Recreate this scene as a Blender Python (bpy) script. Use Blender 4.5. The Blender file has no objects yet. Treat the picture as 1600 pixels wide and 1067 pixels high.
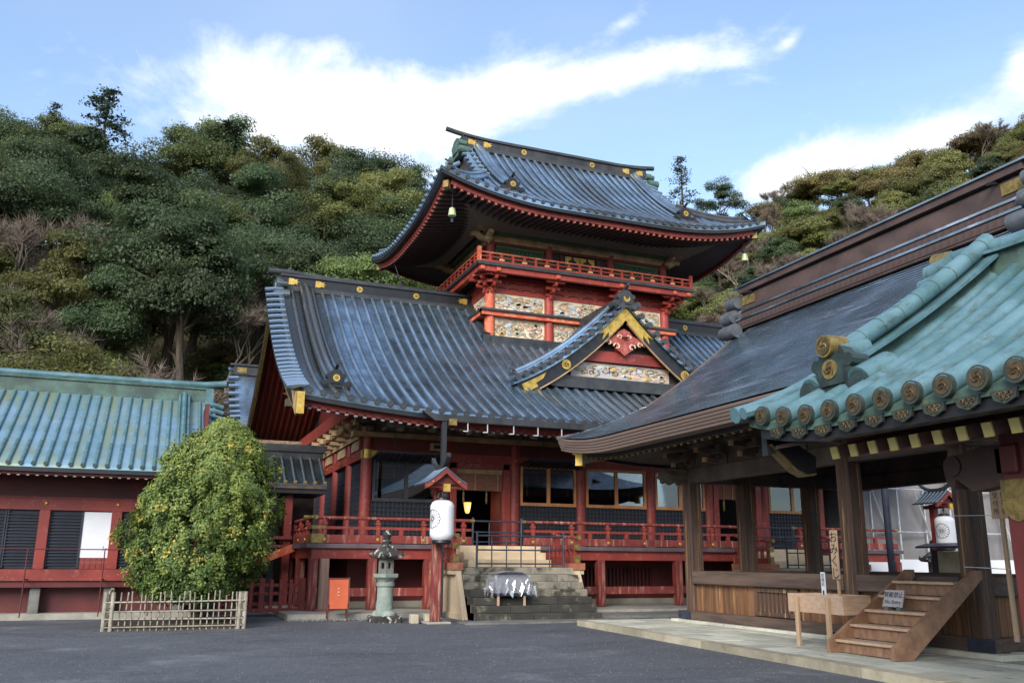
import bpy, math, random
import numpy as np
from mathutils import Matrix, Vector

random.seed(7)
RNG = np.random.default_rng(11)
sc = bpy.context.scene
COL = sc.collection
R = math.radians
ZG = -0.18                      # level of the paved court

# ------------------------------------------------------------------ camera
cam = bpy.data.cameras.new('camera')
cam.sensor_width = 36
cam.lens = 36 * 1380 / 1600
cam.clip_end = 3000
co = bpy.data.objects.new('camera', cam)
COL.objects.link(co)
th, ps, ro = R(13.9), R(21.86), R(.35)
zv = Vector((0, 0, 1))
hd = Vector((math.sin(ps), math.cos(ps), 0)); rt = Vector((math.cos(ps), -math.sin(ps), 0))
fw = math.cos(th) * hd + math.sin(th) * zv; upv = -math.sin(th) * hd + math.cos(th) * zv
r2 = math.cos(ro) * rt + math.sin(ro) * upv; u2 = -math.sin(ro) * rt + math.cos(ro) * upv
mw = Matrix((r2, u2, -fw)).transposed().to_4x4()
mw.translation = (0, 0, 1.6)
co.matrix_world = mw
sc.camera = co

# ------------------------------------------------------------------ sky, sun, exposure
SUN_AZ = R(220)     # direction to the sun, clockwise from +Y
SUN_EL = R(27)
w = bpy.data.worlds.new('World'); sc.world = w; w.use_nodes = True
nt = w.node_tree; nt.nodes.clear()
class NB:
    """small node-building helper"""
    def __init__(s, nt): s.nt = nt
    def n(s, t, **k):
        o = s.nt.nodes.new(t)
        for a, b in k.items(): setattr(o, a, b)
        return o
    def put(s, sock, v):
        if hasattr(v, 'is_linked') or isinstance(v, bpy.types.NodeSocket): s.nt.links.new(v, sock)
        else: sock.default_value = v
    def math(s, op, a, b=0.0, c=None, clamp=False):
        o = s.n('ShaderNodeMath', operation=op, use_clamp=clamp)
        s.put(o.inputs[0], a); s.put(o.inputs[1], b)
        if c is not None: s.put(o.inputs[2], c)
        return o.outputs[0]
    def noise(s, vec, scale, detail=4, rough=.55, dist=0.):
        o = s.n('ShaderNodeTexNoise')
        if vec is not None: s.put(o.inputs['Vector'], vec)
        o.inputs['Scale'].default_value = scale; o.inputs['Detail'].default_value = detail
        o.inputs['Roughness'].default_value = rough; o.inputs['Distortion'].default_value = dist
        return o.outputs[0]
    def ramp(s, fac, lo, hi):
        o = s.n('ShaderNodeMapRange', interpolation_type='SMOOTHSTEP')
        s.put(o.inputs[0], fac); o.inputs[1].default_value = lo; o.inputs[2].default_value = hi
        return o.outputs[0]
    def mix(s, f, a, b):
        o = s.n('ShaderNodeMix', data_type='RGBA')
        s.put(o.inputs[0], f); s.put(o.inputs[6], a if not isinstance(a, tuple) else (*a[:3], 1)); s.put(o.inputs[7], b if not isinstance(b, tuple) else (*b[:3], 1))
        return o.outputs[2]
    def mapping(s, vec, scale=(1, 1, 1), rot=(0, 0, 0)):
        o = s.n('ShaderNodeMapping'); s.put(o.inputs[0], vec)
        o.inputs['Scale'].default_value = scale; o.inputs['Rotation'].default_value = rot
        return o.outputs[0]
B = NB(nt)
sky = B.n('ShaderNodeTexSky', sky_type='NISHITA', sun_disc=False, sun_elevation=SUN_EL, sun_rotation=SUN_AZ,
          altitude=0, air_density=1.0, dust_density=.1, ozone_density=2.2)
tc = B.n('ShaderNodeTexCoord').outputs['Generated']
sx = B.n('ShaderNodeSeparateXYZ'); nt.links.new(tc, sx.inputs[0])
az = B.math('ARCTAN2', sx.outputs[0], sx.outputs[1])
el = B.math('ARCSINE', sx.outputs[2])
cv = B.n('ShaderNodeCombineXYZ'); B.put(cv.inputs[0], az); B.put(cv.inputs[1], B.math('MULTIPLY', el, 1.7))
n1 = B.noise(cv.outputs[0], 5.0, 10, .66, .5)
n3 = B.noise(cv.outputs[0], 11, 6, .6, .2)
n2 = B.noise(cv.outputs[0], 1.3, 3, .5, .1)
cover = None
def blob(a0, e0, ra, re, slope, amp):
    """a cloud bank: centre azimuth / elevation, half sizes, tilt"""
    da = B.math('DIVIDE', B.math('SUBTRACT', az, R(a0)), R(ra))
    de = B.math('DIVIDE', B.math('SUBTRACT', el, B.math('ADD', R(e0), B.math('MULTIPLY', B.math('SUBTRACT', az, R(a0)), slope))), R(re))
    d2 = B.math('ADD', B.math('MULTIPLY', da, da), B.math('MULTIPLY', de, de))
    return B.math('MULTIPLY', B.math('EXPONENT', B.math('MULTIPLY', d2, -1.0)), amp)
BLOBS = [(11.5, 27.3, 9.5, 3.5, .05, .82), (3.0, 28.4, 7, 3.0, .1, .44), (21, 29.4, 7.5, 2.0, .14, .62), (31, 30.9, 6.5, 1.25, .13, .55), (37, 30.6, 1.8, .6, .0, .3), (41.3, 31.3, 1.2, .45, .4, .34), (29.9, 33.5, 1.6, .55, .3, .36), (8, 31.5, 3.5, 1.0, .2, .3),
         (44, 23.9, 5.2, 1.8, .12, .72), (50, 24.3, 3.4, 1.5, .0, .58), (39, 23.3, 3, 1.4, .2, .55), (54.8, 26.9, 1.5, 1.7, .0, .55), (61, 26, 5, 3, .0, .6)]
for b in BLOBS:
    q = blob(*b)
    cover = q if cover is None else B.math('ADD', cover, q)
# broken cloud over the rest of the sky (behind and beside the camera), same kind of cloud
rest = B.math('MULTIPLY', B.ramp(B.math('ABSOLUTE', B.math('SUBTRACT', az, R(22))), R(48), R(80)), B.ramp(n2, .34, .68))
cover = B.math('ADD', cover, B.math('MULTIPLY', rest, .9))
dens = B.math('ADD', cover, B.math('ADD', B.math('MULTIPLY', B.math('SUBTRACT', n1, .5), 1.55), B.math('MULTIPLY', B.math('SUBTRACT', n3, .5), .45)))
haze = B.math('ADD', .1, B.math('MULTIPLY', B.ramp(n2, .35, .7), .2))
alpha = B.math('MAXIMUM', B.math('MULTIPLY', B.ramp(dens, .02, .74), .97), haze)
cloudcol = B.mix(B.ramp(B.math('ADD', dens, B.math('MULTIPLY', B.math('SUBTRACT', n3, .5), .9)), .2, .95), (3.0, 3.4, 4.0), (4.3, 4.35, 4.4))
bg = B.n('ShaderNodeBackground')
skyc = B.n('ShaderNodeHueSaturation'); skyc.inputs['Saturation'].default_value = 1.0; skyc.inputs['Value'].default_value = 1.0
nt.links.new(sky.outputs[0], skyc.inputs['Color'])
mixc = B.mix(alpha, skyc.outputs[0], cloudcol)
nt.links.new(mixc, bg.inputs[0])
bg.inputs[1].default_value = .1
out = B.n('ShaderNodeOutputWorld'); nt.links.new(bg.outputs[0], out.inputs[0])

sun = bpy.data.lights.new('sun', 'SUN'); sun.energy = 1.35; sun.angle = R(28); sun.color = (1, .95, .89)
so = bpy.data.objects.new('sun', sun); COL.objects.link(so)
sd = Vector((math.sin(SUN_AZ) * math.cos(SUN_EL), math.cos(SUN_AZ) * math.cos(SUN_EL), math.sin(SUN_EL)))
so.rotation_euler = sd.to_track_quat('Z', 'Y').to_euler()
vs = sc.view_settings
vs.view_transform = 'Standard'; vs.look = 'None'; vs.gamma = 1; vs.exposure = 1.62; vs.use_curve_mapping = False
cy = sc.cycles
cy.max_bounces = 7; cy.diffuse_bounces = 3; cy.glossy_bounces = 3; cy.transmission_bounces = 4; cy.transparent_max_bounces = 12
cy.caustics_reflective = False; cy.caustics_refractive = False

# ------------------------------------------------------------------ materials
def s2l(r, g, b):
    f = lambda c: (c / 255 / 12.92) if c <= 10 else (((c / 255) + .055) / 1.055) ** 2.4
    return (f(r), f(g), f(b))
MATS = {}
def mat(name, c1, c2=None, scale=2.0, stretch=(1, 1, 1), rough=.6, metal=0., bump=0., bscale=30., bstretch=(1, 1, 1), spec=.5,
        wear_or_sheen=None, wlo=.55, whi=.75, wscale=3., wstretch=(1, 1, 1), rvar=0., rnd=0., fine=0.15, coat=0., bdist=.02):
    if name in MATS: return MATS[name]
    m = bpy.data.materials.new(name); m.use_nodes = True
    nt = m.node_tree; b = NB(nt); bs = nt.nodes['Principled BSDF']
    tc = b.n('ShaderNodeTexCoord').outputs['Object']
    v = b.mapping(tc, stretch)
    f = b.noise(v, scale, 5, .6)
    c = b.mix(b.ramp(f, .3, .7), c1, c2 or tuple(x * .75 for x in c1))
    if fine:
        g = b.noise(tc, scale * 14, 3, .6)
        hs = b.n('ShaderNodeHueSaturation'); b.put(hs.inputs['Value'], b.math('ADD', 1 - fine / 1, b.math('MULTIPLY', g, fine * 2))); nt.links.new(c, hs.inputs['Color']); c = hs.outputs[0]
    if wear_or_sheen is not None:
        wv = b.mapping(tc, wstretch)
        wf = b.ramp(b.noise(wv, wscale, 7, .68, .4), wlo, whi)
        c = b.mix(wf, c, wear_or_sheen)
    if rnd:
        oi = b.n('ShaderNodeObjectInfo')
        hs = b.n('ShaderNodeHueSaturation'); b.put(hs.inputs['Value'], b.math('ADD', 1 - rnd, b.math('MULTIPLY', oi.outputs['Random'], rnd * 2)))
        nt.links.new(c, hs.inputs['Color']); c = hs.outputs[0]
    nt.links.new(c, bs.inputs['Base Color'])
    bs.inputs['Metallic'].default_value = metal
    bs.inputs['Specular IOR Level'].default_value = spec
    bs.inputs['Coat Weight'].default_value = coat
    if rvar:
        rr = b.math('ADD', rough - rvar / 2, b.math('MULTIPLY', b.noise(tc, scale * 2.3, 5, .6), rvar), clamp=True)
        nt.links.new(rr, bs.inputs['Roughness'])
    else: bs.inputs['Roughness'].default_value = rough
    if bump:
        bn = b.n('ShaderNodeBump'); bn.inputs['Strength'].default_value = bump; bn.inputs['Distance'].default_value = bdist
        nt.links.new(b.noise(b.mapping(tc, bstretch), bscale, 4, .6), bn.inputs['Height']); nt.links.new(bn.outputs[0], bs.inputs['Normal'])
    MATS[name] = m
    return m
RED = mat('red_lacquer', s2l(152, 60, 49), s2l(120, 46, 40), .9, rough=.55, wear_or_sheen=s2l(160, 106, 94), wlo=.52, whi=.8, wscale=5, bump=.15, bscale=25)
REDW = mat('worn_red_wood', s2l(138, 56, 48), s2l(110, 44, 40), 1.5, rough=.65, wear_or_sheen=s2l(190, 150, 130), wlo=.5, whi=.72, wscale=2.2, wstretch=(3, 3, .35), bump=.2, bscale=20, bstretch=(3, 3, .3))
REDT = mat('vermilion_paint', s2l(176, 68, 50), s2l(142, 50, 41), 1.0, rough=.55, wear_or_sheen=s2l(212, 136, 104), wlo=.55, whi=.8, wscale=3, wstretch=(2, 2, .5))
REDO = mat('faded_sunlit_vermilion', s2l(224, 120, 82), s2l(200, 78, 52), 1.5, rough=.6, wear_or_sheen=s2l(232, 180, 140), wlo=.5, whi=.75, wscale=4)  # paler orange red; also paints sunlight onto the tower's left corner
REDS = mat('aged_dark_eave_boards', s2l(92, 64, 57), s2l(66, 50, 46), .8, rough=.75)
REDD = mat('dark_red_boards', s2l(108, 44, 41), s2l(84, 35, 34), .8, rough=.6, bump=.1)
BLACK = mat('black_lacquer', (.012, .013, .016), (.02, .02, .023), 3, rough=.42, rvar=.2)
BLACKW = mat('black_weathered_wood', (.02, .021, .025), (.05, .05, .055), 2, stretch=(1, 1, .2), rough=.6, wear_or_sheen=(.12, .12, .12), wlo=.66, whi=.85, wscale=6)
LATT = mat('black_lattice_wood', s2l(46, 50, 62), s2l(34, 38, 48), 4, rough=.6)
TILE = mat('black_copper_tile', (.42, .56, .7), (.22, .28, .33), .45, rough=.27, metal=.82, rvar=.25, wear_or_sheen=(.17, .165, .15), wlo=.46, whi=.62, wscale=.11, wstretch=(1, .3, .3), bump=.25, bscale=16, spec=.7)
TILED = mat('dark_roof_trim', (.022, .024, .028), (.05, .052, .055), 2, rough=.45, wear_or_sheen=(.16, .16, .14), wlo=.62, whi=.85, wscale=5, rvar=.25, spec=.6)
def pan_mat(name, c1, c2, wear_or_sheen, rough, metal, step, axis, depth=.5, wsc=.55):
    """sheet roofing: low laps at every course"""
    m = mat(name, c1, c2, 1.0, rough=rough, metal=metal, rvar=.34, wear_or_sheen=wear_or_sheen, wlo=.44, whi=.6, wscale=wsc, wstretch=(1, .3, .3), spec=.7)
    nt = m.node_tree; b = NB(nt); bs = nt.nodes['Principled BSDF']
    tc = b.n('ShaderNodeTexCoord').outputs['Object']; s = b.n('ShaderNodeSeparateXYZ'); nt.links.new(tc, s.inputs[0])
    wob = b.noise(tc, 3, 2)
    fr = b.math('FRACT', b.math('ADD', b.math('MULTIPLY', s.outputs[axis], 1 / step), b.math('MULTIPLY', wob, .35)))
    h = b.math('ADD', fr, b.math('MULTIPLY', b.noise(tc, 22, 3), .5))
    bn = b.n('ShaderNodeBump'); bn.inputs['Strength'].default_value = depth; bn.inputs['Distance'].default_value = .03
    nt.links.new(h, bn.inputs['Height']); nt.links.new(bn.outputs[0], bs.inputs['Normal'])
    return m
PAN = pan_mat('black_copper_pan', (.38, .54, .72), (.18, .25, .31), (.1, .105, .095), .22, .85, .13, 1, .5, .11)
GREEN = mat('verdigris_copper', s2l(108, 142, 150), s2l(74, 110, 114), 1.3, rough=.45, metal=.2, rvar=.25, wear_or_sheen=s2l(76, 92, 84), wlo=.5, whi=.7, wscale=3, wstretch=(.5, 2.5, 1), bump=.15, bscale=12, spec=.6)
GREENP = pan_mat('verdigris_sheet', s2l(152, 182, 200), s2l(126, 162, 172), s2l(150, 165, 140), .34, .55, .42, 1, .25, 1.6)
GREEND = mat('mossy_shaded_copper', s2l(88, 116, 104), s2l(58, 74, 66), 2, rough=.6, wear_or_sheen=s2l(130, 140, 110), wlo=.55, whi=.8, wscale=4)
BRONZE = mat('dark_bronze', (.03, .045, .045), (.06, .09, .085), 4, rough=.45, metal=.4, rvar=.2)
GOLD = mat('gilt_metal', s2l(222, 188, 98), s2l(192, 152, 70), 6, rough=.42, metal=.55, wear_or_sheen=s2l(150, 110, 50), wlo=.62, whi=.85, wscale=14, bump=.5, bscale=26)
GOLDD = mat('tarnished_gilt', s2l(164, 142, 84), s2l(116, 98, 58), 8, rough=.5, metal=.5, bump=.5, bscale=40)
SHING = mat('copper_shingle', (.32, .42, .52), (.16, .21, .25), .5, rough=.2, metal=.85, rvar=.3, wear_or_sheen=(.62, .7, .84), wlo=.5, whi=.74, wscale=.6, wstretch=(4, .7, 4), bump=.08, bscale=14, bstretch=(1, 3, 1), spec=.7)  # pale bluish streaks paint the sky sheen along the courses into the colour
FASC = mat('brown_layered_eave', s2l(124, 104, 94), s2l(98, 82, 74), 1, stretch=(1, .1, 8), rough=.7, bump=.4, bscale=14, bstretch=(1, .05, 3))
BROWNC = mat('brown_copper', s2l(100, 80, 74), s2l(76, 60, 56), 1.5, rough=.5, metal=.2, wear_or_sheen=s2l(96, 120, 112), wlo=.64, whi=.85, wscale=3)
CREAM = mat('painted_cream_board', s2l(238, 222, 192), s2l(222, 198, 164), 2, rough=.75, wear_or_sheen=s2l(168, 176, 178), wlo=.55, whi=.75, wscale=3.5)
BEIGE = mat('faded_painted_wood', s2l(196, 164, 122), s2l(156, 124, 90), 2, rough=.75, wear_or_sheen=s2l(120, 110, 96), wlo=.58, whi=.8, wscale=5)
CARVD = mat('carving_dark_line', s2l(128, 104, 84), s2l(160, 122, 98), 4, rough=.7)
CARVB = mat('carving_blue_grey', s2l(172, 178, 184), s2l(206, 176, 150), 3, rough=.7)
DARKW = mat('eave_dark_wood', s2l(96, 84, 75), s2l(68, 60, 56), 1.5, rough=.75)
OLIVE = mat('green_painted_beam', s2l(98, 116, 82), s2l(82, 98, 72), 2, rough=.65)
LATG = mat('green_lattice_bar', s2l(64, 92, 60), s2l(48, 72, 48), 2, rough=.6)
BROWN = mat('weathered_brown_wood', s2l(104, 78, 62), s2l(66, 50, 44), 1.6, stretch=(5, 5, .35), rough=.7, wear_or_sheen=s2l(200, 156, 102), wlo=.57, whi=.68, wscale=1.7, wstretch=(6, 6, .12), bump=.5, bscale=10, bstretch=(6, 6, .3), fine=.3)
BROWNH = mat('weathered_brown_beam', s2l(110, 90, 78), s2l(74, 60, 54), 1.6, stretch=(2, .35, 4), rough=.7, wear_or_sheen=s2l(150, 130, 112), wlo=.6, whi=.8, wscale=2, wstretch=(3, .3, 5), bump=.5, bscale=10, bstretch=(4, .3, 6))
BOARD = mat('streaked_board', s2l(142, 100, 66), s2l(88, 62, 46), 2.2, stretch=(4, 4, .2), rough=.7, wear_or_sheen=s2l(205, 158, 100), wlo=.55, whi=.75, wscale=2.2, wstretch=(3, 3, .18), bump=.4, bscale=12, bstretch=(5, 5, .3), rnd=.22)
PINE = mat('pale_wood', s2l(208, 176, 146), s2l(188, 154, 126), 2.5, stretch=(1, 3, 6), rough=.7, bump=.2, bscale=14)
PINEV = mat('pale_wood_upright', s2l(206, 174, 138), s2l(172, 144, 116), 2.5, stretch=(5, 5, .4), rough=.7, bump=.2)
STAIRW = mat('stair_wood', s2l(170, 132, 102), s2l(136, 100, 78), 2, stretch=(2, 4, 2), rough=.6, bump=.3, bscale=12, wear_or_sheen=s2l(100, 80, 70), wlo=.6, whi=.8)
HONEY = mat('honey_window_frame', s2l(196, 136, 84), s2l(168, 110, 66), 2, rough=.55)
STONE = mat('grey_stone', s2l(128, 126, 120), s2l(100, 100, 96), 3, rough=.85, wear_or_sheen=s2l(176, 172, 158), wlo=.6, whi=.75, wscale=5, bump=.5, bscale=18)
STONEG = mat('green_grey_stone', s2l(152, 162, 152), s2l(128, 138, 128), 2.5, rough=.8, wear_or_sheen=s2l(184, 190, 178), wlo=.55, whi=.75, wscale=4, bump=.25, bscale=30)
LICHEN = mat('lichened_stone', s2l(66, 62, 58), s2l(46, 44, 42), 4, rough=.9, wear_or_sheen=s2l(196, 194, 182), wlo=.55, whi=.6, wscale=5.5, bump=.7, bscale=14)
STEPS = mat('step_stone', s2l(156, 148, 132), s2l(124, 118, 106), 1.6, rough=.85, wear_or_sheen=s2l(62, 58, 50), wlo=.48, whi=.62, wscale=1.4, bump=.4, bscale=24, rnd=.12)
STEPD = mat('dark_step_stone', s2l(72, 69, 62), s2l(52, 51, 47), 1.6, rough=.85, wear_or_sheen=s2l(126, 120, 102), wlo=.56, whi=.7, wscale=1.8, bump=.4, bscale=24, rnd=.12)
PLAST = mat('cream_plaster', s2l(200, 180, 150), s2l(184, 164, 136), 1.5, rough=.85, wear_or_sheen=s2l(140, 124, 104), wlo=.6, whi=.8, wscale=2, wstretch=(1, 1, .4))
CONC = mat('pale_concrete', s2l(176, 170, 156), s2l(148, 142, 130), 1.6, rough=.9, wear_or_sheen=s2l(96, 92, 84), wlo=.6, whi=.8, wscale=2, bump=.3)
PAVE = mat('pale_paving_stone', s2l(206, 203, 186), s2l(184, 183, 166), 2.2, rough=.85, wear_or_sheen=s2l(116, 116, 100), wlo=.56, whi=.74, wscale=3, bump=.5, bscale=14, rnd=.2)
KERB = mat('tan_kerb_stone', s2l(180, 170, 146), s2l(154, 145, 124), 2, rough=.85, wear_or_sheen=s2l(112, 104, 88), wlo=.58, whi=.78, wscale=4, bump=.5, bscale=16, rnd=.22)
PAPER = mat('white_lantern_paper', (.82, .82, .83), (.76, .76, .78), 3, rough=.75, fine=.04)
WHITE = mat('white_board', (.8, .8, .82), (.76, .76, .8), 2, rough=.55, fine=.03)
INK = mat('black_ink', (.015, .015, .018), None, rough=.6, fine=0)
IRON = mat('blue_grey_iron', s2l(62, 66, 82), s2l(46, 48, 60), 4, rough=.45, wear_or_sheen=s2l(150, 152, 160), wlo=.66, whi=.85, wscale=8)
ORANGE = mat('orange_sign_paint', s2l(204, 94, 48), s2l(186, 82, 42), 2, rough=.5, fine=.06)
BAMBOO = mat('weathered_bamboo', s2l(172, 164, 146), s2l(136, 126, 110), 5, rough=.65, rnd=.2, wear_or_sheen=s2l(96, 84, 70), wlo=.6, whi=.8, wscale=6)
TARP = mat('grey_tarpaulin', s2l(148, 144, 142), s2l(128, 124, 122), .6, rough=.7, bump=.3, bscale=3)
STEELP = mat('white_scaffold_pipe', s2l(215, 215, 215), s2l(180, 180, 182), 3, rough=.4, metal=.2)
BARK = mat('tree_bark', s2l(96, 84, 70), s2l(62, 54, 46), 3, stretch=(3, 3, .5), rough=.9)
SUDARE = mat('reed_blind', s2l(150, 96, 78), s2l(124, 76, 62), 2, stretch=(1, 1, 22), rough=.8, fine=.3)
GRAVEL = mat('gravel', s2l(150, 148, 142), s2l(90, 88, 86), 20, rough=.9, fine=.4)
PINK = mat('painted_red_carving', s2l(186, 96, 84), s2l(150, 62, 56), 5, rough=.6, wear_or_sheen=s2l(220, 180, 160), wlo=.55, whi=.7, wscale=8, bump=.6, bscale=12)
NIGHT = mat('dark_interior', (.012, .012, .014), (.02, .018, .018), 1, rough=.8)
PATT = mat('painted_pattern_band', s2l(196, 150, 100), s2l(76, 104, 110), 5, rough=.7, wear_or_sheen=s2l(150, 66, 50), wlo=.52, whi=.6, wscale=6)
def glass_mat():
    m = bpy.data.materials.new('window_glass'); m.use_nodes = True
    nt = m.node_tree; b = NB(nt); nt.nodes.clear()
    gl = b.n('ShaderNodeBsdfGlossy'); gl.inputs['Roughness'].default_value = .02
    gl.inputs['Color'].default_value = (.86, .9, .95, 1)
    tr = b.n('ShaderNodeBsdfTransparent'); tr.inputs['Color'].default_value = (.75, .78, .8, 1)
    fr = b.n('ShaderNodeFresnel'); fr.inputs['IOR'].default_value = 1.9
    mx = b.n('ShaderNodeMixShader'); nt.links.new(fr.outputs[0], mx.inputs[0])
    nt.links.new(tr.outputs[0], mx.inputs[1]); nt.links.new(gl.outputs[0], mx.inputs[2])
    o = b.n('ShaderNodeOutputMaterial'); nt.links.new(mx.outputs[0], o.inputs[0])
    return m
GLASS = glass_mat()
def net_mat():
    m = bpy.data.materials.new('bird_netting'); m.use_nodes = True
    nt = m.node_tree; b = NB(nt); nt.nodes.clear()
    d = b.n('ShaderNodeBsdfDiffuse'); d.inputs['Color'].default_value = (*s2l(190, 170, 148), 1)
    tr = b.n('ShaderNodeBsdfTransparent')
    mx = b.n('ShaderNodeMixShader'); mx.inputs[0].default_value = .62
    nt.links.new(tr.outputs[0], mx.inputs[1]); nt.links.new(d.outputs[0], mx.inputs[2])
    o = b.n('ShaderNodeOutputMaterial'); nt.links.new(mx.outputs[0], o.inputs[0])
    return m
NET = net_mat()
def film_mat():
    m = bpy.data.materials.new('clear_plastic_film'); m.use_nodes = True
    nt = m.node_tree; b = NB(nt); nt.nodes.clear()
    gl = b.n('ShaderNodeBsdfGlossy'); gl.inputs['Roughness'].default_value = .12
    tr = b.n('ShaderNodeBsdfTransparent'); tr.inputs['Color'].default_value = (.9, .92, .95, 1)
    df = b.n('ShaderNodeBsdfDiffuse'); df.inputs['Color'].default_value = (.7, .72, .76, 1)
    m1 = b.n('ShaderNodeMixShader'); m1.inputs[0].default_value = .6
    m2 = b.n('ShaderNodeMixShader'); m2.inputs[0].default_value = .36
    nt.links.new(gl.outputs[0], m1.inputs[1]); nt.links.new(df.outputs[0], m1.inputs[2])
    nt.links.new(tr.outputs[0], m2.inputs[1]); nt.links.new(m1.outputs[0], m2.inputs[2])
    o = b.n('ShaderNodeOutputMaterial'); nt.links.new(m2.outputs[0], o.inputs[0])
    return m
FILM = film_mat()
def emit_mat(name, c, s):
    m = bpy.data.materials.new(name); m.use_nodes = True
    bs = m.node_tree.nodes['Principled BSDF']
    bs.inputs['Base Color'].default_value = (*c, 1); bs.inputs['Emission Color'].default_value = (*c, 1); bs.inputs['Emission Strength'].default_value = s
    return m
GLOW = emit_mat('lit_lamp_glass', (1, .5, .14), .55)
def leaf_mat(name, dark, light, tip=None, trans=.46, rough=.5):
    m = bpy.data.materials.new(name); m.use_nodes = True
    nt = m.node_tree; b = NB(nt); nt.nodes.clear()
    at = b.n('ShaderNodeAttribute', attribute_name='tone')
    oi = b.n('ShaderNodeObjectInfo')
    c = b.mix(at.outputs['Fac'], dark, light)
    if tip: c = b.mix(b.ramp(at.outputs['Fac'], .9, .97), c, tip)
    hs = b.n('ShaderNodeHueSaturation'); nt.links.new(c, hs.inputs['Color'])
    b.put(hs.inputs['Value'], b.math('ADD', .68, b.math('MULTIPLY', oi.outputs['Random'], .7)))
    b.put(hs.inputs['Hue'], b.math('ADD', .485, b.math('MULTIPLY', oi.outputs['Random'], .03)))
    p = b.n('ShaderNodeBsdfPrincipled'); nt.links.new(hs.outputs[0], p.inputs['Base Color']); p.inputs['Roughness'].default_value = rough
    p.inputs['Specular IOR Level'].default_value = .35
    t = b.n('ShaderNodeBsdfTranslucent'); nt.links.new(hs.outputs[0], t.inputs['Color'])
    mx = b.n('ShaderNodeMixShader'); mx.inputs[0].default_value = trans
    nt.links.new(p.outputs[0], mx.inputs[1]); nt.links.new(t.outputs[0], mx.inputs[2])
    o = b.n('ShaderNodeOutputMaterial'); nt.links.new(mx.outputs[0], o.inputs[0])
    return m

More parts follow.
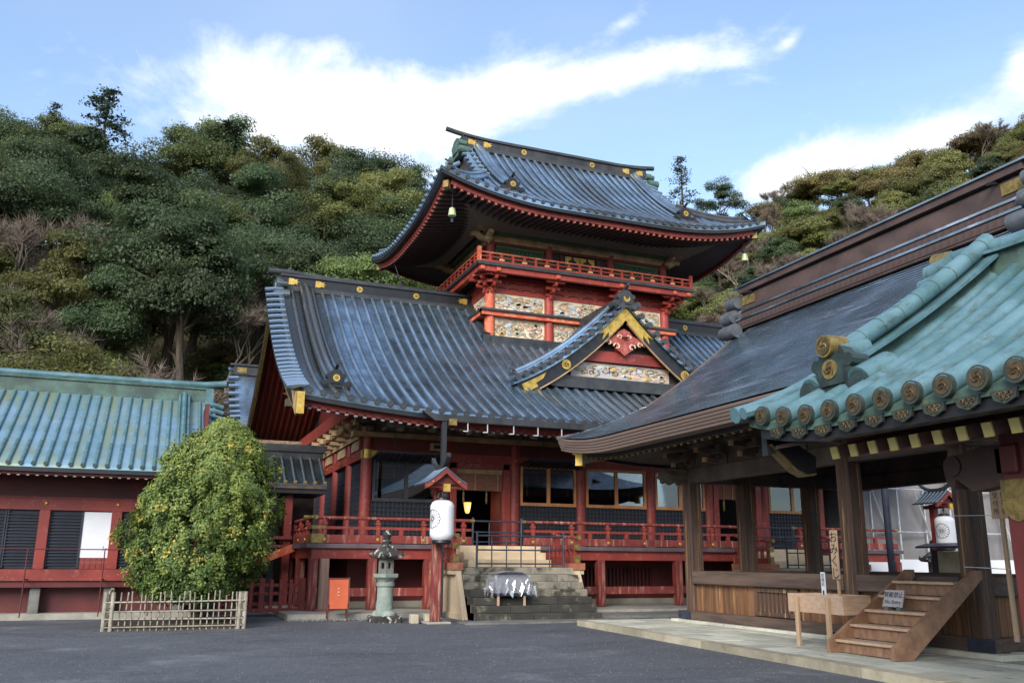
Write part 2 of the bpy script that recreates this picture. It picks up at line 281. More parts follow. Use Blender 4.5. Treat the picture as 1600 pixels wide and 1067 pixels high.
# ------------------------------------------------------------------ mesh helpers
def V(*a): return Vector(a)
class MB:
    def __init__(s): s.v = []; s.f = []
    def add(s, vs, fs):
        o = len(s.v); s.v += [tuple(p) for p in vs]; s.f += [tuple(i + o for i in f) for f in fs]; return s
    def box(s, x0, x1, y0, y1, z0, z1):
        x0, x1 = min(x0, x1), max(x0, x1); y0, y1 = min(y0, y1), max(y0, y1); z0, z1 = min(z0, z1), max(z0, z1)
        return s.add([(x, y, z) for z in (z0, z1) for y in (y0, y1) for x in (x0, x1)],
                     [(0, 2, 3, 1), (4, 5, 7, 6), (0, 1, 5, 4), (2, 6, 7, 3), (0, 4, 6, 2), (1, 3, 7, 5)])
    def cbox(s, x0, x1, y0, y1, z0, z1, c=.015):
        """box with chamfered edges"""
        xs = (x0, x0 + c, x1 - c, x1); ys = (y0, y0 + c, y1 - c, y1); zs = (z0, z0 + c, z1 - c, z1)
        vs = []; idx = {}
        for i in (0, 1):
            for j in (0, 1):
                for k in (0, 1):
                    for a in range(3):
                        p = [xs[3 * i] if a == 0 else xs[1 + i], ys[3 * j] if a == 1 else ys[1 + j], zs[3 * k] if a == 2 else zs[1 + k]]
                        idx[(i, j, k, a)] = len(vs); vs.append(p)
        fs = []
        for a in range(3):
            b_, c_ = (a + 1) % 3, (a + 2) % 3
            for side in (0, 1):
                loop = []
                for q in ((0, 0), (1, 0), (1, 1), (0, 1)):
                    key = [0, 0, 0]; key[a] = side; key[b_] = q[0]; key[c_] = q[1]; loop.append(idx[(*key, a)])
                fs.append(loop if side else loop[::-1])
        for a in range(3):          # edges parallel to axis a
            b_, c_ = (a + 1) % 3, (a + 2) % 3
            for q in ((0, 0), (1, 0), (1, 1), (0, 1)):
                e = []
                for t, ax in ((0, b_), (1, b_), (1, c_), (0, c_)):
                    key = [0, 0, 0]; key[a] = t; key[b_] = q[0]; key[c_] = q[1]; e.append(idx[(*key, ax)])
                fs.append(e if (q[0] == q[1]) else e[::-1])
        for i in (0, 1):
            for j in (0, 1):
                for k in (0, 1):
                    t = [idx[(i, j, k, a)] for a in range(3)]
                    fs.append(t if (i + j + k) % 2 else t[::-1])
        return s.add(vs, fs)
    def beam(s, p, q, w, h, up=(0, 0, 1)):
        p, q, up = Vector(p), Vector(q), Vector(up)
        d = (q - p).normalized(); r = d.cross(up)
        if r.length < 1e-4: r = d.cross(Vector((0, 1, 0)))
        r.normalize(); u = r.cross(d)
        r *= w / 2; u *= h / 2
        vs = [a + b for a in (p, q) for b in (-r - u, r - u, r + u, -r + u)]
        return s.add(vs, [(3, 2, 1, 0), (4, 5, 6, 7), (0, 1, 5, 4), (1, 2, 6, 5), (2, 3, 7, 6), (3, 0, 4, 7)])
    def tube(s, pts, r, n=8, caps=True, half=False):
        pts = [Vector(p) for p in pts]; m = len(pts)
        rs = r if isinstance(r, (list, tuple)) else [r] * m
        t0 = (pts[1] - pts[0]).normalized()
        ref = Vector((0, 0, 1)) if abs(t0.z) < .9 else Vector((1, 0, 0))
        vs = []
        for i in range(m):
            t = (pts[min(i + 1, m - 1)] - pts[max(i - 1, 0)]).normalized()
            a = t.cross(ref)
            if a.length < 1e-4: a = t.cross(Vector((0, 1, 0)))
            a.normalize(); b = a.cross(t)
            for k in range(n + (1 if half else 0)):
                an = math.pi * k / n if half else 2 * math.pi * k / n
                vs.append(pts[i] + rs[i] * (math.cos(an) * a + math.sin(an) * b))
        w = n + 1 if half else n
        fs = []
        for i in range(m - 1):
            for k in range(n):
                k2 = k + 1 if half else (k + 1) % n
                fs.append((i * w + k, i * w + k2, (i + 1) * w + k2, (i + 1) * w + k))
        if caps:
            fs.append(tuple(range(w))[::-1]); fs.append(tuple((m - 1) * w + k for k in range(w)))
        return s.add(vs, fs)
    def cyl(s, p, q, r, r1=None, n=12): return s.tube([p, q], [r, r if r1 is None else r1], n)
    def lathe(s, prof, c, n=16, rot=0.):
        """profile [(radius, z)] turned about the vertical through c"""
        vs = []; fs = []; m = len(prof)
        for (r, z) in prof:
            for k in range(n):
                a = 2 * math.pi * k / n + rot
                vs.append((c[0] + r * math.cos(a), c[1] + r * math.sin(a), c[2] + z))
        for i in range(m - 1):
            for k in range(n):
                k2 = (k + 1) % n
                fs.append((i * n + k, i * n + k2, (i + 1) * n + k2, (i + 1) * n + k))
        fs.append(tuple(range(n))[::-1]); fs.append(tuple((m - 1) * n + k for k in range(n)))
        return s.add(vs, fs)
    def prism(s, poly, off):
        off = Vector(off); n = len(poly); a = [Vector(p) for p in poly]
        return s.add(a + [p + off for p in a], [tuple(range(n))[::-1], tuple(range(n, 2 * n))] + [(i, (i + 1) % n, (i + 1) % n + n, i + n) for i in range(n)])
    def sheet(s, g, flip=False):
        m = len(g); n = len(g[0]); vs = [p for row in g for p in row]
        fs = [(i * n + j, i * n + j + 1, (i + 1) * n + j + 1, (i + 1) * n + j) for i in range(m - 1) for j in range(n - 1)]
        if flip: fs = [f[::-1] for f in fs]
        return s.add(vs, fs)
    def slab(s, g, off):
        """a sheet with thickness: grid g and its copy moved by off, sides closed"""
        off = Vector(off); m = len(g); n = len(g[0])
        vs = [Vector(p) for row in g for p in row]; k = m * n
        ix = lambda i, j: i * n + j
        fs = []
        for i in range(m - 1):
            for j in range(n - 1):
                q = (ix(i, j), ix(i, j + 1), ix(i + 1, j + 1), ix(i + 1, j)); fs += [q, tuple(a + k for a in q[::-1])]
        ed = [ix(0, j) for j in range(n)] + [ix(i, n - 1) for i in range(1, m)] + [ix(m - 1, j) for j in range(n - 2, -1, -1)] + [ix(i, 0) for i in range(m - 2, 0, -1)]
        for a, b in zip(ed, ed[1:] + ed[:1]): fs.append((b, a, a + k, b + k))
        return s.add(vs + [p + off for p in vs], fs)
    def strip(s, path, inw, d0, d1, z0, z1):
        """box section swept along an eave path: inward offsets d0..d1, heights z0..z1"""
        inw = Vector(inw)
        g = []
        for p in path:
            p = Vector(p); g.append([p + inw * d0 + V(0, 0, z0), p + inw * d1 + V(0, 0, z0), p + inw * d1 + V(0, 0, z1), p + inw * d0 + V(0, 0, z1)])
        vs = [q for r in g for q in r]; fs = []
        for i in range(len(g) - 1):
            for k in range(4):
                k2 = (k + 1) % 4; fs.append((i * 4 + k, i * 4 + k2, i * 4 + 4 + k2, i * 4 + 4 + k))
        fs.append((3, 2, 1, 0)); n = (len(g) - 1) * 4; fs.append((n, n + 1, n + 2, n + 3))
        return s.add(vs, fs)
    def torus_arc(s, c, ax, ay, rad, r, a0, a1, k=8, n=5, shrink=0.):
        c, ax, ay = Vector(c), Vector(ax), Vector(ay)
        pts = []
        for i in range(k + 1):
            a = a0 + (a1 - a0) * i / k; q = rad * (1 - shrink * i / k)
            pts.append(c + q * (math.cos(a) * ax + math.sin(a) * ay))
        return s.tube(pts, r, n)
    def mesh(s, name, m=None, smooth=35):
        me = bpy.data.meshes.new(name); me.from_pydata(s.v, [], s.f); me.validate()
        if smooth:
            me.shade_smooth(); me.set_sharp_from_angle(angle=R(smooth))
        if m: me.materials.append(m)
        return me
import bmesh
def fix_normals(me):
    b = bmesh.new(); b.from_mesh(me); bmesh.ops.recalc_face_normals(b, faces=b.faces); b.to_mesh(me); b.free()
def wloc(o):
    return o.get('_w', None)
def link(o, parent=None):
    COL.objects.link(o)
    if parent is not None:
        o.parent = parent
        L = ROOTLOC.get(parent.name)
        if L is not None: o.matrix_parent_inverse = Matrix.Translation(-Vector(L))
    return o
ROOTLOC = {}
def ob(name, mb, m, parent=None, smooth=35, label=None, cat=None, group=None, kind=None):
    me = mb.mesh(name, m, 0); fix_normals(me)
    if smooth: me.shade_smooth(); me.set_sharp_from_angle(angle=R(smooth))
    o = bpy.data.objects.new(name, me); link(o, parent)
    tag(o, label, cat, group, kind)
    return o
def tag(o, label=None, cat=None, group=None, kind=None):
    for k, v in (('label', label), ('category', cat), ('group', group), ('kind', kind)):
        if v: o[k] = v
    return o
def inst(name, me, parent, loc=(0, 0, 0), rz=0., scale=None):
    o = bpy.data.objects.new(name, me)
    link(o, parent); o.location = loc; o.rotation_euler = (0, 0, rz)
    if scale: o.scale = scale
    return o
def share(name, mb, m, smooth=35):
    me = mb.mesh(name, m, 0); fix_normals(me)
    if smooth: me.shade_smooth(); me.set_sharp_from_angle(angle=R(smooth))
    return me
def thing(name, loc, label, cat, group=None):
    o = bpy.data.objects.new(name, None); COL.objects.link(o); o.location = loc; o.empty_display_size = .2
    ROOTLOC[o.name] = loc
    return tag(o, label, cat, group)
def part(name, parent):
    """an empty part that only carries sub-parts"""
    o = bpy.data.objects.new(name, None); link(o, parent); return o
def dup(root, delta, label=None, group=None):
    r = root.copy(); COL.objects.link(r); r.location = Vector(root.location) + Vector(delta)
    if label: r['label'] = label
    if group: r['group'] = group
    def rec(a, b):
        for ch in [c for c in KIDS.get(a.name, [])]:
            c = ch.copy(); COL.objects.link(c); c.parent = b; rec(ch, c)
    KIDS = {}
    for o in list(bpy.data.objects):
        if o.parent: KIDS.setdefault(o.parent.name, []).append(o)
    rec(root, r)
    return r
def text(name, body, size, m, parent, loc, rot, extr=.002):
    c = bpy.data.curves.new(name, 'FONT'); c.body = body; c.size = size; c.extrude = extr; c.align_x = 'CENTER'; c.align_y = 'CENTER'
    t = bpy.data.objects.new('tmp_text', c); COL.objects.link(t)
    dg_ = bpy.context.evaluated_depsgraph_get(); me = bpy.data.meshes.new_from_object(t.evaluated_get(dg_))
    bpy.data.objects.remove(t); bpy.data.curves.remove(c)
    me.materials.clear(); me.materials.append(m)
    o = bpy.data.objects.new(name, me); link(o, parent); o.location = loc; o.rotation_euler = rot
    return o

# ================================================================== THE SETTING
def ground_mat():
    m = mat('asphalt', (.078, .082, .092), (.1, .104, .114), .16, rough=.8, bump=.9, bscale=55, fine=.1, wear_or_sheen=(.17, .175, .185), wlo=.52, whi=.7, wscale=.45, bdist=.01)
    nt = m.node_tree; b = NB(nt); bs = nt.nodes['Principled BSDF']
    tc = b.n('ShaderNodeTexCoord').outputs['Object']
    sp = b.n('ShaderNodeTexVoronoi'); nt.links.new(tc, sp.inputs['Vector']); sp.inputs['Scale'].default_value = 30
    src = bs.inputs['Base Color'].links[0].from_socket
    c = b.mix(b.math('MULTIPLY', b.ramp(sp.outputs['Distance'], .22, .05), b.ramp(b.noise(tc, 9, 2), .42, .62)), src, (.3, .3, .3))
    damp = b.ramp(b.noise(b.mapping(tc, (.5, 1.3, 1)), .5, 6, .7, .6), .5, .66)
    c = b.mix(b.math('MULTIPLY', damp, .6), c, (.042, .045, .052))
    gritv = b.noise(tc, 13, 9, .85)
    c = b.mix(b.math('MULTIPLY', b.ramp(gritv, .52, .66), .75), c, (.24, .245, .26))
    c = b.mix(b.math('MULTIPLY', b.ramp(b.noise(tc, 19, 8, .85), .52, .66), .8), c, (.03, .032, .038))
    nt.links.new(c, bs.inputs['Base Color'])
    return m
gm = MB().sheet([[(x, y, ZG) for y in (-400, -40, 0, 20, 60, 200, 900)] for x in (-900, -100, 0, 40, 120, 900)], flip=True)
ob('ground', gm, ground_mat(), kind='structure', smooth=0)

# ---------------------------------------------------------------- roof maths
def rooffn(z0, a, b, A, L, E):
    """height on a curved roof: e = distance in from the eave, c = distance along the eave from the corner"""
    def f(c, e):
        return z0 + a * e + b * e * e + A * max(0., 1 - c / L) ** 2.2 * max(0., 1 - e / E) ** 2
    return f
def lin(a, b, n): return [a + (b - a) * i / (n - 1) for i in range(n)]

DISC = {}
OLDD = mat('dark_bronze_relief', s2l(88, 66, 40), s2l(64, 50, 34), 9, rough=.5, metal=.3)
def disc_mesh(key, r, d, m, axis):
    k = (key, r, d, m.name, axis)
    if k not in DISC:
        mb = MB(); A = {'y': V(0, -1, 0), 'x': V(-1, 0, 0)}[axis]
        mb.cyl(-A * d, V(0, 0, 0), r, n=12)
        mb.cyl(V(0, 0, 0), A * .012, r * .72, n=10)
        DISC[k] = share(key, mb, m)
    return DISC[k]
def tomoe(name, parent, c, r, m, axis='y', d=.06, curl=None):
    """round gilt crest: a raised disc with three comma curls"""
    A = {'y': V(0, -1, 0), 'x': V(-1, 0, 0)}[axis]; U = V(0, 0, 1); W = A.cross(U)
    mb = MB(); c = Vector(c)
    mb.cyl(c - A * d, c + A * .01, r, n=20)
    o = ob(name, mb, m, parent)
    sw = MB()
    for k in range(3):
        a = 2 * math.pi * k / 3
        pts = []; rs = []
        for i in range(7):
            t = i / 6; q = r * (.18 + .56 * t); an = a + 2.1 * t
            pts.append(c + A * .012 + W * q * math.cos(an) + U * q * math.sin(an)); rs.append(r * (.15 * (1 - t) + .03))
        sw.tube(pts, rs, 5)
    ob('crest_curl', sw, curl or OLDD, o)
    return o
def oni(name, parent, c, s, axis, m, gold=None, horn=True, cut=1.):
    """ridge-end ornament: stepped shield with side scrolls and a crest; faces along -axis"""
    A = {'y': V(0, -1, 0), 'x': V(-1, 0, 0), '-x': V(1, 0, 0), '-y': V(0, 1, 0)}[axis]; U = V(0, 0, 1); W = U.cross(A); c = Vector(c)
    P = lambda u, v, d=0: c + W * (u * s) + U * (v * s) + A * (d * s)
    sh = [(-.62, 0), (.62, 0), (.72, .12), (.66, .26), (.46, .3), (.44, .5), (.38, .74), (.24, .92), (.1, .98), (-.1, .98), (-.24, .92), (-.38, .74), (-.44, .5), (-.46, .3), (-.66, .26), (-.72, .12)]
    mb = MB().prism([P(u, v, -.12) for u, v in sh], A * (.26 * s))
    inner = [(-.3, .2), (.3, .2), (.34, .45), (.27, .72), (.1, .86), (-.1, .86), (-.27, .72), (-.34, .45)]
    mb.prism([P(u, v, .1) for u, v in inner], A * (.1 * s))
    for sgn in (-1, 1):
        mb.cyl(P(sgn * .66, .16, -.3), P(sgn * .66, .16, .22), .2 * s, n=12)
        mb.cyl(P(sgn * .66, .16, .2), P(sgn * .66, .16, .27), .11 * s, n=10)
        mb.cyl(P(sgn * .42, .62, -.25), P(sgn * .42, .62, .16), .13 * s, n=10)
    if horn:
        mb.tube([P(0, .9, -.6), P(0, 1.0, -.2), P(0, 1.1, .15), P(0, 1.22, .42)], [.1 * s, .1 * s, .095 * s, .085 * s], 8)
    o = ob(name, mb, m, parent)
    if gold is not None:
        tomoe('crest', o, P(0, .5, .21), .19 * s, gold, 'y' if axis in ('y', '-y') else 'x')
    return o
def ridge_stack(parent, name, p0, p1, layers, m, flare=.0, n=13, axis='x', cap=None, capm=None):
    """layered ridge: boxes (half width, z0, z1) along one axis, ends sweeping up by flare"""
    o = None
    for i, (hw, z0, z1, mm) in enumerate(layers):
        mb = MB(); path = []
        for t in lin(0, 1, n):
            k = abs(t - .5) * 2; dz = flare * max(0, (k - .55) / .45) ** 2
            path.append(Vector(p0).lerp(Vector(p1), t) + V(0, 0, dz))
        mb.strip(path, (0, 1, 0) if axis == 'x' else (1, 0, 0), -hw, hw, z0, z1)
        q = ob(name if o is None else ('ridge_layer'), mb, mm or m, parent if o is None else o)
        o = o or q
    if cap:
        mb = MB(); path = []
        for t in lin(-.012, 1.012, n):
            k = abs(t - .5) * 2; dz = flare * max(0, (k - .55) / .45) ** 2
            path.append(Vector(p0) + (Vector(p1) - Vector(p0)) * t + V(0, 0, dz + cap[1]))
        mb.tube(path, cap[0], 10)
        ob('ridge_cap', mb, capm or m, o)
    return o
def plume(mb, c, A, W, s):
    """flat gilt mount with a ragged leaf end (for ridge plates and beam ends)"""
    pts = [(0, .5), (0, -.5), (.55, -.5), (.75, -.32), (1.1, -.42), (.95, -.12), (1.3, 0), (.95, .12), (1.1, .42), (.75, .32), (.55, .5)]
    mb.prism([Vector(c) + W * (u * s) + V(0, 0, v * s * .8) for u, v in pts], A)

def carving(name, parent, x0, x1, y, z0, z1, base, n, seed, cols, s=.16, axis='x'):
    """relief panel: board with rows of cloud and wave scrolls standing proud of it"""
    rnd = random.Random(seed)
    if axis == 'x': o = ob(name, MB().box(x0, x1, y, y + .05, z0, z1), base, parent, smooth=0)
    else: o = ob(name, MB().box(y, y + .05, x0, x1, z0, z1), base, parent, smooth=0)
    ms = [MB() for _ in cols]
    for i in range(n):
        a = x0 + s + (x1 - x0 - 2 * s) * rnd.random(); z = z0 + s * .8 + (z1 - z0 - 1.6 * s) * rnd.random()
        q = s * rnd.uniform(.55, 1.1); a0 = rnd.uniform(0, 6.3); sp = rnd.choice((-1, 1)) * rnd.uniform(3.4, 6.2)
        c = (a, y - .004, z) if axis == 'x' else (y - .004, a, z); ax = (1.5, 0, 0) if axis == 'x' else (0, 1.5, 0)
        ms[i % len(cols)].torus_arc(c, ax, (0, 0, .8), q, .017, a0, a0 + sp, 9, 5, .65)
    tints = [mat('carving_pale_blue', s2l(200, 204, 204), s2l(176, 184, 188), 5, rough=.7), mat('carving_rose', s2l(222, 192, 168), s2l(204, 166, 142), 5, rough=.7), mat('carving_ochre', s2l(206, 178, 120), s2l(180, 150, 100), 5, rough=.7), mat('carving_sage', s2l(178, 178, 154), s2l(156, 156, 134), 5, rough=.7)]
    for ti, tm in enumerate(tints):
        lm = MB()
        for i in range(max(4, n // 8)):
            a = x0 + s + (x1 - x0 - 2 * s) * rnd.random(); z = z0 + s * .7 + (z1 - z0 - 1.4 * s) * rnd.random(); q = s * rnd.uniform(.4, .95)
            pts = [(q * 1.5 * math.cos(t), q * .7 * math.sin(t)) for t in lin(0, 2 * math.pi * 8 / 9, 9)]
            tl_ = rnd.uniform(-.5, .5); ct, st_ = math.cos(tl_), math.sin(tl_); base_ = []; top_ = []
            for (u, v) in pts:
                u, v = u * ct - v * st_, u * st_ + v * ct
                base_.append((a + u, y, z + v) if axis == 'x' else (y, a + u, z + v)); top_.append((a + u * .55, y - .035, z + v * .55) if axis == 'x' else (y - .035, a + u * .55, z + v * .55))
            k9 = len(pts); lm.add(base_ + top_, [(j, (j + 1) % k9, (j + 1) % k9 + k9, j + k9) for j in range(k9)] + [tuple(range(k9, 2 * k9))])
        q = ob('relief_lump', lm, tm, o); q['kind'] = 'stuff'
    for mm, cc in zip(ms, cols):
        q = ob('scrollwork', mm, cc, o)
        q['kind'] = 'stuff'
    return o
# ================================================================== SHRINE HALL (two-storeyed)
CXH, CYH = 17.5, 37.7
hall = thing('shrine_hall', (CXH, CYH, ZG), 'two-storey vermilion shrine hall with black tiled roofs and gilt crests', 'shrine hall')
CX = [7.2, 10.2, 13.05, 15.9, 19.1, 21.95, 24.8, 27.8]
YF, YB = 32.2, 43.2
YD = 30.0; ZD = 2.1
XL, XR = 3.9, 31.1           # gable verges of the lower roof
low = rooffn(6.35, .485, .0218, .5, 8.5, 6.)
def ZL(x, y):
    e = (y - 28.0) if y <= CYH else (2 * CYH - 28.0 - y)
    return low(min(x - XL, XR - x), e)

# --- base, deck and under-floor
mb = MB().box(4.1, 30.9, 28.1, 45.6, ZG - .3, -.02); ob('base_platform', mb, CONC, hall)
mb = MB().box(13.6, 21.4, 26.2, 28.1, ZG - .3, -.1); ob('front_step', mb, STONE, hall)
mb = MB().box(6.6, 28.4, 31.9, 43.5, -.02, 1.95); ob('underfloor_wall', mb, REDD, hall)
mb = MB().box(6.55, 28.45, 31.8, 31.9, -.02, .18); ob('underfloor_sill', mb, CONC, hall)
# floor boards, laid front to back on the veranda
dk = part('veranda', hall)
me = share('floor_board', MB().box(-.118, .118, YD - .12, 32.0, ZD - .13, ZD), BLACKW)
for i in range(105): inst('floor_board', me, dk, (5.05 + i * .239, 0, 0))
me = share('floor_board', MB().box(5.0 - .12, 7.2, -.118, .118, ZD - .13, ZD), BLACKW)
for i in range(46): inst('floor_board', me, dk, (0, 32.2 + i * .239, 0))
EDGE = mat('veranda_edge', s2l(112, 96, 100), s2l(84, 74, 78), 1.5, rough=.7)
mb = MB().box(4.86, 30.14, YD - .16, YD - .121, ZD - .14, ZD + .004); mb.box(4.82, 4.859, YD - .16, 43.4, ZD - .14, ZD + .004)
ob('edge_board', mb, EDGE, dk)
mb = MB().box(5.0, 30.0, YD - .05, YD + .13, 1.62, ZD - .135); mb.box(4.98, 5.16, YD + .14, 43.4, 1.62, ZD - .135); ob('edge_beam', mb, RED, dk)
mb = MB().box(5.16, 9.2, YD, YD + .12, .42, .68); mb.box(13.4, 21.6, YD, YD + .12, .42, .68); mb.box(25.8, 29.9, YD, YD + .12, .42, .68); mb.box(5.02, 5.14, YD + .1, 43.2, .42, .68); ob('tie_beam', mb, REDW, dk)
me = share('veranda_post', MB().cbox(-.15, .15, -.15, .15, -.02, 1.62, .02), REDW)
for x in (5.1, 7.05, 9.0, 13.45, 15.62, 18.95, 21.9, 26.0, 28.0, 29.9): inst('veranda_post', me, dk, (x, YD + .06, 0))
for y in (32.6, 35.2, 37.8, 40.4, 43): inst('veranda_post', me, dk, (5.08, y, 0))
mb = MB().cbox(4.78, 5.3, YD - .08, YD + .1, -.02, 1.7, .02)
bw = mat('grey_bare_post', s2l(158, 130, 112), s2l(128, 100, 88), 1.5, stretch=(4, 4, .4), rough=.8)
me = share('veranda_post', MB().cbox(-.14, .14, -.14, .14, -.02, 1.62, .02), bw); inst('veranda_post', me, dk, (5.42, YD - .2, 0))
mb = MB().box(5.2, 5.66, YD - .42, YD + .02, -.02, .05); ob('post_stone', mb, REDW, dk)
# lattice vent in the under-floor wall
lv = part('floor_vent', hall)
mb = MB().box(15.9, 18.9, 31.88, 31.895, .5, 1.35); ob('vent_back', mb, NIGHT, lv)
me = share('vent_bar', MB().box(-.04, .04, 31.82, 31.88, .5, 1.35), REDD)
for i in range(18): inst('vent_bar', me, lv, (16 + i * .165, 0, 0))
# --- veranda railing (open in front of the two stairs)
def railing(parent, p, q, posts, ends=(True, True)):
    p, q = Vector(p), Vector(q); d = (q - p).normalized(); L = (q - p).length; nrm = V(-d.y, d.x, 0)
    side = -nrm if nrm.y > 0 or (abs(nrm.y) < .01 and nrm.x > 0) else nrm
    rl = part('railing', parent)
    ob('handrail', MB().tube([p + V(0, 0, .84), q + V(0, 0, .84)], .058, 10), REDW, rl)
    for e, on in ((p, ends[0]), (q, ends[1])):
        if on:
            s = -1 if e is p else 1
            ob('rail_cap', MB().cyl(e + V(0, 0, .84) + d * (.02 * s - .08), e + V(0, 0, .84) + d * (.02 * s + .08), .066, n=10), GOLDD, rl)
    ob('middle_rail', MB().beam(p + V(0, 0, .52), q + V(0, 0, .52), .1, .09), RED, rl)
    ob('bottom_rail', MB().beam(p + V(0, 0, .16), q + V(0, 0, .16), .15, .26), REDW, rl)
    ps = MB().cbox(-.065, .065, -.065, .065, .28, .72, .008).cbox(-.085, .085, -.085, .085, .62, .7, .008).lathe([(.05, .7), (.085, .74), (.05, .79)], (0, 0, 0), 8)
    me = share('rail_post', ps, RED)
    ms = share('short_strut', MB().box(-.07, .07, -.05, .05, .285, .48), RED)
    bo = MB(); bo.tube([side * .07, side * .11], [.07, .04], 10); bo = share('rail_boss', bo, GOLD)
    b2 = MB(); b2.tube([side * .045, side * .08], [.035, .02], 8); b2 = share('small_boss', b2, GOLD)
    for t in posts:
        c = p + d * t
        inst('rail_post', me, rl, c, math.atan2(d.y, d.x)); inst('rail_boss', bo, rl, c + V(0, 0, .14)); inst('small_boss', b2, rl, c + V(0, 0, .52))
    for a, b in zip(posts, posts[1:]):
        inst('short_strut', ms, rl, p + d * ((a + b) / 2), math.atan2(d.y, d.x))
    return rl
railing(hall, (5.05, YD + .02, ZD), (10.55, YD + .02, ZD), [.35, 2.15, 3.75, 5.2], (True, True))
railing(hall, (12.55, YD + .02, ZD), (22.4, YD + .02, ZD), [.35, 1.9, 3.4, 4.95, 6.5, 8.0, 9.5], (True, True))
railing(hall, (24.55, YD + .02, ZD), (29.95, YD + .02, ZD), [.3, 1.9, 3.5, 5.0], (True, True))
railing(hall, (5.05, YD + .02, ZD), (5.05, 43.2, ZD), [1.2, 2.7, 4.2, 5.7, 7.2, 8.7, 10.2, 11.7], (False, True))
cp = part('corner_mounts', hall)
for (x, y) in ((4.97, YD - .07),):
    for z0, z1 in ((ZD + .03, ZD + .32), (ZD + .47, ZD + .58)):
        ob('gilt_mount', MB().box(x - .02, x + .42, y, y + .03, z0, z1).box(x - .03, x, y, y + .36, z0, z1), GOLDD, cp)
ob('rail_cap', MB().cyl((4.7, YD + .02, ZD + .84), (4.9, YD + .02, ZD + .84), .07, n=10).cyl((5.05, YD - .3, ZD + .84), (5.05, YD - .12, ZD + .84), .07, n=10), GOLDD, cp)
ob('handrail', MB().cyl((4.8, YD + .02, ZD + .84), (5.1, YD + .02, ZD + .84), .055, n=10).cyl((5.05, YD - .2, ZD + .84), (5.05, YD + .1, ZD + .84), .055, n=10), REDW, cp)

# --- columns, beams and walls of the ground storey
colm = share('column', MB().lathe([(.215, ZD), (.215, 5.2), (.2, 6.0)], (0, 0, 0), 16), RED)
for x in CX: inst('column', colm, hall, (x, YF, 0))
SY = [34.95, 37.7, 40.45, 43.2]
for y in SY: inst('column', colm, hall, (7.2, y, 0)); inst('column', colm, hall, (27.8, y, 0))
mb = MB().box(7.0, 28.0, YF - .17, YF + .1, 5.2, 5.52); mb.box(7.02, 7.38, YF + .1, 43.3, 5.2, 5.52); ob('lintel_beam', mb, RED, hall)
mb = MB().box(6.9, 28.1, YF - .1, YF + .14, 5.52, 5.98); mb.box(7.08, 7.32, YF + .15, 43.3, 5.55, 5.98); ob('frieze_board', mb, REDD, hall)
mb = MB().box(6.6, 28.4, YF - .26, YF + .2, 5.98, 6.16); mb.box(6.95, 7.45, YF + .2, 43.6, 5.98, 6.16); ob('wall_plate', mb, BEIGE, hall)
pn = share('frieze_panel', MB().box(7.03, 7.07, -.75, .75, 5.6, 5.95), BEIGE)
for y in (33.5, 36.3, 39.05, 41.8): inst('frieze_panel', pn, hall, (0, y, 0))
me = share('side_boss', MB().lathe([(.02, -.03), (.05, 0), (.02, .03)], (0, 0, 0), 8), GOLD)
for y in (33.5, 34.95, 36.3, 37.7, 39.05): inst('gilt_boss', me, hall, (7.0, y, 5.36))
for x in CX[1:]: inst('gilt_boss', me, hall, (x, YF - .2, 5.36))
ob('column_mount', MB().cyl((7.2, YF, 5.2), (7.2, YF, 5.52), .235, n=16).box(7.2, 7.75, YF - .2, YF - .17, 5.24, 5.48), GOLD, hall)
# carved bracket sets under the eaves
def bracket(mb, x, y, z, dx, dy, s=1., steps=3):
    """stepped bearing blocks and arms leaning out towards (dx, dy)"""
    wx, wy = -dy, dx
    for k in range(steps):
        o = .28 * k * s; zz = z + .27 * k * s
        cx, cy_ = x + dx * o, y + dy * o
        L = (.42 + .1 * (k % 2)) * s
        mb.beam((cx - wx * L, cy_ - wy * L, zz + .07 * s), (cx + wx * L, cy_ + wy * L, zz + .07 * s), .13 * s, .13 * s)
        for t in (-1, 0, 1):
            mb.beam((cx + wx * L * .85 * t, cy_ + wy * L * .85 * t, zz + .12 * s), (cx + wx * L * .85 * t, cy_ + wy * L * .85 * t, zz + .24 * s), .17 * s, .17 * s)
        mb.beam((cx - dx * .1, cy_ - dy * .1, zz + .07 * s), (cx + dx * .42 * s, cy_ + dy * .42 * s, zz + .1 * s), .13 * s, .13 * s)
CARVG = mat('aged_painted_bracket', s2l(128, 108, 88), s2l(84, 74, 66), 3, rough=.75, wear_or_sheen=s2l(168, 140, 110), wlo=.6, whi=.75, wscale=6)
bs_ = part('front_brackets', hall)
xs = sorted(CX + [(a + b) / 2 for a, b in zip(CX, CX[1:])])
for x in xs:
    mb = MB(); bracket(mb, x, YF - .15, 6.16, 0, -1, 1.05); ob('bracket', mb, CARVG, bs_)
bs2 = part('side_brackets', hall)
for y in (32.4, 33.6, 34.95, 36.3, 37.7, 39.05, 40.45, 41.8, 43.2):
    mb = MB(); bracket(mb, 7.0, y, 6.1, -1, 0, 1.05, 2); mb.lathe([(.02, -.12), (.16, -.02), (.16, .1), (.05, .2)], (6.5, y, 6.35), 8); ob('bracket', mb, BEIGE, bs2)
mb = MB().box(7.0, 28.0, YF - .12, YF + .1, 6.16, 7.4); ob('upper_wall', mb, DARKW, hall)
mb = MB().box(7.1, 7.3, YF + .1, 43.3, 6.16, 7.6); ob('side_upper_wall', mb, DARKW, hall)
for i in range(7): carving('eave_carving', hall, CX[i] + .25, CX[i + 1] - .25, YF - .3, 6.18, 6.75, DARKW, 50, 60 + i, [CARVG, BEIGE, CARVD], .16)
carving('eave_carving', hall, YF + .2, 43, 6.9, 6.2, 6.7, DARKW, 130, 71, [CARVG, BEIGE, CARVD], .16, 'y')
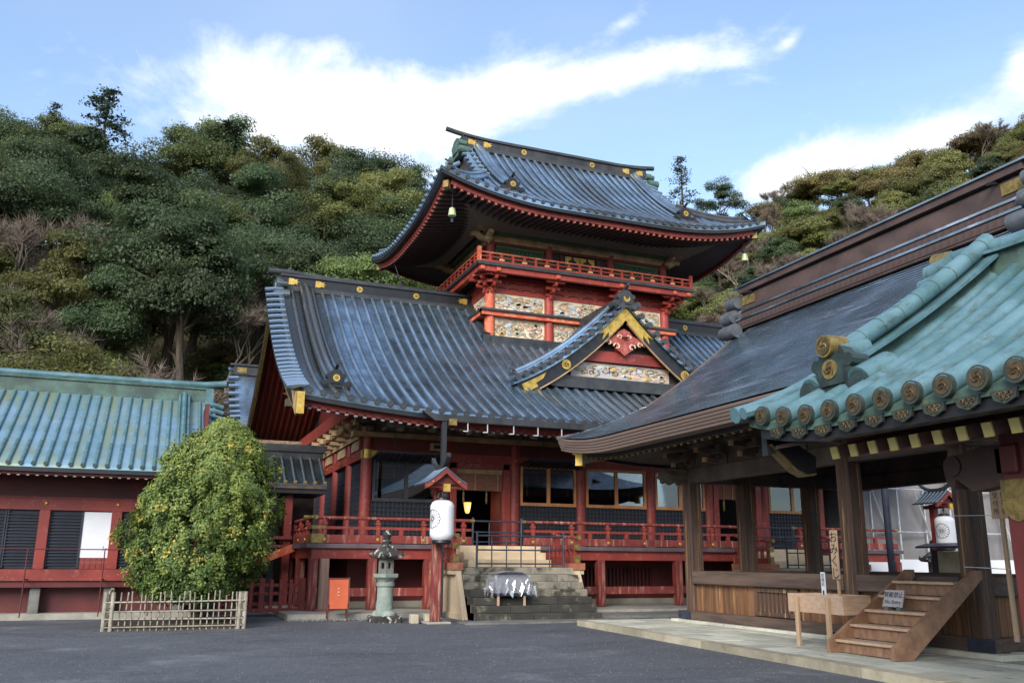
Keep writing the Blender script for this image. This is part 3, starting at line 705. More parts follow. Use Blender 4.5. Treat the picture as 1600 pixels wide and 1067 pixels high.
mb = MB().beam((6.6, 31.2, 6.95), (6.6, 44.2, 6.95), .36, .5); ob('side_purlin', mb, RED, hall)
mb = MB().box(4.0, 7.1, 43.0, 43.35, 6.55, 7.05); ob('patterned_beam', mb, PATT, hall)
mb = MB().box(4.0, 28, 31.0, 31.3, 6.75, 7.0); ob('eave_purlin', mb, DARKW, hall)

# side wall: black lattice panels
def lattice(name, parent, axis, fixed, a0, a1, z0, z1, da, dz, m=LATT, back=NIGHT, proud=.05):
    """grid of bars over a dark board; axis = direction the panel runs along"""
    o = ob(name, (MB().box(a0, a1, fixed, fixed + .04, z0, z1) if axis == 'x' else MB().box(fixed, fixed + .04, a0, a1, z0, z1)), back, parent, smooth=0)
    na = max(1, round((a1 - a0) / da)); nz = max(1, round((z1 - z0) / dz))
    wb = .022
    mv = share('upright_bar', MB().box(-wb, wb, -proud, 0, z0, z1) if axis == 'x' else MB().box(-proud, 0, -wb, wb, z0, z1), m, 0)
    for i in range(na + 1):
        a = a0 + (a1 - a0) * i / na
        inst('upright_bar', mv, o, (a, fixed, 0) if axis == 'x' else (fixed, a, 0))
    mh = share('cross_bar', MB().box(a0, a1, -proud * .8, 0, -wb, wb) if axis == 'x' else MB().box(-proud * .8, 0, a0, a1, -wb, wb), m, 0)
    for i in range(nz + 1):
        z = z0 + (z1 - z0) * i / nz
        inst('cross_bar', mh, o, (0, fixed - .002, z) if axis == 'x' else (fixed - .002, 0, z))
    return o
ys = [YF] + SY
for a, b in zip(ys, ys[1:]): lattice('side_lattice', hall, 'y', 7.22, a + .25, b - .25, 2.15, 5.18, .22, .2)
mb = MB().box(7.08, 7.4, YF, 43.3, ZD, 2.2); ob('side_sill', mb, RED, hall)

# front bays
def blind(parent, x0, x1, y, ztop, zbot):
    o = ob('reed_blind', MB().box(x0, x1, y, y + .02, zbot, ztop), SUDARE, parent, smooth=0)
    ob('blind_border', MB().box(x0, x1, y - .02, y - .004, ztop - .16, ztop), BEIGE, o)
    n = max(2, int((x1 - x0) / .42)); me = share('tassel', MB().box(-.012, .012, y - .03, y - .005, zbot - .05, ztop).lathe([(.01, zbot - .5), (.045, zbot - .42), (.04, zbot - .12), (.01, zbot - .02)], (0, y - .02, 0), 6), GOLDD)
    ml = share('blind_cord', MB().box(-.014, .014, y - .03, y - .005, zbot, ztop), BEIGE)
    for i in range(n):
        inst('tassel' if i % 2 == 0 else 'blind_cord', me if i % 2 == 0 else ml, o, (x0 + (i + .6) * (x1 - x0) / n, 0, 0))
def window_bay(i, frame, awn):
    x0, x1 = CX[i] + .22, CX[i + 1] - .22
    lattice('lower_lattice', hall, 'x', YF - .03, x0, x1, ZD + .1, 3.66, .16, .155)
    w_ = part('window', hall)
    xm = (x0 + x1) / 2
    for a, b in ((x0, x0 + .1), (xm - .07, xm + .07), (x1 - .1, x1)): ob('frame_upright', MB().box(a, b, YF - .1, YF, 3.74, 5.2), frame, w_)
    for z0, z1 in ((3.66, 3.78), (5.1, 5.198)): ob('frame_rail', MB().box(x0, x1, YF - .11, YF + .01, z0, z1), frame, w_)
    for a, b in ((x0 + .1, xm - .07), (xm + .07, x1 - .1)): ob('pane', MB().box(a, b, YF - .05, YF - .042, 3.78, 5.1), GLASS, w_, smooth=0)
    blind(w_, x0 + .1, x1 - .1, YF + .12, 5.1, 4.5)
    if awn:
        g = [[(x0 - .1, YF - .13, 5.16), (x1 + .1, YF - .13, 5.16)], [(x0 - .1, YF - 1.25, 5.3), (x1 + .1, YF - 1.25, 5.3)]]
        a = ob('raised_shutter', MB().slab(g, (0, 0, .06)), BLACK, hall)
        lb = share('shutter_bar', MB().beam((0, YF - .2, 5.14), (0, YF - 1.22, 5.27), .035, .05), LATT)
        for k in range(12): inst('shutter_bar', lb, a, (x0 + (k + .5) * (x1 - x0) / 12, 0, 0))
        for xx in (x0 + .5, x1 - .5): ob('shutter_hook', MB().cyl((xx, YF - 1.1, 5.3), (xx, YF - 1.2, 6.3), .012, n=5), IRON, a)
window_bay(0, BLACKW, True)
for i in (2, 3, 4): window_bay(i, HONEY, i == 2)
window_bay(6, HONEY, False)
for i in (1, 5):
    x0, x1 = CX[i] + .2, CX[i + 1] - .2
    dr = part('doorway', hall)
    for a, b in ((x0, x0 + .26), (x1 - .3, x1)):
        ob('door_jamb', MB().cbox(a, b, YF - .14, YF + .12, ZD, 5.0, .02), RED, dr); ob('folded_door', MB().box(b - .02 if a == x0 else a - .06, b + .06 if a == x0 else a + .02, YF + .1, YF + 1.1, ZD, 4.9), REDD, dr)
    ob('door_head', MB().box(x0 + .26, x1 - .3, YF - .12, YF + .1, 4.98, 5.2), RED, dr)
    blind(dr, x0 + .28, x1 - .32, YF - .02, 4.98, 4.18)
# interior so that doors and panes look into a room
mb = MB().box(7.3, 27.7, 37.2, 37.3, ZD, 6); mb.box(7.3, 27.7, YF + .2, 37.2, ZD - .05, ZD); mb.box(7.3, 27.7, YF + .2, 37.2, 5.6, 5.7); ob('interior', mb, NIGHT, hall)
lamp = thing('hanging_lantern', (11.55, 33.4, 3.4), 'small lit amber lantern hanging inside the open doorway left of the steps', 'lantern')
ob('lamp_glass', MB().lathe([(.06, 3.38), (.1, 3.45), (.16, 3.78), (.15, 3.8)], (11.55, 33.4, 0), 6), GLOW, lamp)
ob('lamp_cap', MB().lathe([(.2, 3.8), (.19, 3.84), (.05, 3.95), (.02, 4.0)], (11.55, 33.4, 0), 6), BRONZE, lamp)
ob('lamp_chain', MB().cyl((11.55, 33.4, 4.0), (11.55, 33.4, 5.6), .01, n=5), IRON, lamp)
pl = bpy.data.lights.new('lamp_light', 'POINT'); pl.energy = 5; pl.color = (1, .6, .25); pl.shadow_soft_size = .1
plo = bpy.data.objects.new('lamp_light', pl); link(plo, lamp); plo.location = (11.55, 33.25, 3.6)

# --- lower roof: gable roof with ridge along the front
lr = part('lower_roof', hall)
XG = lin(XL + .25, XR - .25, 70)
fr = [[(x, y, ZL(x, y)) for y in lin(28.0, CYH - .1, 14)] for x in XG]
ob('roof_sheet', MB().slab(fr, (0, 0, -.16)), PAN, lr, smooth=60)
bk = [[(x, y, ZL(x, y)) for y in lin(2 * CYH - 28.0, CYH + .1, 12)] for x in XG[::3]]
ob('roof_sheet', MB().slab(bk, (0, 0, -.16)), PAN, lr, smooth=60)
dm = disc_mesh('eave_disc', .108, .1, TILED, 'y')
k = 0; x = XL + .42
while x < XR - .3:
    ytop = 35.0 if 12.7 < x < 22.3 else CYH - .25
    pts = [(x, y, ZL(x, y) + .015) for y in lin(27.97, ytop, 12)]
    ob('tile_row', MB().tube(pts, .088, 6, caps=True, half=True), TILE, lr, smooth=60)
    inst('eave_disc', dm, lr, (x, 27.96, ZL(x, 28) + .005)); k += 1
    x += .44
# verge tiles at the left gable: short rolls pointing outwards
vt = share('verge_tile', MB().tube([(-.28, 0, -.05), (.1, 0, .02), (.42, 0, .05)], [.1, .1, .09], 8), TILE)
for side in (XL, XR):
    for y in lin(28.25, 37.2, 23):
        o = inst('verge_tile', vt, lr, (side, y, ZL(XL + .3, y) + .07), 0 if side == XL else math.pi)
    for sg in (1, -1):
        path = [(side + (.34 if side == XL else -.34), CYH - sg * (CYH - y), ZL(XL + .3, y) + .05) for y in lin(28, 37.4, 14)]
        ob('verge_roll', MB().tube(path, .1, 8), TILE, lr)
        bb = [(side + (.12 if side == XL else -.12), CYH - sg * (CYH - y), ZL(XL + .3, y)) for y in lin(28.15, 37.69, 16)]
        o = ob('bargeboard', MB().strip(bb, (1, 0, 0), -.06, .06, -.72, -.14), BLACK, lr)
        ob('gilt_edge', MB().strip(bb, (1, 0, 0), -.075, .075, -.78, -.722), GOLDD, o)
    # gilt bargeboard end and pale board behind it
ob('bargeboard_end', MB().box(XL + .02, XL + .26, 27.85, 28.12, 6.02, 6.72), GOLD, lr)
ob('bargeboard_end', MB().prism([(XL + .03, 28.1, 6.75), (XL + .03, 29.3, 7.0), (XL + .03, 28.4, 6.15), (XL + .03, 28.1, 6.0)], (.05, 0, 0)), BEIGE, lr)
# descending ridges near the verges
for xr in (5.35, 2 * CXH - 5.35):
    pts = [(xr, y, ZL(xr, y)) for y in lin(29.4, 37.45, 14)]
    o = ob('descending_ridge', MB().strip(pts, (1, 0, 0), -.2, .2, 0, .2), TILE, lr)
    ob('ridge_roll', MB().strip(pts, (1, 0, 0), -.28, .28, .2, .26).tube([Vector(p) + V(0, 0, .33) for p in pts], .1, 8), TILE, o)
    ob('ridge_roll', MB().tube([Vector(p) + V(-.22, 0, .28) for p in pts], .06, 6).tube([Vector(p) + V(.22, 0, .28) for p in pts], .06, 6), TILE, o)
    oni('ridge_end_tile', o, (xr, 29.2, ZL(xr, 29.2)), .62, 'y', BLACK, GOLD)
# main ridge, broken by the upper storey
for (a, b) in ((4.25, 13.0), (22.0, 30.75)):
    lt = a < 10
    o = ridge_stack(lr, 'main_ridge', (a, CYH, 0), (b, CYH, 0), [(.36, 12.82, 13.02, TILED), (.26, 13.02, 13.46, BLACK), (.34, 13.46, 13.54, TILED)], TILED, 0)
    path = [(x_, CYH, 13.6 + .16 * max(0, 1 - abs(x_ - (a if lt else b)) / 2.2) ** 2) for x_ in lin(a - (.5 if lt else 0), b + (0 if lt else .5), 12)]
    ob('ridge_cap', MB().tube(path, .13, 10), TILED, o)
    for t in ((7.7, 10.3) if lt else (24.6, 27.3)): tomoe('ridge_crest', o, (t, CYH - .27, 13.24), .135, GOLD)
    e = a if lt else b; s_ = 1 if lt else -1
    mb = MB(); plume(mb, (e + s_ * .35, CYH - .275, 13.24), V(0, -.03, 0), V(s_, 0, 0), .36); plume(mb, (e + s_ * 1.5, CYH - .275, 13.24), V(0, -.03, 0), V(s_, 0, 0), .36)
    f_ = b if lt else a; plume(mb, (f_ - s_ * .25, CYH - .275, 13.24), V(0, -.03, 0), V(-s_, 0, 0), .36); ob('gilt_plate', mb, GOLD, o)['kind'] = 'stuff'
    oni('ridge_end_tile', o, (e, CYH, 12.3), 1.15, 'x' if lt else '-x', TILE, None, horn=False)
# eave edge, fascia and rafters
ep = [(x_, 28.0, ZL(x_, 28.0)) for x_ in lin(XL + .1, XR - .1, 40)]
ob('eave_board', MB().strip(ep, (0, 1, 0), .02, .35, -.3, -.1), BLACK, lr)
ob('eave_fascia', MB().strip(ep, (0, 1, 0), .3, .5, -.48, -.3), RED, lr)
sf = [[(x_, y, ZL(x_, 28) - .34 + (y - 28) * .21) for y in (28.4, 32.2)] for x_ in lin(XL + .15, XR - .15, 40)]
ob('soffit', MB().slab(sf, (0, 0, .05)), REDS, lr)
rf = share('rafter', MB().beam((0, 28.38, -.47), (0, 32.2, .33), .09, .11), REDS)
rc = share('rafter_end', MB().box(-.055, .055, 28.3, 28.385, -.54, -.42), mat('rafter_tip', s2l(160, 158, 160), s2l(130, 128, 130), 5, rough=.6))
x = XL + .5
while x < XR - .3:
    z = ZL(x, 28); inst('rafter', rf, lr, (x, 0, z)); inst('rafter_end', rc, lr, (x, 0, z)); x += .3
# boarded underside of the gable overhang (both slopes) with its battens
for sg in (1, -1):
    g = [[(x_, CYH - sg * (CYH - y), ZL(XL + 1.5, y) - .3) for y in lin(29.0, 37.6, 9)] for x_ in (XL + .3, 7.2)]
    ob('verge_soffit', MB().slab(g, (0, 0, .06)), REDD, lr)
    for x_ in lin(XL + .5, 6.9, 10):
        ob('batten', MB().strip([(x_, CYH - sg * (CYH - y), ZL(XL + 1.5, y)) for y in lin(29, 37.6, 9)], (1, 0, 0), -.045, .045, -.4, -.302), RED, lr)
g = MB().prism([(7.2, y, z) for y, z in [(32.2, 7.4), (43.2, 7.4), (43.2, 8.2), (CYH, 12.4), (32.2, 8.2)]], (.1, 0, 0)); ob('gable_wall', g, REDD, lr)
# copper gutter over the stairs, its brackets and downpipe
gt = thing('rain_gutter', (11.6, 27.8, 6.2), 'weathered dark copper gutter with downpipe under the lower eave above the steps', 'gutter')
ob('trough', MB().box(8.4, 15.3, 27.66, 27.9, 6.05, 6.27).prism([(8.0, 27.66, 6.32), (8.4, 27.66, 6.05), (8.4, 27.66, 6.27), (8.0, 27.66, 6.38)], (0, .24, 0)), BLACKW, gt)
hk = share('gutter_hook', MB().box(-.015, .015, 27.7, 27.73, 5.75, 6.06).box(-.16, .015, 27.7, 27.73, 5.74, 5.77), STEELP)
for x_ in (9.55, 10.25, 11.2, 12.1, 13.0, 13.9, 14.8): inst('gutter_hook', hk, gt, (x_, 0, 0))
ob('gutter_end', MB().box(8.88, 9.14, 27.62, 27.8, 5.92, 6.13).box(15.0, 15.2, 27.62, 27.8, 5.85, 6.05), GOLDD, gt)
ob('downpipe', MB().box(8.66, 8.82, 27.7, 27.86, 4.0, 6.1), BLACKW, gt)
ob('downpipe', MB().box(8.66, 8.82, 27.7, 27.86, ZG, 4.0), BLACKW, gt)

# --- dormer gable on the front slope
dg = part('dormer_gable', hall)
def ZDm(w): return 12.0 - 1.06 * w + .064 * w * w
YG0, YG1 = 30.9, 31.7
WD = 5.0
for sg in (-1, 1):
    g = [[(CXH + sg * w_, y, ZDm(w_)) for w_ in lin(0, WD, 12)] for y in (YG0, 35.0)]
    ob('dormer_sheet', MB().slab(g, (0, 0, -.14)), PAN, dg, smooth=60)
    vt2 = share('verge_tile', MB().tube([(0, -.16, -.02), (0, .3, .03), (0, .62, .05)], [.115, .11, .1], 8), TILE)
    vd = share('verge_disc', MB().cyl((0, -.2, -.02), (0, -.15, -.02), .13, n=12), TILED)
    for w_ in lin(.28, WD - .1, 14):
        p = (CXH + sg * w_, YG0, ZDm(w_) + .1)
        inst('verge_tile', vt2, dg, p); inst('verge_disc', vd, dg, p)
    path = [(CXH + sg * w_, YG0 + .78, ZDm(w_)) for w_ in lin(.2, WD - .35, 12)]
    o = ob('descending_ridge', MB().strip(path, (0, 1, 0), -.14, .16, .02, .3), TILED, dg)
    ob('ridge_roll', MB().tube([Vector(p) + V(0, 0, .38) for p in path], .12, 8).strip(path, (0, 1, 0), -.2, .22, .27, .32), TILE, o)
    oni('ridge_end_tile', o, (CXH + sg * (WD - .3), YG0 + .78, ZDm(WD - .3) + .02), .42, 'x' if sg < 0 else '-x', TILED)
    for y in lin(32.15, 34.8, 7):
        ob('tile_row', MB().tube([(CXH + sg * w_, y, ZDm(w_) + .02) for w_ in lin(.2, WD, 9)], .088, 6, half=True), TILE, dg, smooth=60)
    bp = [(CXH + sg * w_, YG0 + .1, ZDm(w_)) for w_ in lin(0, WD - .15, 14)]
    b_ = ob('bargeboard', MB().strip(bp, (0, 1, 0), 0, .14, -.72, -.1), BLACK, dg)
    bp2 = [(CXH + sg * w_, YG0 + .13, ZDm(w_) - .74) for w_ in lin(.1, WD - .9, 12)]
    ob('painted_edge', MB().strip(bp2, (0, 1, 0), -.02, .06, -.05, .02), BEIGE, b_)
    # gilt mounts
    cr = [(w_, ZDm(w_) - .18) for w_ in lin(0.0, 1.3, 6)] + [(1.02, ZDm(1.02) - .34), (1.1, ZDm(1.1) - .58), (.8, ZDm(.8) - .5)] + [(w_, ZDm(w_) - .74) for w_ in lin(.8, 0.0, 4)]
    ob('gilt_apex', MB().prism([(CXH + sg * a, YG0 + .08, z) for a, z in cr], (0, .02, 0)), GOLD, b_)
    cr = [(w_, ZDm(w_) - .24) for w_ in lin(3.6, WD - .35, 6)] + [(WD - .5, ZDm(WD - .4) - .55)] + [(w_, ZDm(w_) - .64) for w_ in lin(WD - .7, 3.95, 4)] + [(4.05, ZDm(4.05) - .45), (3.75, ZDm(3.75) - .42)]
    ob('gilt_foot', MB().prism([(CXH + sg * a, YG0 + .08, z) for a, z in cr], (0, .02, 0)), GOLD, b_)
    tomoe('bargeboard_crest', b_, (CXH + sg * 2.75, YG0 + .06, ZDm(2.75) - .42), .2, GOLD)
# pediment wall: red beam, carved panels, pendant
tri = [(CXH + sg_ * w_, 31.6, ZDm(w_) - .2) for sg_, w_ in [(-1, 4.2), (-1, 3), (-1, 2), (-1, 1), (1, 0), (1, 1), (1, 2), (1, 3), (1, 4.2)]]
ob('pediment_wall', MB().prism(tri + [(CXH + 4.2, 31.6, 8.2), (CXH - 4.2, 31.6, 8.2)], (0, .1, 0)), DARKW, dg)
ob('pediment_beam', MB().box(CXH - 2.0, CXH + 2.0, 31.35, 31.6, 9.5, 9.95).box(CXH - .28, CXH + .28, 31.4, 31.6, 9.95, 10.6), RED, dg)
carving('pediment_carving', dg, CXH - 2.3, CXH + 2.3, 31.5, 8.82, 9.46, CARVB, 70, 3, [BLACK, CREAM, CARVD], .17)
ob('pediment_sill', MB().box(CXH - 3.3, CXH + 3.3, 31.2, 31.6, 8.3, 8.62).box(CXH - 2.9, CXH + 2.9, 31.3, 31.6, 8.62, 8.8), TILED, dg)
pd = [(0, -1.35), (.2, -1.12), (.42, -.95), (.34, -.75), (.75, -.62), (1.0, -.72), (1.05, -.5), (.75, -.32), (.4, -.15), (.25, .1), (0, .25)]
pd = pd + [(-a, z) for a, z in pd[-2:0:-1]]
ob('pendant', MB().prism([(CXH + a, YG0 + .25, 10.75 + z * .72) for a, z in pd], (0, .12, 0)).lathe([(.02, -.1), (.18, 0), (.02, .1)], (CXH, YG0 + .2, 10.55), 8), PINK, dg)
cl = MB()
for sg in (-1, 1):
    for c, r_ in (((.35, 10.15), .16), ((.72, 10.28), .13), ((.2, 10.55), .12)): cl.torus_arc((CXH + sg * c[0], YG0 + .24, c[1]), (sg, 0, 0), (0, 0, 1), r_, .03, 0, 5.2, 10, 5, .6)
ob('pendant_scroll', cl, CREAM, dg)
ob('dormer_ridge', MB().box(CXH - .2, CXH + .2, YG0 + .1, 35.0, 11.9, 12.2).tube([(CXH, YG0 - .1, 12.3), (CXH, 33, 12.26), (CXH, 35, 12.26)], .12, 8), TILED, dg)
oni('ridge_end_tile', dg, (CXH, YG0 + .1, 11.78), .78, 'y', TILED, GOLD)

# --- tower storey
YT, YTB = 35.2, 40.2
TX = [13.05, 15.9, 19.1, 21.95]
up_ = part('tower_base', hall)
ob('flashing', MB().box(12.6, 22.4, 34.75, 35.0, 10.55, 10.78).box(12.75, 22.25, 34.9, YT - .02, 10.78, 11.1).box(12.62, 12.95, 34.8, YTB + .3, 10.55, 11.1), TILED, up_)
ob('flashing', MB().beam((12.86, 35.1, 11.0), (12.86, 37.6, 13.0), .3, .5).beam((22.14, 35.1, 11.0), (22.14, 37.6, 13.0), .3, .5), TILED, up_)
ob('core_wall', MB().box(13.1, 21.9, YT + .1, YTB, 10.4, 16.4), REDD, up_)
tcol = share('tower_column', MB().lathe([(.23, 11.05), (.22, 13.3)], (0, 0, 0), 14), REDO)
tcol2 = share('tower_column', MB().lathe([(.23, 11.05), (.22, 13.3)], (0, 0, 0), 14), REDT)
for i, x in enumerate(TX): inst('tower_column', tcol if i in (0,) else tcol2, up_, (x, YT, 0))  # leftmost column takes the orange copy, its sunlit look put into the colour
inst('tower_column', tcol2, up_, (13.05, YTB, 0))
ob('waist_rail', MB().box(12.55, 22.45, YT - .4, YT - .02, 12.2, 12.3).box(12.55, 13.0, YT - .3, YTB + .3, 12.2, 12.3), TILED, up_)
ob('waist_beam', MB().box(12.6, 22.4, YT - .3, YT - .02, 12.3 - .28, 12.198).box(12.6, 12.95, YT - .2, YTB + .2, 12.02, 12.198), REDO, up_)
for i in range(3):
    a, b = TX[i] + .22, TX[i + 1] - .22
    carving('carved_panel', up_, a, b, YT - .02, 11.12, 12.0, CREAM, 85, 20 + i, [CARVD, CARVB, BEIGE], .17)
    carving('carved_panel', up_, a, b, YT - .02, 12.36, 13.12, CREAM, 75, 30 + i, [CARVD, BEIGE, CARVB], .17)
carving('carved_panel', up_, 35.5, 39.9, 13.02, 11.12, 12.0, CREAM, 60, 41, [CARVD, CARVB], .17, 'y')
carving('carved_panel', up_, 35.5, 39.9, 13.02, 12.36, 13.12, CREAM, 60, 42, [CARVD, CARVB], .17, 'y')
ob('bracket_board', MB().box(12.95, 22.05, YT - .06, YT + .1, 13.12, 13.95).box(12.98, 13.1, YT + .1, YTB, 13.12, 13.95), REDT, up_)
ar = MB()
for i in range(3):
    for q in range(4):
        for zz in (13.32, 13.58):
            xx = TX[i] + .5 + q * (TX[i + 1] - TX[i] - 1.) / 3
            ar.torus_arc((xx, YT - .07, zz - .02), (1, 0, 0), (0, 0, .35), .26, .025, .2, 2.94, 6, 4)
q = ob('arched_relief', ar, REDD, up_); q['kind'] = 'stuff'
def tbracket(x, y, dirs):
    for (dx, dy) in dirs:
        o = MB(); wx, wy = -dy, dx
        for k in range(3):
            t = .26 + .3 * k; z = 13.12 + .24 * k
            o.beam((x, y, z), (x + dx * t, y + dy * t, z + .02), .14, .16)
            o.beam((x + dx * (t - .08), y + dy * (t - .08), z + .08), (x + dx * (t - .08), y + dy * (t - .08), z + .2), .2, .2)
            L = .22 + .12 * k
            o.beam((x + dx * (t - .08) - wx * L, y + dy * (t - .08) - wy * L, z + .14), (x + dx * (t - .08) + wx * L, y + dy * (t - .08) + wy * L, z + .14), .12, .13)
            o.lathe([(.03, -.08), (.09, 0), (.03, .09)], (x + dx * (t + .02), y + dy * (t + .02), z), 6)
        ob('balcony_bracket', o, REDT, up_)
s7 = .7071
tbracket(TX[0], YT, [(0, -1), (-1, 0), (-s7, -s7)]); tbracket(TX[1], YT, [(0, -1)]); tbracket(TX[2], YT, [(0, -1)]); tbracket(TX[3], YT, [(0, -1), (1, 0), (s7, -s7)])
# balcony
bal = part('balcony', hall)
BX0, BX1, BY0, BY1 = 12.1, 22.9, 34.1, 41.3
ob('balcony_floor', MB().box(BX0, BX1, BY0, BY1, 14.03, 14.1), TILED, bal)
ob('balcony_edge', MB().box(BX0 - .06, BX1 + .06, BY0 - .06, BY0 + .04, 14.0, 14.14).box(BX0 - .06, BX0 + .04, BY0 - .05, BY1, 14.0, 14.14).box(BX1 - .04, BX1 + .06, BY0 - .05, BY1, 14.0, 14.14), TILED, bal)
ob('balcony_beam', MB().box(BX0 + .06, BX1 - .06, BY0 + .05, BY0 + .26, 13.76, 14.0).box(BX0 + .06, BX0 + .26, BY0 + .27, BY1, 13.76, 14.0).box(BX1 - .26, BX1 - .06, BY0 + .27, BY1, 13.76, 14.0), REDT, bal)
ob('joist', MB().box(BX0 + .3, BX1 - .3, BY0 + .3, BY0 + .42, 13.86, 14.02), REDT, bal)
stp = share('joist_end', MB().box(-.09, .09, BY0 - .02, BY0 + .05, 13.8, 13.95), REDO)
for x in [BX0 + .2] + TX + [BX1 - .2]: inst('joist_end', stp, bal, (x, 0, 0))
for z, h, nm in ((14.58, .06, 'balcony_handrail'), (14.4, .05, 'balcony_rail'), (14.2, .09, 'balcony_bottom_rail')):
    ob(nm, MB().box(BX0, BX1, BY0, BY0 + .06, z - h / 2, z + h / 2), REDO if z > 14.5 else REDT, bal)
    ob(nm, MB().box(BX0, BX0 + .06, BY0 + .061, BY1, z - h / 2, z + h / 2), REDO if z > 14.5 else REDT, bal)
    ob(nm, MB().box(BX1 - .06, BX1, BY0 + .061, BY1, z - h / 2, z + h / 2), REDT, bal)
bp = share('baluster', MB().box(-.05, .05, -.012, .072, 14.15, 14.56), REDT); bt = share('baluster_block', MB().box(-.11, .11, -.03, .03, 14.245, 14.33), mat('gilded_block', s2l(232, 178, 120), s2l(214, 150, 96), 4, rough=.6))
for i in range(1, 20): inst('baluster', bp, bal, (BX0 + i * (BX1 - BX0) / 20, BY0, 0)); (inst('baluster_block', bt, bal, (BX0 + i * (BX1 - BX0) / 20, BY0, 0)) if i % 2 == 0 else None)
for i in range(1, 13): inst('baluster', bp, bal, (BX0 + .06, BY0 + i * (BY1 - BY0) / 13, 0), math.pi / 2); inst('baluster', bp, bal, (BX1, BY0 + i * (BY1 - BY0) / 13, 0), math.pi / 2)
for x in (BX0 + .05, BX1 - .05): ob('corner_post', MB().cbox(x - .09, x + .09, BY0 - .03, BY0 + .15, 14.1, 14.82, .015), REDO if x < 15 else REDT, bal)  # left post coloured as if sunlit, right one in the plain red
# upper storey wall
us = part('upper_storey', hall)
uc = share('upper_column', MB().lathe([(.21, 14.1), (.2, 15.6)], (0, 0, 0), 14), RED)
for x in TX: inst('upper_column', uc, us, (x, YT, 0))
inst('upper_column', uc, us, (13.05, YTB, 0))
ob('head_beam', MB().box(12.9, 22.1, YT - .16, YT + .1, 15.48, 15.78), BEIGE, us)
ob('head_beam', MB().box(12.95, 13.15, YT + .1, YTB, 15.48, 15.78), BEIGE, us)
ob('lower_head_beam', MB().box(13.2, 21.8, YT - .12, YT + .1, 15.36, 15.478), REDD, us)
ob('wall_plate', MB().box(12.7, 22.3, YT - .28, YT + .12, 15.78, 15.95).box(12.75, 13.2, YT + .12, YTB, 15.78, 15.95), OLIVE, us)
for i in (0, 2):
    a, b = TX[i] + .24, TX[i + 1] - .24
    o = ob('barred_window', MB().box(a, b, YT, YT + .05, 14.1, 15.34), OLIVE, us)
    gb = share('green_bar', MB().box(-.045, .045, YT - .06, YT, 14.35, 15.28), LATG)
    nb = 18
    for k in range(nb): inst('green_bar', gb, o, (a + (k + .5) * (b - a) / nb, 0, 0))
    ob('window_rail', MB().box(a, b, YT - .08, YT, 15.27, 15.34).box(a, b, YT - .08, YT, 14.26, 14.35), OLIVE, o)
a, b = TX[1] + .22, TX[2] - .22
o = ob('panel_door', MB().box(a, b, YT, YT + .05, 14.1, 15.35), BLACK, us)
ob('door_stile', MB().box(a + .35, a + .5, YT - .05, YT, 14.1, 15.35).box(b - .5, b - .35, YT - .05, YT, 14.1, 15.35), REDD, o)
xm = (a + b) / 2; gd = MB()
for cx_, s_ in ((xm - .75, 1), (xm - .02, -1), (xm + .02, 1), (xm + .75, -1)):
    for zc, vz in ((15.3, -1), (14.25, 1)):
        gd.prism([(cx_, YT - .02, zc), (cx_ + s_ * .32, YT - .02, zc), (cx_ + s_ * .3, YT - .02, zc + vz * .12), (cx_ + s_ * .16, YT - .02, zc + vz * .2), (cx_ + s_ * .13, YT - .02, zc + vz * .34), (cx_, YT - .02, zc + vz * .42)], (0, -.02, 0))
for cx_ in (xm - .4, xm, xm + .4): gd.lathe([(.02, -.12), (.12, 0), (.02, .12)], (cx_, YT - .03, 14.75), 6)
ob('gilt_corner', gd, GOLD, o)
# corner noses and carved frieze over the plate
ns = MB()
for (x, sg) in ((12.85, -1), (22.15, 1)):
    ns.tube([(x, YT, 15.62), (x + sg * .3, YT - .05, 15.66), (x + sg * .55, YT - .05, 15.8), (x + sg * .75, YT - .05, 15.72)], [.16, .17, .15, .09], 8)
    ns.tube([(x, YT - .1, 15.6), (x, YT - .4, 15.64), (x, YT - .62, 15.8), (x, YT - .8, 15.7)], [.16, .17, .15, .08], 8)
    ns.lathe([(.03, -.24), (.2, -.12), (.24, .04), (.1, .2)], (x, YT - .3, 15.55), 8)
ns.tube([(12.95, YTB, 15.62), (12.6, YTB, 15.66), (12.3, YTB, 15.8), (12.05, YTB, 15.72)], [.16, .17, .15, .09], 8)
ob('corner_nose', ns, BEIGE, us)
rnd = random.Random(5); cv_ = MB()
for i in range(3):
    for k in range(16):
        x = TX[i] + .4 + (TX[i + 1] - TX[i] - .8) * (k + rnd.random() * .6) / 16; h = .22 * math.sin(math.pi * (k + .5) / 16) + .06
        cv_.torus_arc((x, YT - .32 + rnd.random() * .06, 15.98 + h * rnd.uniform(.5, 1)), (1, 0, .3), (0, 0, 1), rnd.uniform(.09, .17), .032, rnd.uniform(0, 3), rnd.uniform(4, 6.5), 7, 5, .5)
q = ob('frieze_carving', cv_, BEIGE, us); q['kind'] = 'stuff'
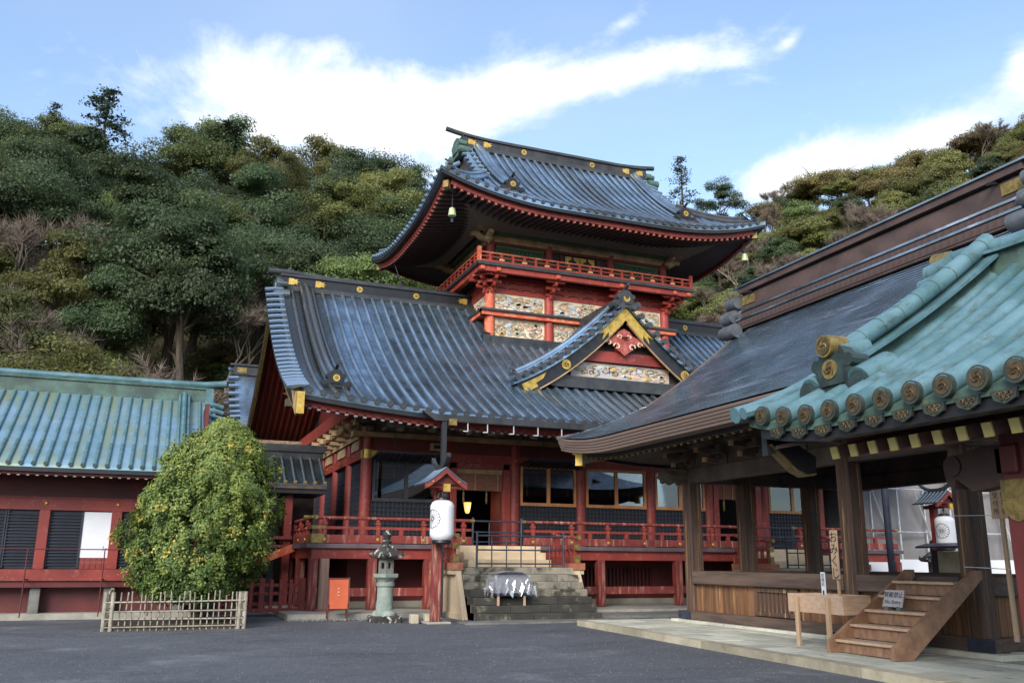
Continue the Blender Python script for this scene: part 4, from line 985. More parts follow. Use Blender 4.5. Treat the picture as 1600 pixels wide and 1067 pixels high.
# stepped brackets in the deep eaves
ub = part('upper_brackets', hall)
for x in sorted(TX + [(p + q_) / 2 for p, q_ in zip(TX, TX[1:])]):
    mb = MB(); bracket(mb, x, YT - .15, 15.97, 0, -1, 1.0, 4); ob('bracket', mb, DARKW, ub)
    mb = MB()
    for k in (1, 2, 3): mb.box(x - .1, x + .1, YT - .18 - .28 * k - .5, YT - .14 - .28 * k - .4, 15.97 + .27 * k, 16.1 + .27 * k)
    ob('bracket_tip', mb, BEIGE, ub)
for y in (35.2, 36.4, 37.7, 39, 40.2):
    mb = MB(); bracket(mb, 12.9, y, 15.97, -1, 0, 1.0, 4); ob('bracket', mb, DARKW, ub)
for (x, y, dx, dy) in ((12.95, YT, -s7, -s7), (22.05, YT, s7, -s7), (12.95, YTB, -s7, s7)):
    mb = MB()
    for k in range(4): mb.beam((x, y, 15.9 + .26 * k), (x + dx * (.9 + .5 * k), y + dy * (.9 + .5 * k), 15.96 + .26 * k), .14, .15)
    ob('corner_arm', mb, BEIGE, ub)
    mb = MB()
    for k in range(1, 4):
        for (ex, ey) in ((dx * 1.41, 0), (0, dy * 1.41)):
            mb.beam((x + ex * .4, y + ey * .4, 15.95 + .26 * k), (x + ex * (.75 + .35 * k), y + ey * (.75 + .35 * k), 15.99 + .26 * k), .15, .13)
    ob('corner_arm', mb, BEIGE, ub)
# --- upper roof: hip-and-gable
ur = part('upper_roof', hall)
HU, HV, GU = 7.95, 6.1, 5.0
upf = rooffn(16.15, .56, .045, .92, 5.6, 4.)
def US(x, y):
    """height of front/back slope"""
    return upf(HU - abs(x - CXH), HV - abs(y - CYH))
def UE(x, y):
    return upf(HV - abs(y - CYH), HU - abs(x - CXH))
for sg in (-1, 1):
    g = [[(x, CYH + sg * v, US(x, CYH + v)) for v in lin(HV, .1, 11)] for x in lin(CXH - GU, CXH + GU, 22)]
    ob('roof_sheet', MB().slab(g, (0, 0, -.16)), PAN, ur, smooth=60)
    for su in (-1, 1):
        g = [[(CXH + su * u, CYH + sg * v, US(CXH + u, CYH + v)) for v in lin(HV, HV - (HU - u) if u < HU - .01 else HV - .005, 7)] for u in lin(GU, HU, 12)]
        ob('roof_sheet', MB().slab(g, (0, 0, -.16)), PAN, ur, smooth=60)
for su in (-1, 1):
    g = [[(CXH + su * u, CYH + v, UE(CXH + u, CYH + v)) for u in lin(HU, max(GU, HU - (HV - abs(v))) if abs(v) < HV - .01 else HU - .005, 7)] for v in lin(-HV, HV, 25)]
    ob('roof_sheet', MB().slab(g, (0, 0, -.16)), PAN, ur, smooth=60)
    g = [(CXH + su * (GU - .1), CYH - 3.0, 18.2), (CXH + su * (GU - .1), CYH + 3.0, 18.2), (CXH + su * (GU - .1), CYH, 21.1)]
    ob('gable_wall', MB().prism(g, (su * .1, 0, 0)), DARKW, ur)
dmu = disc_mesh('eave_disc', .1, .1, TILED, 'y'); YE = CYH - HV
x = CXH - HU + .3
while x < CXH + HU - .2:
    c = HU - abs(x - CXH); em = HV - .3 if abs(x - CXH) < GU else c
    pts = [(x, YE - .03 + e, upf(c, e) + .015) for e in lin(0, em, 10)]
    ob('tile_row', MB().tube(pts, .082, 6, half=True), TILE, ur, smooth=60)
    inst('eave_disc', dmu, ur, (x, YE - .04, upf(c, 0) + .005)); x += .42
sr = share('eave_roll', MB().tube([(-.06, 0, -.02), (.3, 0, .16), (.9, 0, .52)], .085, 8), TILE)
y = YE + .4
while y < CYH + HV - .2:
    for su in (-1, 1): inst('eave_roll', sr, ur, (CXH + su * HU, y, upf(HV - abs(y - CYH), 0) + .03), 0 if su < 0 else math.pi)
    y += .42
# ridge, descending ridges, corner ridges
o = ridge_stack(ur, 'main_ridge', (CXH - GU - .1, CYH, 0), (CXH + GU + .1, CYH, 0), [(.36, 20.95, 21.15, TILED), (.26, 21.15, 21.56, BLACKW), (.34, 21.56, 21.66, TILED)], TILED, .1)
pth = [(x_, CYH, 21.74 + .3 * max(0, abs(x_ - CXH) / (GU + .9) - .55) ** 2 * 4) for x_ in lin(CXH - GU - .9, CXH + GU + .7, 24)]
ob('ridge_cap', MB().tube(pth, .12, 10), TILED, o)
for x_ in (15.6, 19.4): tomoe('ridge_crest', o, (x_, CYH - .27, 21.36), .14, GOLD)
mb = MB(); plume(mb, (CXH - GU + .15, CYH - .275, 21.36), V(0, -.03, 0), V(1, 0, 0), .36); plume(mb, (CXH - GU + .95, CYH - .275, 21.36), V(0, -.03, 0), V(1, 0, 0), .36); plume(mb, (CXH + GU - .15, CYH - .275, 21.36), V(0, -.03, 0), V(-1, 0, 0), .36); plume(mb, (CXH + GU - .95, CYH - .275, 21.36), V(0, -.03, 0), V(-1, 0, 0), .36)
ob('gilt_plate', mb, GOLD, o)
for su in (-1, 1):
    oni('ridge_end_tile', o, (CXH + su * (GU + .25), CYH, 20.5), 1.05, 'x' if su < 0 else '-x', GREEND, None, horn=False)
    xr = CXH + su * 4.35
    pts = [(xr, y_, US(xr, y_)) for y_ in lin(CYH - HV + 1.45, CYH - .3, 12)]
    d_ = ob('descending_ridge', MB().strip(pts, (1, 0, 0), -.17, .17, 0, .24), TILED, ur)
    ob('ridge_roll', MB().strip(pts, (1, 0, 0), -.26, .26, .24, .3).tube([Vector(p) + V(0, 0, .36) for p in pts], .11, 8).tube([Vector(p) + V(.2, 0, .3) for p in pts], .06, 6).tube([Vector(p) + V(-.2, 0, .3) for p in pts], .06, 6), TILE, d_)
    oni('ridge_end_tile', d_, (xr, CYH - HV + 1.3, US(xr, CYH - HV + 1.3)), .66, 'y', BLACK, GOLD)
    # verge of the gable
    for sg in (-1, 1):
        pv = [(CXH + su * (GU + .05), CYH + sg * v, US(CXH + GU - .01, CYH + v)) for v in lin(3.1, .2, 9)]
        ob('verge_roll', MB().tube([Vector(p) + V(0, 0, .06) for p in pv], .11, 8), TILE, ur)
        ob('bargeboard', MB().strip(pv, (su, 0, 0), .0, .1, -.5, -.05), BLACK, ur)
        vtt = share('verge_tile', MB().tube([(-.3, 0, -.05), (.05, 0, .02), (.35, 0, .05)], .09, 8), TILE)
        for v in lin(2.9, .5, 7): inst('verge_tile', vtt, ur, (CXH + su * (GU + .05), CYH + sg * v, US(CXH + GU - .01, CYH + v) + .1), 0 if su < 0 else math.pi)
        # corner ridge along the hip
        ph = [(CXH + su * (HU - e), CYH + sg * (HV - e), upf(e, e)) for e in lin(.35, HU - GU, 9)]
        h_ = ob('corner_ridge', MB().tube([Vector(p) + V(0, 0, .1) for p in ph], [.17] * 9, 6).tube([Vector(p) + V(0, 0, .32) for p in ph], .1, 8), TILED if su > 0 else TILE, ur)
        if sg < 0: oni('ridge_end_tile', h_, (CXH + su * (HU - .45), CYH + sg * (HV - .4), upf(.4, .4) + .02), .42, 'x' if su < 0 else '-x', TILED, GOLDD if su < 0 else None)
# eaves: edge board, red fascia with two rafter tiers, soffit
def eave_path(side):
    if side in 'fb': return [(x_, CYH + (-HV if side == 'f' else HV), upf(HU - abs(x_ - CXH), 0)) for x_ in lin(CXH - HU + .05, CXH + HU - .05, 34)]
    return [(CXH + (-HU if side == 'l' else HU), y_, upf(HV - abs(y_ - CYH), 0)) for y_ in lin(CYH - HV + .05, CYH + HV - .05, 28)]
INW = {'f': (0, 1, 0), 'b': (0, -1, 0), 'l': (1, 0, 0), 'r': (-1, 0, 0)}
for sd_ in 'fblr':
    p = eave_path(sd_)
    ob('eave_board', MB().strip(p, INW[sd_], .03, .4, -.27, -.1), BLACK, ur)
    p2 = p[1:-1]
    ob('eave_fascia', MB().strip(p2, INW[sd_], .26, .42, -.46, -.27), RED, ur)
    p3 = p[2:-2]; iw = Vector(INW[sd_])
    g = [[Vector(q_) + iw * d + V(0, 0, -.36 + .16 * d) for d in (.35, 1.6, 3.3)] for q_ in p3]
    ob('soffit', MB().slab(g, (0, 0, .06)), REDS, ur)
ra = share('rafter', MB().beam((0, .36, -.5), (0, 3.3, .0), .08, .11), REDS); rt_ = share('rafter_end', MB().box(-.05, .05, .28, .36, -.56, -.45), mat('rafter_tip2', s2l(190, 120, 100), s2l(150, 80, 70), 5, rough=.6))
x = CXH - HU + .7
while x < CXH + HU - .6:
    z = upf(HU - abs(x - CXH), 0)
    inst('rafter', ra, ur, (x, YE, z)); inst('rafter_end', rt_, ur, (x, YE, z)); x += .3
y = YE + .7
while y < CYH + HV - .6:
    z = upf(HV - abs(y - CYH), 0)
    inst('rafter', ra, ur, (CXH - HU, y, z), -math.pi / 2); inst('rafter_end', rt_, ur, (CXH - HU, y, z), -math.pi / 2); y += .3
for su in (-1, 1):
    for sg in (-1, 1):
        ob('hip_rafter', MB().beam((CXH + su * (HU - .45), CYH + sg * (HV - .45), upf(.3, 0) - .55), (CXH + su * 4.7, CYH + sg * 2.8, 16.75), .2, .24), REDS, ur)
        ob('hip_rafter_end', MB().beam((CXH + su * (HU - .3), CYH + sg * (HV - .3), upf(.3, 0) - .54), (CXH + su * (HU - .46), CYH + sg * (HV - .46), upf(.3, 0) - .55), .24, .3), GOLDD, ur)
# netting stretched under the eaves
net = thing('bird_netting', (CXH, CYH, 16), 'brown bird netting stretched beneath the deep upper eaves', 'netting')
zo = lambda c: upf(c, 0) - .28
ou = 6.35; ov = 4.5
def nsheet(a, b, c, d, n=8):
    return [[Vector(a).lerp(Vector(b), t).lerp(Vector(d).lerp(Vector(c), t), s_) for s_ in lin(0, 1, 3)] for t in lin(0, 1, n)]
ci = lambda su, sg: (CXH + su * 5.0, CYH + sg * 2.95, 15.86)
cou = lambda su, sg: (CXH + su * ou, CYH + sg * ov, 16.28)
ob('front_net', MB().sheet(nsheet(cou(-1, -1), cou(1, -1), ci(1, -1), ci(-1, -1), 12)), NET, net, smooth=60)
ob('side_net', MB().sheet(nsheet(cou(-1, -1), cou(-1, 1), ci(-1, 1), ci(-1, -1), 12)), NET, net, smooth=60)
ob('side_net', MB().sheet(nsheet(cou(1, -1), cou(1, 1), ci(1, 1), ci(1, -1), 12)), NET, net, smooth=60)
ob('net_cord', MB().cyl(cou(-1, -1), cou(1, -1), .012, n=4).cyl(cou(-1, -1), cou(-1, 1), .012, n=4).cyl(cou(1, -1), cou(1, 1), .012, n=4), IRON, net)
# wind bells under the corners of the upper roof
BELL = mat('pale_verdigris_bell', s2l(196, 206, 150), s2l(160, 176, 130), 5, rough=.5, metal=.2)
for su, lab in ((-1, 'pale green bronze wind bell under the left corner of the upper roof'), (1, 'pale green bronze wind bell under the right corner of the upper roof')):
    c = (CXH + su * (HU - .75), CYH - HV + .75, 15.25)
    bl = thing('wind_bell', c, lab, 'bell', 'wind bells of the upper roof')
    ob('bell_body', MB().lathe([(.17, 0), (.16, .06), (.14, .2), (.12, .32), (.03, .38)], c, 10), BELL, bl)
    ob('bell_chain', MB().cyl((c[0], c[1], c[2] + .36), (c[0], c[1], 16.3), .015, n=5), IRON, bl)
    ob('clapper', MB().cyl((c[0], c[1], c[2] - .16), (c[0], c[1], c[2] + .1), .012, n=5).box(c[0] - .05, c[0] + .05, c[1] - .005, c[1] + .005, c[2] - .26, c[2] - .12), IRON, bl)
# conductor wire from the rear corner of the upper eave down to the lower ridge
ob('lightning_cable', MB().cyl((10.0, 41.0, 16.2), (10.0, 38.2, 13.4), .02, n=5), IRON, label='thin lightning cable running from upper eave down to lower ridge', cat='cable')
spk = thing('loudspeaker', (10.0, YF - .3, 5.7), 'small cream loudspeaker fixed on the red beam above the windows', 'loudspeaker')
ob('speaker_box', MB().cbox(9.55, 10.05, YF - .34, YF - .1, 5.56, 5.86, .02), BEIGE, spk); ob('speaker_grille', MB().box(9.64, 9.96, YF - .35, YF - .341, 5.64, 5.78), INK, spk)

# ================================================================== STAIRS
def stairs(name, cx, label):
    st = thing(name, (cx, 25.6, ZG), label, 'staircase', 'stone stairs up to the hall')
    X0, X1 = cx - 2.0, cx + 2.0
    rnd = random.Random(int(cx * 10))
    n = 7; rise = (1.37 - ZG) / n
    for k in range(n):
        y0 = 25.6 + k * .33; z0 = ZG + k * rise; z1 = z0 + rise
        s_ = part('step', st)
        x = X0
        while x < X1 - .05:
            wd = rnd.uniform(.85, 1.35); b = min(X1, x + wd)
            if X1 - b < .4: b = X1
            dz = rnd.uniform(-.006, .006); dy = rnd.uniform(-.012, .012)
            ob('stone_block', MB().cbox(x + .004, b - .004, y0 + dy, 28.4 if k == n - 1 else y0 + .62, z0 + .004, z1 + dz, .014), STEPD if k < 3 or (k == 3 and rnd.random() < .5) else STEPS, s_)
            x = b
    ob('stair_core', MB().box(X0 + .05, X1 - .05, 27.75, 29.9, ZG, 1.1), STONE, st)
    for k in range(1, n): ob('step_bedding', MB().box(X0 + .012, X1 - .012, 25.62 + k * .33, 27.8, ZG, ZG + k * rise + .002), STEPS, st)
    for sg in (-1, 1):
        xx = X0 - .02 if sg < 0 else X1 + .02
        q = [(xx, 26.75, ZG), (xx, 29.9, ZG), (xx, 29.9, 1.3), (xx, 27.5, 1.3), (xx, 27.4, 1.1), (xx, 26.95, .2)]
        ob('cheek_wall', MB().prism(q, (sg * .16, 0, 0)), PLAST, st)
        ob('cheek_foot', MB().prism([(xx + sg * .16, 26.6, ZG), (xx + sg * .16, 29.9, ZG), (xx + sg * .16, 29.9, 0.0), (xx + sg * .16, 26.8, 0.0)], (sg * .05, 0, 0)), PLAST, st)
        xa, xb = sorted((xx - sg * .06, xx + sg * .34))
        ob('cheek_cap', MB().box(xa, xb, 27.45, 29.85, 1.3, 1.52), mat('faded_stair_cap', s2l(176, 112, 86), s2l(150, 84, 66), 2, rough=.7, wear_or_sheen=s2l(200, 160, 130), wlo=.55, whi=.75, wscale=3), st)
        ob('cheek_cap', MB().box(xa + .03, xb - .03, 27.5, 29.85, 1.16, 1.3), PLAST, st)
        rl = part('side_rail', st); xc = xx + sg * .14
        ob('handrail', MB().tube([(xc, 29.9, 2.62), (xc, 29.0, 2.42), (xc, 27.6, 2.36)], .06, 10), REDW, rl)
        ob('rail_cap', MB().cyl((xc, 27.68, 2.36), (xc, 27.45, 2.36), .075, n=10), GOLDD, rl)
        ob('middle_rail', MB().box(xc - .06, xc + .06, 27.62, 29.9, 1.98, 2.12), REDW, rl)
        ob('bottom_rail', MB().box(xc - .07, xc + .07, 27.62, 29.9, 1.53, 1.74), REDW, rl)
        me = share('baluster', MB().box(-.05, .05, -.05, .05, 1.74, 1.98), RED); mp = share('rail_post', MB().box(-.045, .045, -.045, .045, 2.12, 2.32), RED)
        for k in range(6): inst('baluster', me, rl, (xc, 27.8 + k * .36, 0)); (inst('rail_post', mp, rl, (xc, 27.8 + k * .36, 0)) if k % 2 == 0 else None)
        gm_ = MB().box(xc - .085, xc + .085, 27.58, 27.7, 1.53, 1.78).box(xc - .085, xc + .085, 27.58, 27.7, 1.95, 2.14)
        ob('gilt_mount', gm_, GOLDD, rl)
    lw = mat('pale_stair_board', s2l(226, 204, 170), s2l(206, 182, 148), 2, rough=.6)
    for k, (y0, z0, z1) in enumerate(((28.3, 1.375, 1.62), (28.75, 1.62, 1.86), (29.2, 1.86, 2.08))):
        ob('wooden_step', MB().cbox(X0 + .5, X1 - .5, y0, 29.86, z0, z1, .01), lw, st)
    return st
stairs('stone_staircase', 11.35, 'broad weathered stone staircase behind the plastic-wrapped table, left of the pavilion')
stairs('stone_staircase', 23.65, 'stone staircase partly hidden behind the dark wooden pavilion posts')
ob('threshold_slab', MB().box(8.6, 14.2, 24.7, 25.58, ZG, ZG + .05), STONE, label='flat stone slab lying at the foot of the stone stairs', cat='slab')
def iron_rail(x0, x1, y, z0, z1, n, label):
    t = thing('iron_railing', ((x0 + x1) / 2, y, z0), label, 'railing', 'iron crowd rails')
    me = share('upright', MB().cyl((0, y, z0), (0, y, z1 - .05), .022, n=6), IRON)
    for i in range(n): inst('upright', me, t, (x0 + (x1 - x0) * i / (n - 1), 0, 0))
    for z in (z1, z0 + (z1 - z0) * .55, z0 + .12): ob('cross_rail', MB().cyl((x0 - .02, y, z), (x1 + .02, y, z), .03 if z == z1 else .024, n=8), IRON, t)
    for x in (x0, x1): ob('end_post', MB().cyl((x, y, z0), (x, y, z1 + .12), .038, n=8), IRON, t)
iron_rail(9.95, 13.05, 27.75, 1.37, 2.38, 7, 'blue-grey iron railing set across the landing of the stone stairs')
iron_rail(10.6, 12.45, 30.02, ZD, ZD + .84, 4, 'iron railing closing the veranda gap in front of the lit doorway')
iron_rail(22.3, 25.3, 27.75, 1.37, 2.38, 7, 'iron railing on the far stair, seen between the pavilion posts')
iron_rail(22.45, 24.5, 30.02, ZD, ZD + .84, 4, 'iron railing on the veranda behind the far stair')

# plastic-wrapped offering table on the steps
tb = thing('offering_table', (10.4, 26.1, .26), 'small grey table wrapped in clear plastic film standing on the stone stairs', 'table')
ob('table_box', MB().cbox(9.92, 10.98, 25.9, 26.5, .62, 1.12, .015), mat('grey_box', s2l(150, 150, 156), s2l(128, 126, 132), 3, rough=.6), tb)
ob('table_lid', MB().prism([(9.9, 25.85, 1.12), (11.0, 25.85, 1.12), (10.75, 25.85, 1.24), (10.15, 25.85, 1.24)], (0, .7, 0)), IRON, tb)
ob('table_shelf', MB().box(9.95, 10.95, 25.92, 26.48, .55, .6), IRON, tb)
for x in (10.02, 10.88):
    ob('leg', MB().box(x - .03, x + .03, 25.94, 26.0, .265, .56), PINE, tb); ob('leg', MB().box(x - .03, x + .03, 26.4, 26.46, .48, .56), PINE, tb)
rnd = random.Random(4)
def film_grid(n, m):
    g = []
    per = []
    for i in range(n):
        t = i / (n - 1); 
        if t < .25: p = (9.86, 26.55 - t / .25 * .72)
        elif t < .75: p = (9.86 + (t - .25) / .5 * 1.18, 25.82)
        else: p = (11.04, 25.82 + (t - .75) / .25 * .72)
        per.append(p)
    for i, (x, y) in enumerate(per):
        row = []
        for j in range(m):
            q = j / (m - 1); cx_, cy_ = 10.45, 26.18
            k = q * q * .16 * rnd.uniform(.3, 1.8)
            dx, dy = x - cx_, y - cy_
            zz = 1.16 - q * (.5 + .16 * math.sin(i * 2.1) + rnd.uniform(-.06, .06))
            row.append((x + dx * k + rnd.uniform(-.02, .02), y + dy * k - .04 * q + rnd.uniform(-.03, .03) * q, zz))
        g.append(row)
    return g
mbf = MB().sheet(film_grid(34, 8)); mbf.sheet([[(9.86 + 1.18 * i / 6, 25.82 + .73 * j / 3, 1.2 + .07 * math.sin(i * .5) + rnd.uniform(-.015, .015)) for j in range(4)] for i in range(7)])
ob('plastic_film', mbf, FILM, tb, smooth=20)

# ================================================================== PAVILION (dance stage)
PX, PY_ = 17.5, 17.6
pv = thing('dance_pavilion', (PX, PY_, ZG), 'open dark wooden pavilion with a copper shingled hip-and-gable roof, right', 'pavilion')
PH, PW, PG = 7.5, 5.9, 5.25      # half length (eave), half width (eave), half length of gable part
pf = rooffn(5.0, .488, .0364, .36, 3.6, 4.)
def pz(x, y): return pf(PH - abs(y - PY_), PW - abs(x - PX))
# roof built in courses, each lapping the one below
NC = 44
def coursed(fn, us, flip):
    """fn(u, t) -> point at course fraction t; saw-tooth laps give the shingle lines"""
    g = []
    for u in us:
        row = []
        for k in range(NC):
            t0, t1 = k / NC, (k + 1) / NC
            row.append(Vector(fn(u, t0)) + V(0, 0, .013)); row.append(Vector(fn(u, t1)))
        g.append(row)
    return MB().sheet(g, flip)
pr = part('pavilion_roof', pv)
for sg in (-1, 1):
    fn = lambda y, t: (PX + sg * (PW - t * (PW - .2)), y, pf(PH - abs(y - PY_), t * (PW - .2)))
    ob('shingle_slope', coursed(fn, lin(PY_ - PG, PY_ + PG, 30), sg > 0), SHING, pr, smooth=20)
    for su in (-1, 1):
        def fn2(u, t):
            em = max(.004, PH - u); return (PX + sg * (PW - t * em), PY_ + su * u, pf(PH - u, t * em))
        g = []
        for u in lin(PG, PH, 14):
            em = max(.004, PH - u); row = []
            for k in range(int(NC * .36)):
                e0, e1 = k * (PW - .2) / NC, (k + 1) * (PW - .2) / NC
                e0, e1 = min(e0, em), min(e1, em)
                row.append((PX + sg * (PW - e0), PY_ + su * u, pf(PH - u, e0) + (.013 if e0 < em else 0))); row.append((PX + sg * (PW - e1), PY_ + su * u, pf(PH - u, e1)))
            g.append(row)
        ob('shingle_slope', MB().sheet(g, (sg > 0) ), SHING, pr, smooth=20)
    sp_ = [[(PX + sg * x_, y_, pf(9, PW - x_) - .14) for x_ in lin(PW - .3, .2, 8)] for y_ in (PY_ - PG, PY_ + PG)]
    ob('roof_underside', MB().sheet(sp_), DARKW, pr)
for su in (-1, 1):
    g = [[(PX + v, PY_ + su * (PH - e), pf(PW - abs(v), e)) for e in lin(0, min(PH - PG, PW - abs(v)) if abs(v) < PW - .01 else .004, 8)] for v in lin(-PW, PW, 25)]
    ob('shingle_slope', MB().slab(g, (0, 0, -.1)), SHING, pr, smooth=60)
    gw = [(PX + v, PY_ + su * (PG - .1), pf(9, PW - abs(v)) - .15) for v in lin(-4.2, 4.2, 11)]
    ob('gable_wall', MB().prism(gw + [(PX + 4.2, PY_ + su * (PG - .1), 5.9), (PX - 4.2, PY_ + su * (PG - .1), 5.9)], (0, su * .08, 0)), DARKW, pr)
    for sg in (-1, 1):
        pth = [(PX + sg * v, PY_ + su * PG, pf(9, PW - v)) for v in lin(PW - 2.0, .1, 9)]
        ob('verge_board', MB().strip(pth, (0, su, 0), .0, .12, -.4, .03), FASC, pr)
# layered eave edge in four courses, rafters with gilt ends
for side in 'lrfb':
    if side in 'lr':
        s_ = -1 if side == 'l' else 1
        path = [(PX + s_ * PW, y_, pf(PH - abs(y_ - PY_), 0)) for y_ in lin(PY_ - PH, PY_ + PH, 44)]; iw = (-s_, 0, 0)
    else:
        s_ = -1 if side == 'f' else 1
        path = [(x_, PY_ + s_ * PH, pf(PW - abs(x_ - PX), 0)) for x_ in lin(PX - PW, PX + PW, 34)]; iw = (0, -s_, 0)
    eb = part('layered_eave', pv)
    for k in range(5):
        q_ = path[:]; ins = .012 + .022 * k
        if k: q_ = [Vector(p) for p in path]; q_[0] = q_[0].lerp(q_[1], min(.9, ins / .35)); q_[-1] = q_[-1].lerp(q_[-2], min(.9, ins / .35))
        ob('eave_course', MB().strip(q_, iw, ins, .5, -.02 - .078 * (k + 1), -.02 - .078 * k - .006), FASC, eb)
    ob('eave_batten', MB().strip(path[3:-3], iw, .5, .62, -.52, -.36), BLACK, eb)
prf = share('rafter', MB().beam((PX - PW + .62, 0, -.5), (PX - 3.0, 0, .35), .1, .13), DARKW)
pre = share('rafter_end', MB().beam((PX - PW + .59, 0, -.507), (PX - PW + .615, 0, -.501), .11, .14), GOLDD)
prf2 = share('rafter', MB().beam((PX + PW - .62, 0, -.5), (PX + 3.0, 0, .35), .1, .13), DARKW)
y = PY_ - PH + .8
while y < PY_ + PH - .7:
    z = pf(PH - abs(y - PY_), 0)
    inst('rafter', prf, pr, (0, y, z)); inst('rafter_end', pre, pr, (0, y, z)); inst('rafter', prf2, pr, (0, y, z)); y += .31
for sg in (-1, 1):
    for su in (-1, 1):
        hp = (PX + sg * (PW - .55), PY_ + su * (PH - .55), pf(.5, 0) - .66)
        ob('hip_rafter', MB().beam(hp, (PX + sg * 3.0, PY_ + su * 4.5, 5.1), .2, .26), DARKW, pr)
        d_ = V(sg, su, 0).normalized()
        ob('hip_rafter_end', MB().beam(Vector(hp) + d_ * .12, Vector(hp) - d_ * .1, .28, .34), GOLD, pr)
        ob('hip_rafter_cap', MB().beam(Vector(hp) + d_ * .2 + V(0, 0, .2), Vector(hp) - d_ * .12 + V(0, 0, .2), .3, .07), GOLD, pr)
g = [[(x_, y_, 4.75) for y_ in (PY_ - 5.0, PY_ + 5.0)] for x_ in (PX - 3.4, PX + 3.4)]
ob('ceiling', MB().slab(g, (0, 0, .1)), DARKW, pv)
for side in 'lrfb':     # soffit boards
    if side in 'lr':
        s_ = -1 if side == 'l' else 1
        g = [[(PX + s_ * (PW - .6), y_, pf(PH - abs(y_ - PY_), 0) - .43), (PX + s_ * 2.9, y_ if abs(y_ - PY_) < 4.5 else PY_ + math.copysign(4.5, y_ - PY_), 5.2)] for y_ in lin(PY_ - PH + .5, PY_ + PH - .5, 30)]
    else:
        s_ = -1 if side == 'f' else 1
        g = [[(x_, PY_ + s_ * (PH - .6), pf(PW - abs(x_ - PX), 0) - .43), (x_ if abs(x_ - PX) < 2.9 else PX + math.copysign(2.9, x_ - PX), PY_ + s_ * 4.5, 5.2)] for x_ in lin(PX - PW + .5, PX + PW - .5, 24)]
    ob('soffit', MB().slab(g, (0, 0, .05)), DARKW, pr)
# ridge with stepped tile-end courses
rg = ridge_stack(pr, 'main_ridge', (PX, PY_ - PG + .1, 0), (PX, PY_ + PG - .1, 0), [(.56, 8.8, 9.08, BROWNC), (.62, 9.08, 9.14, SHING), (.46, 9.14, 9.36, BROWNC), (.52, 9.36, 9.42, SHING), (.34, 9.42, 9.95, BROWNC), (.3, 9.95, 10.02, BLACK), (.46, 10.02, 10.2, BROWNC)], BROWNC, 0, axis='y')
ob('ridge_cap', MB().strip([(PX, y_, 10.2) for y_ in lin(PY_ - PG - .15, PY_ + PG + .15, 20)], (1, 0, 0), -.52, .52, 0, .05).tube([(PX, y_, 10.28) for y_ in lin(PY_ - PG - .2, PY_ + PG + .2, 10)], .16, 10), SHING, rg)
te = share('tile_end', MB().box(-.01, .01, -.106, .106, -.1, .1), BROWNC)
for (zz, hw) in ((8.96, .56), (9.25, .46)):
    for y in lin(PY_ - PG + .25, PY_ + PG - .25, 48):
        inst('tile_end', te, rg, (PX - hw - .012, y, zz), 0)
for su in (1, -1):
    ob('gilt_plate', MB().box(PX - .37, PX - .34, PY_ + su * (PG - .75), PY_ + su * (PG - .15), 9.62, 9.9), GOLDD, rg)
    c = (PX, PY_ + su * (PG + .05), 8.55)
    oni('ridge_end_tile', rg, c, 1.15, '-y' if su > 0 else 'y', mat('grey_bronze', s2l(118, 124, 128), s2l(92, 92, 96), 2, rough=.4, metal=.4, wear_or_sheen=s2l(150, 176, 160), wlo=.58, whi=.75), None, horn=False)
    sc_ = MB()
    for (dx, z_, r_) in ((-.75, 8.75, .2), (-.62, 9.25, .22), (-.45, 9.75, .2)): sc_.cyl((PX + dx, PY_ + su * (PG - .05), z_), (PX + dx, PY_ + su * (PG + .45), z_), r_, n=12)
    ob('ridge_scroll', sc_, MATS['grey_bronze'], rg)
hkm = share('ridge_hook', MB().beam((PX - .34, 0, 9.98), (PX - .62, 0, 9.92), .1, .06), INK)
for y in (13.2, 22.2): inst('ridge_hook', hkm, rg, (0, y, 0))

# posts, beams, stage
WX0, WX1, WY0, WY1 = 14.5, 20.5, 12.65, 22.1
ppost = share('pavilion_post', MB().cbox(-.2, .2, -.2, .2, .2, 4.1, .03), BROWN)
for (x, y) in ((WX0, WY0), (WX0, 15.75), (WX0, WY1), (16.35, WY1), (18.75, WY1), (WX1, WY1), (WX1, 15.75), (WX1, WY0), (16.35, WY0), (18.75, WY0)): inst('pavilion_post', ppost, pv, (x, y, 0))
for x in (WX0, WX1): ob('head_beam', MB().cbox(x - .16, x + .16, WY0 - .6, WY1 + .6, 3.78, 4.2, .02), DARKW, pv)
for y in (WY0, WY1): ob('head_beam', MB().cbox(WX0 - .6, WX1 + .6, y - .15, y + .15, 3.8, 4.18, .02), DARKW, pv)
for x in (WX0, WX1): ob('frieze', MB().box(x - .1, x + .1, WY0, WY1, 4.2, 5.0), DARKW, pv)
for y in (WY0, WY1): ob('frieze', MB().box(WX0 + .1, WX1 - .1, y - .1, y + .1, 4.18, 5.0), DARKW, pv)
pb = part('pavilion_brackets', pv)
for y in (WY0, 14.2, 15.75, 17.3, 18.9, 20.5, WY1):
    mb = MB(); bracket(mb, WX0 - .1, y, 4.2, -1, 0, .95, 3); ob('bracket', mb, DARKW, pb)
    tp = MB()
    for k in range(2): tp.box(WX0 - .62 - .27 * k, WX0 - .54 - .27 * k, y - .07, y + .07, 4.24 + .26 * k, 4.36 + .26 * k)
    ob('bracket_tip', tp, BEIGE, pb)
for x in (WX0 + 1.85, PX, WX0 + 4.25): mb = MB(); bracket(mb, x, WY1 + .1, 4.2, 0, 1, .95, 3); ob('bracket', mb, DARKW, pb)
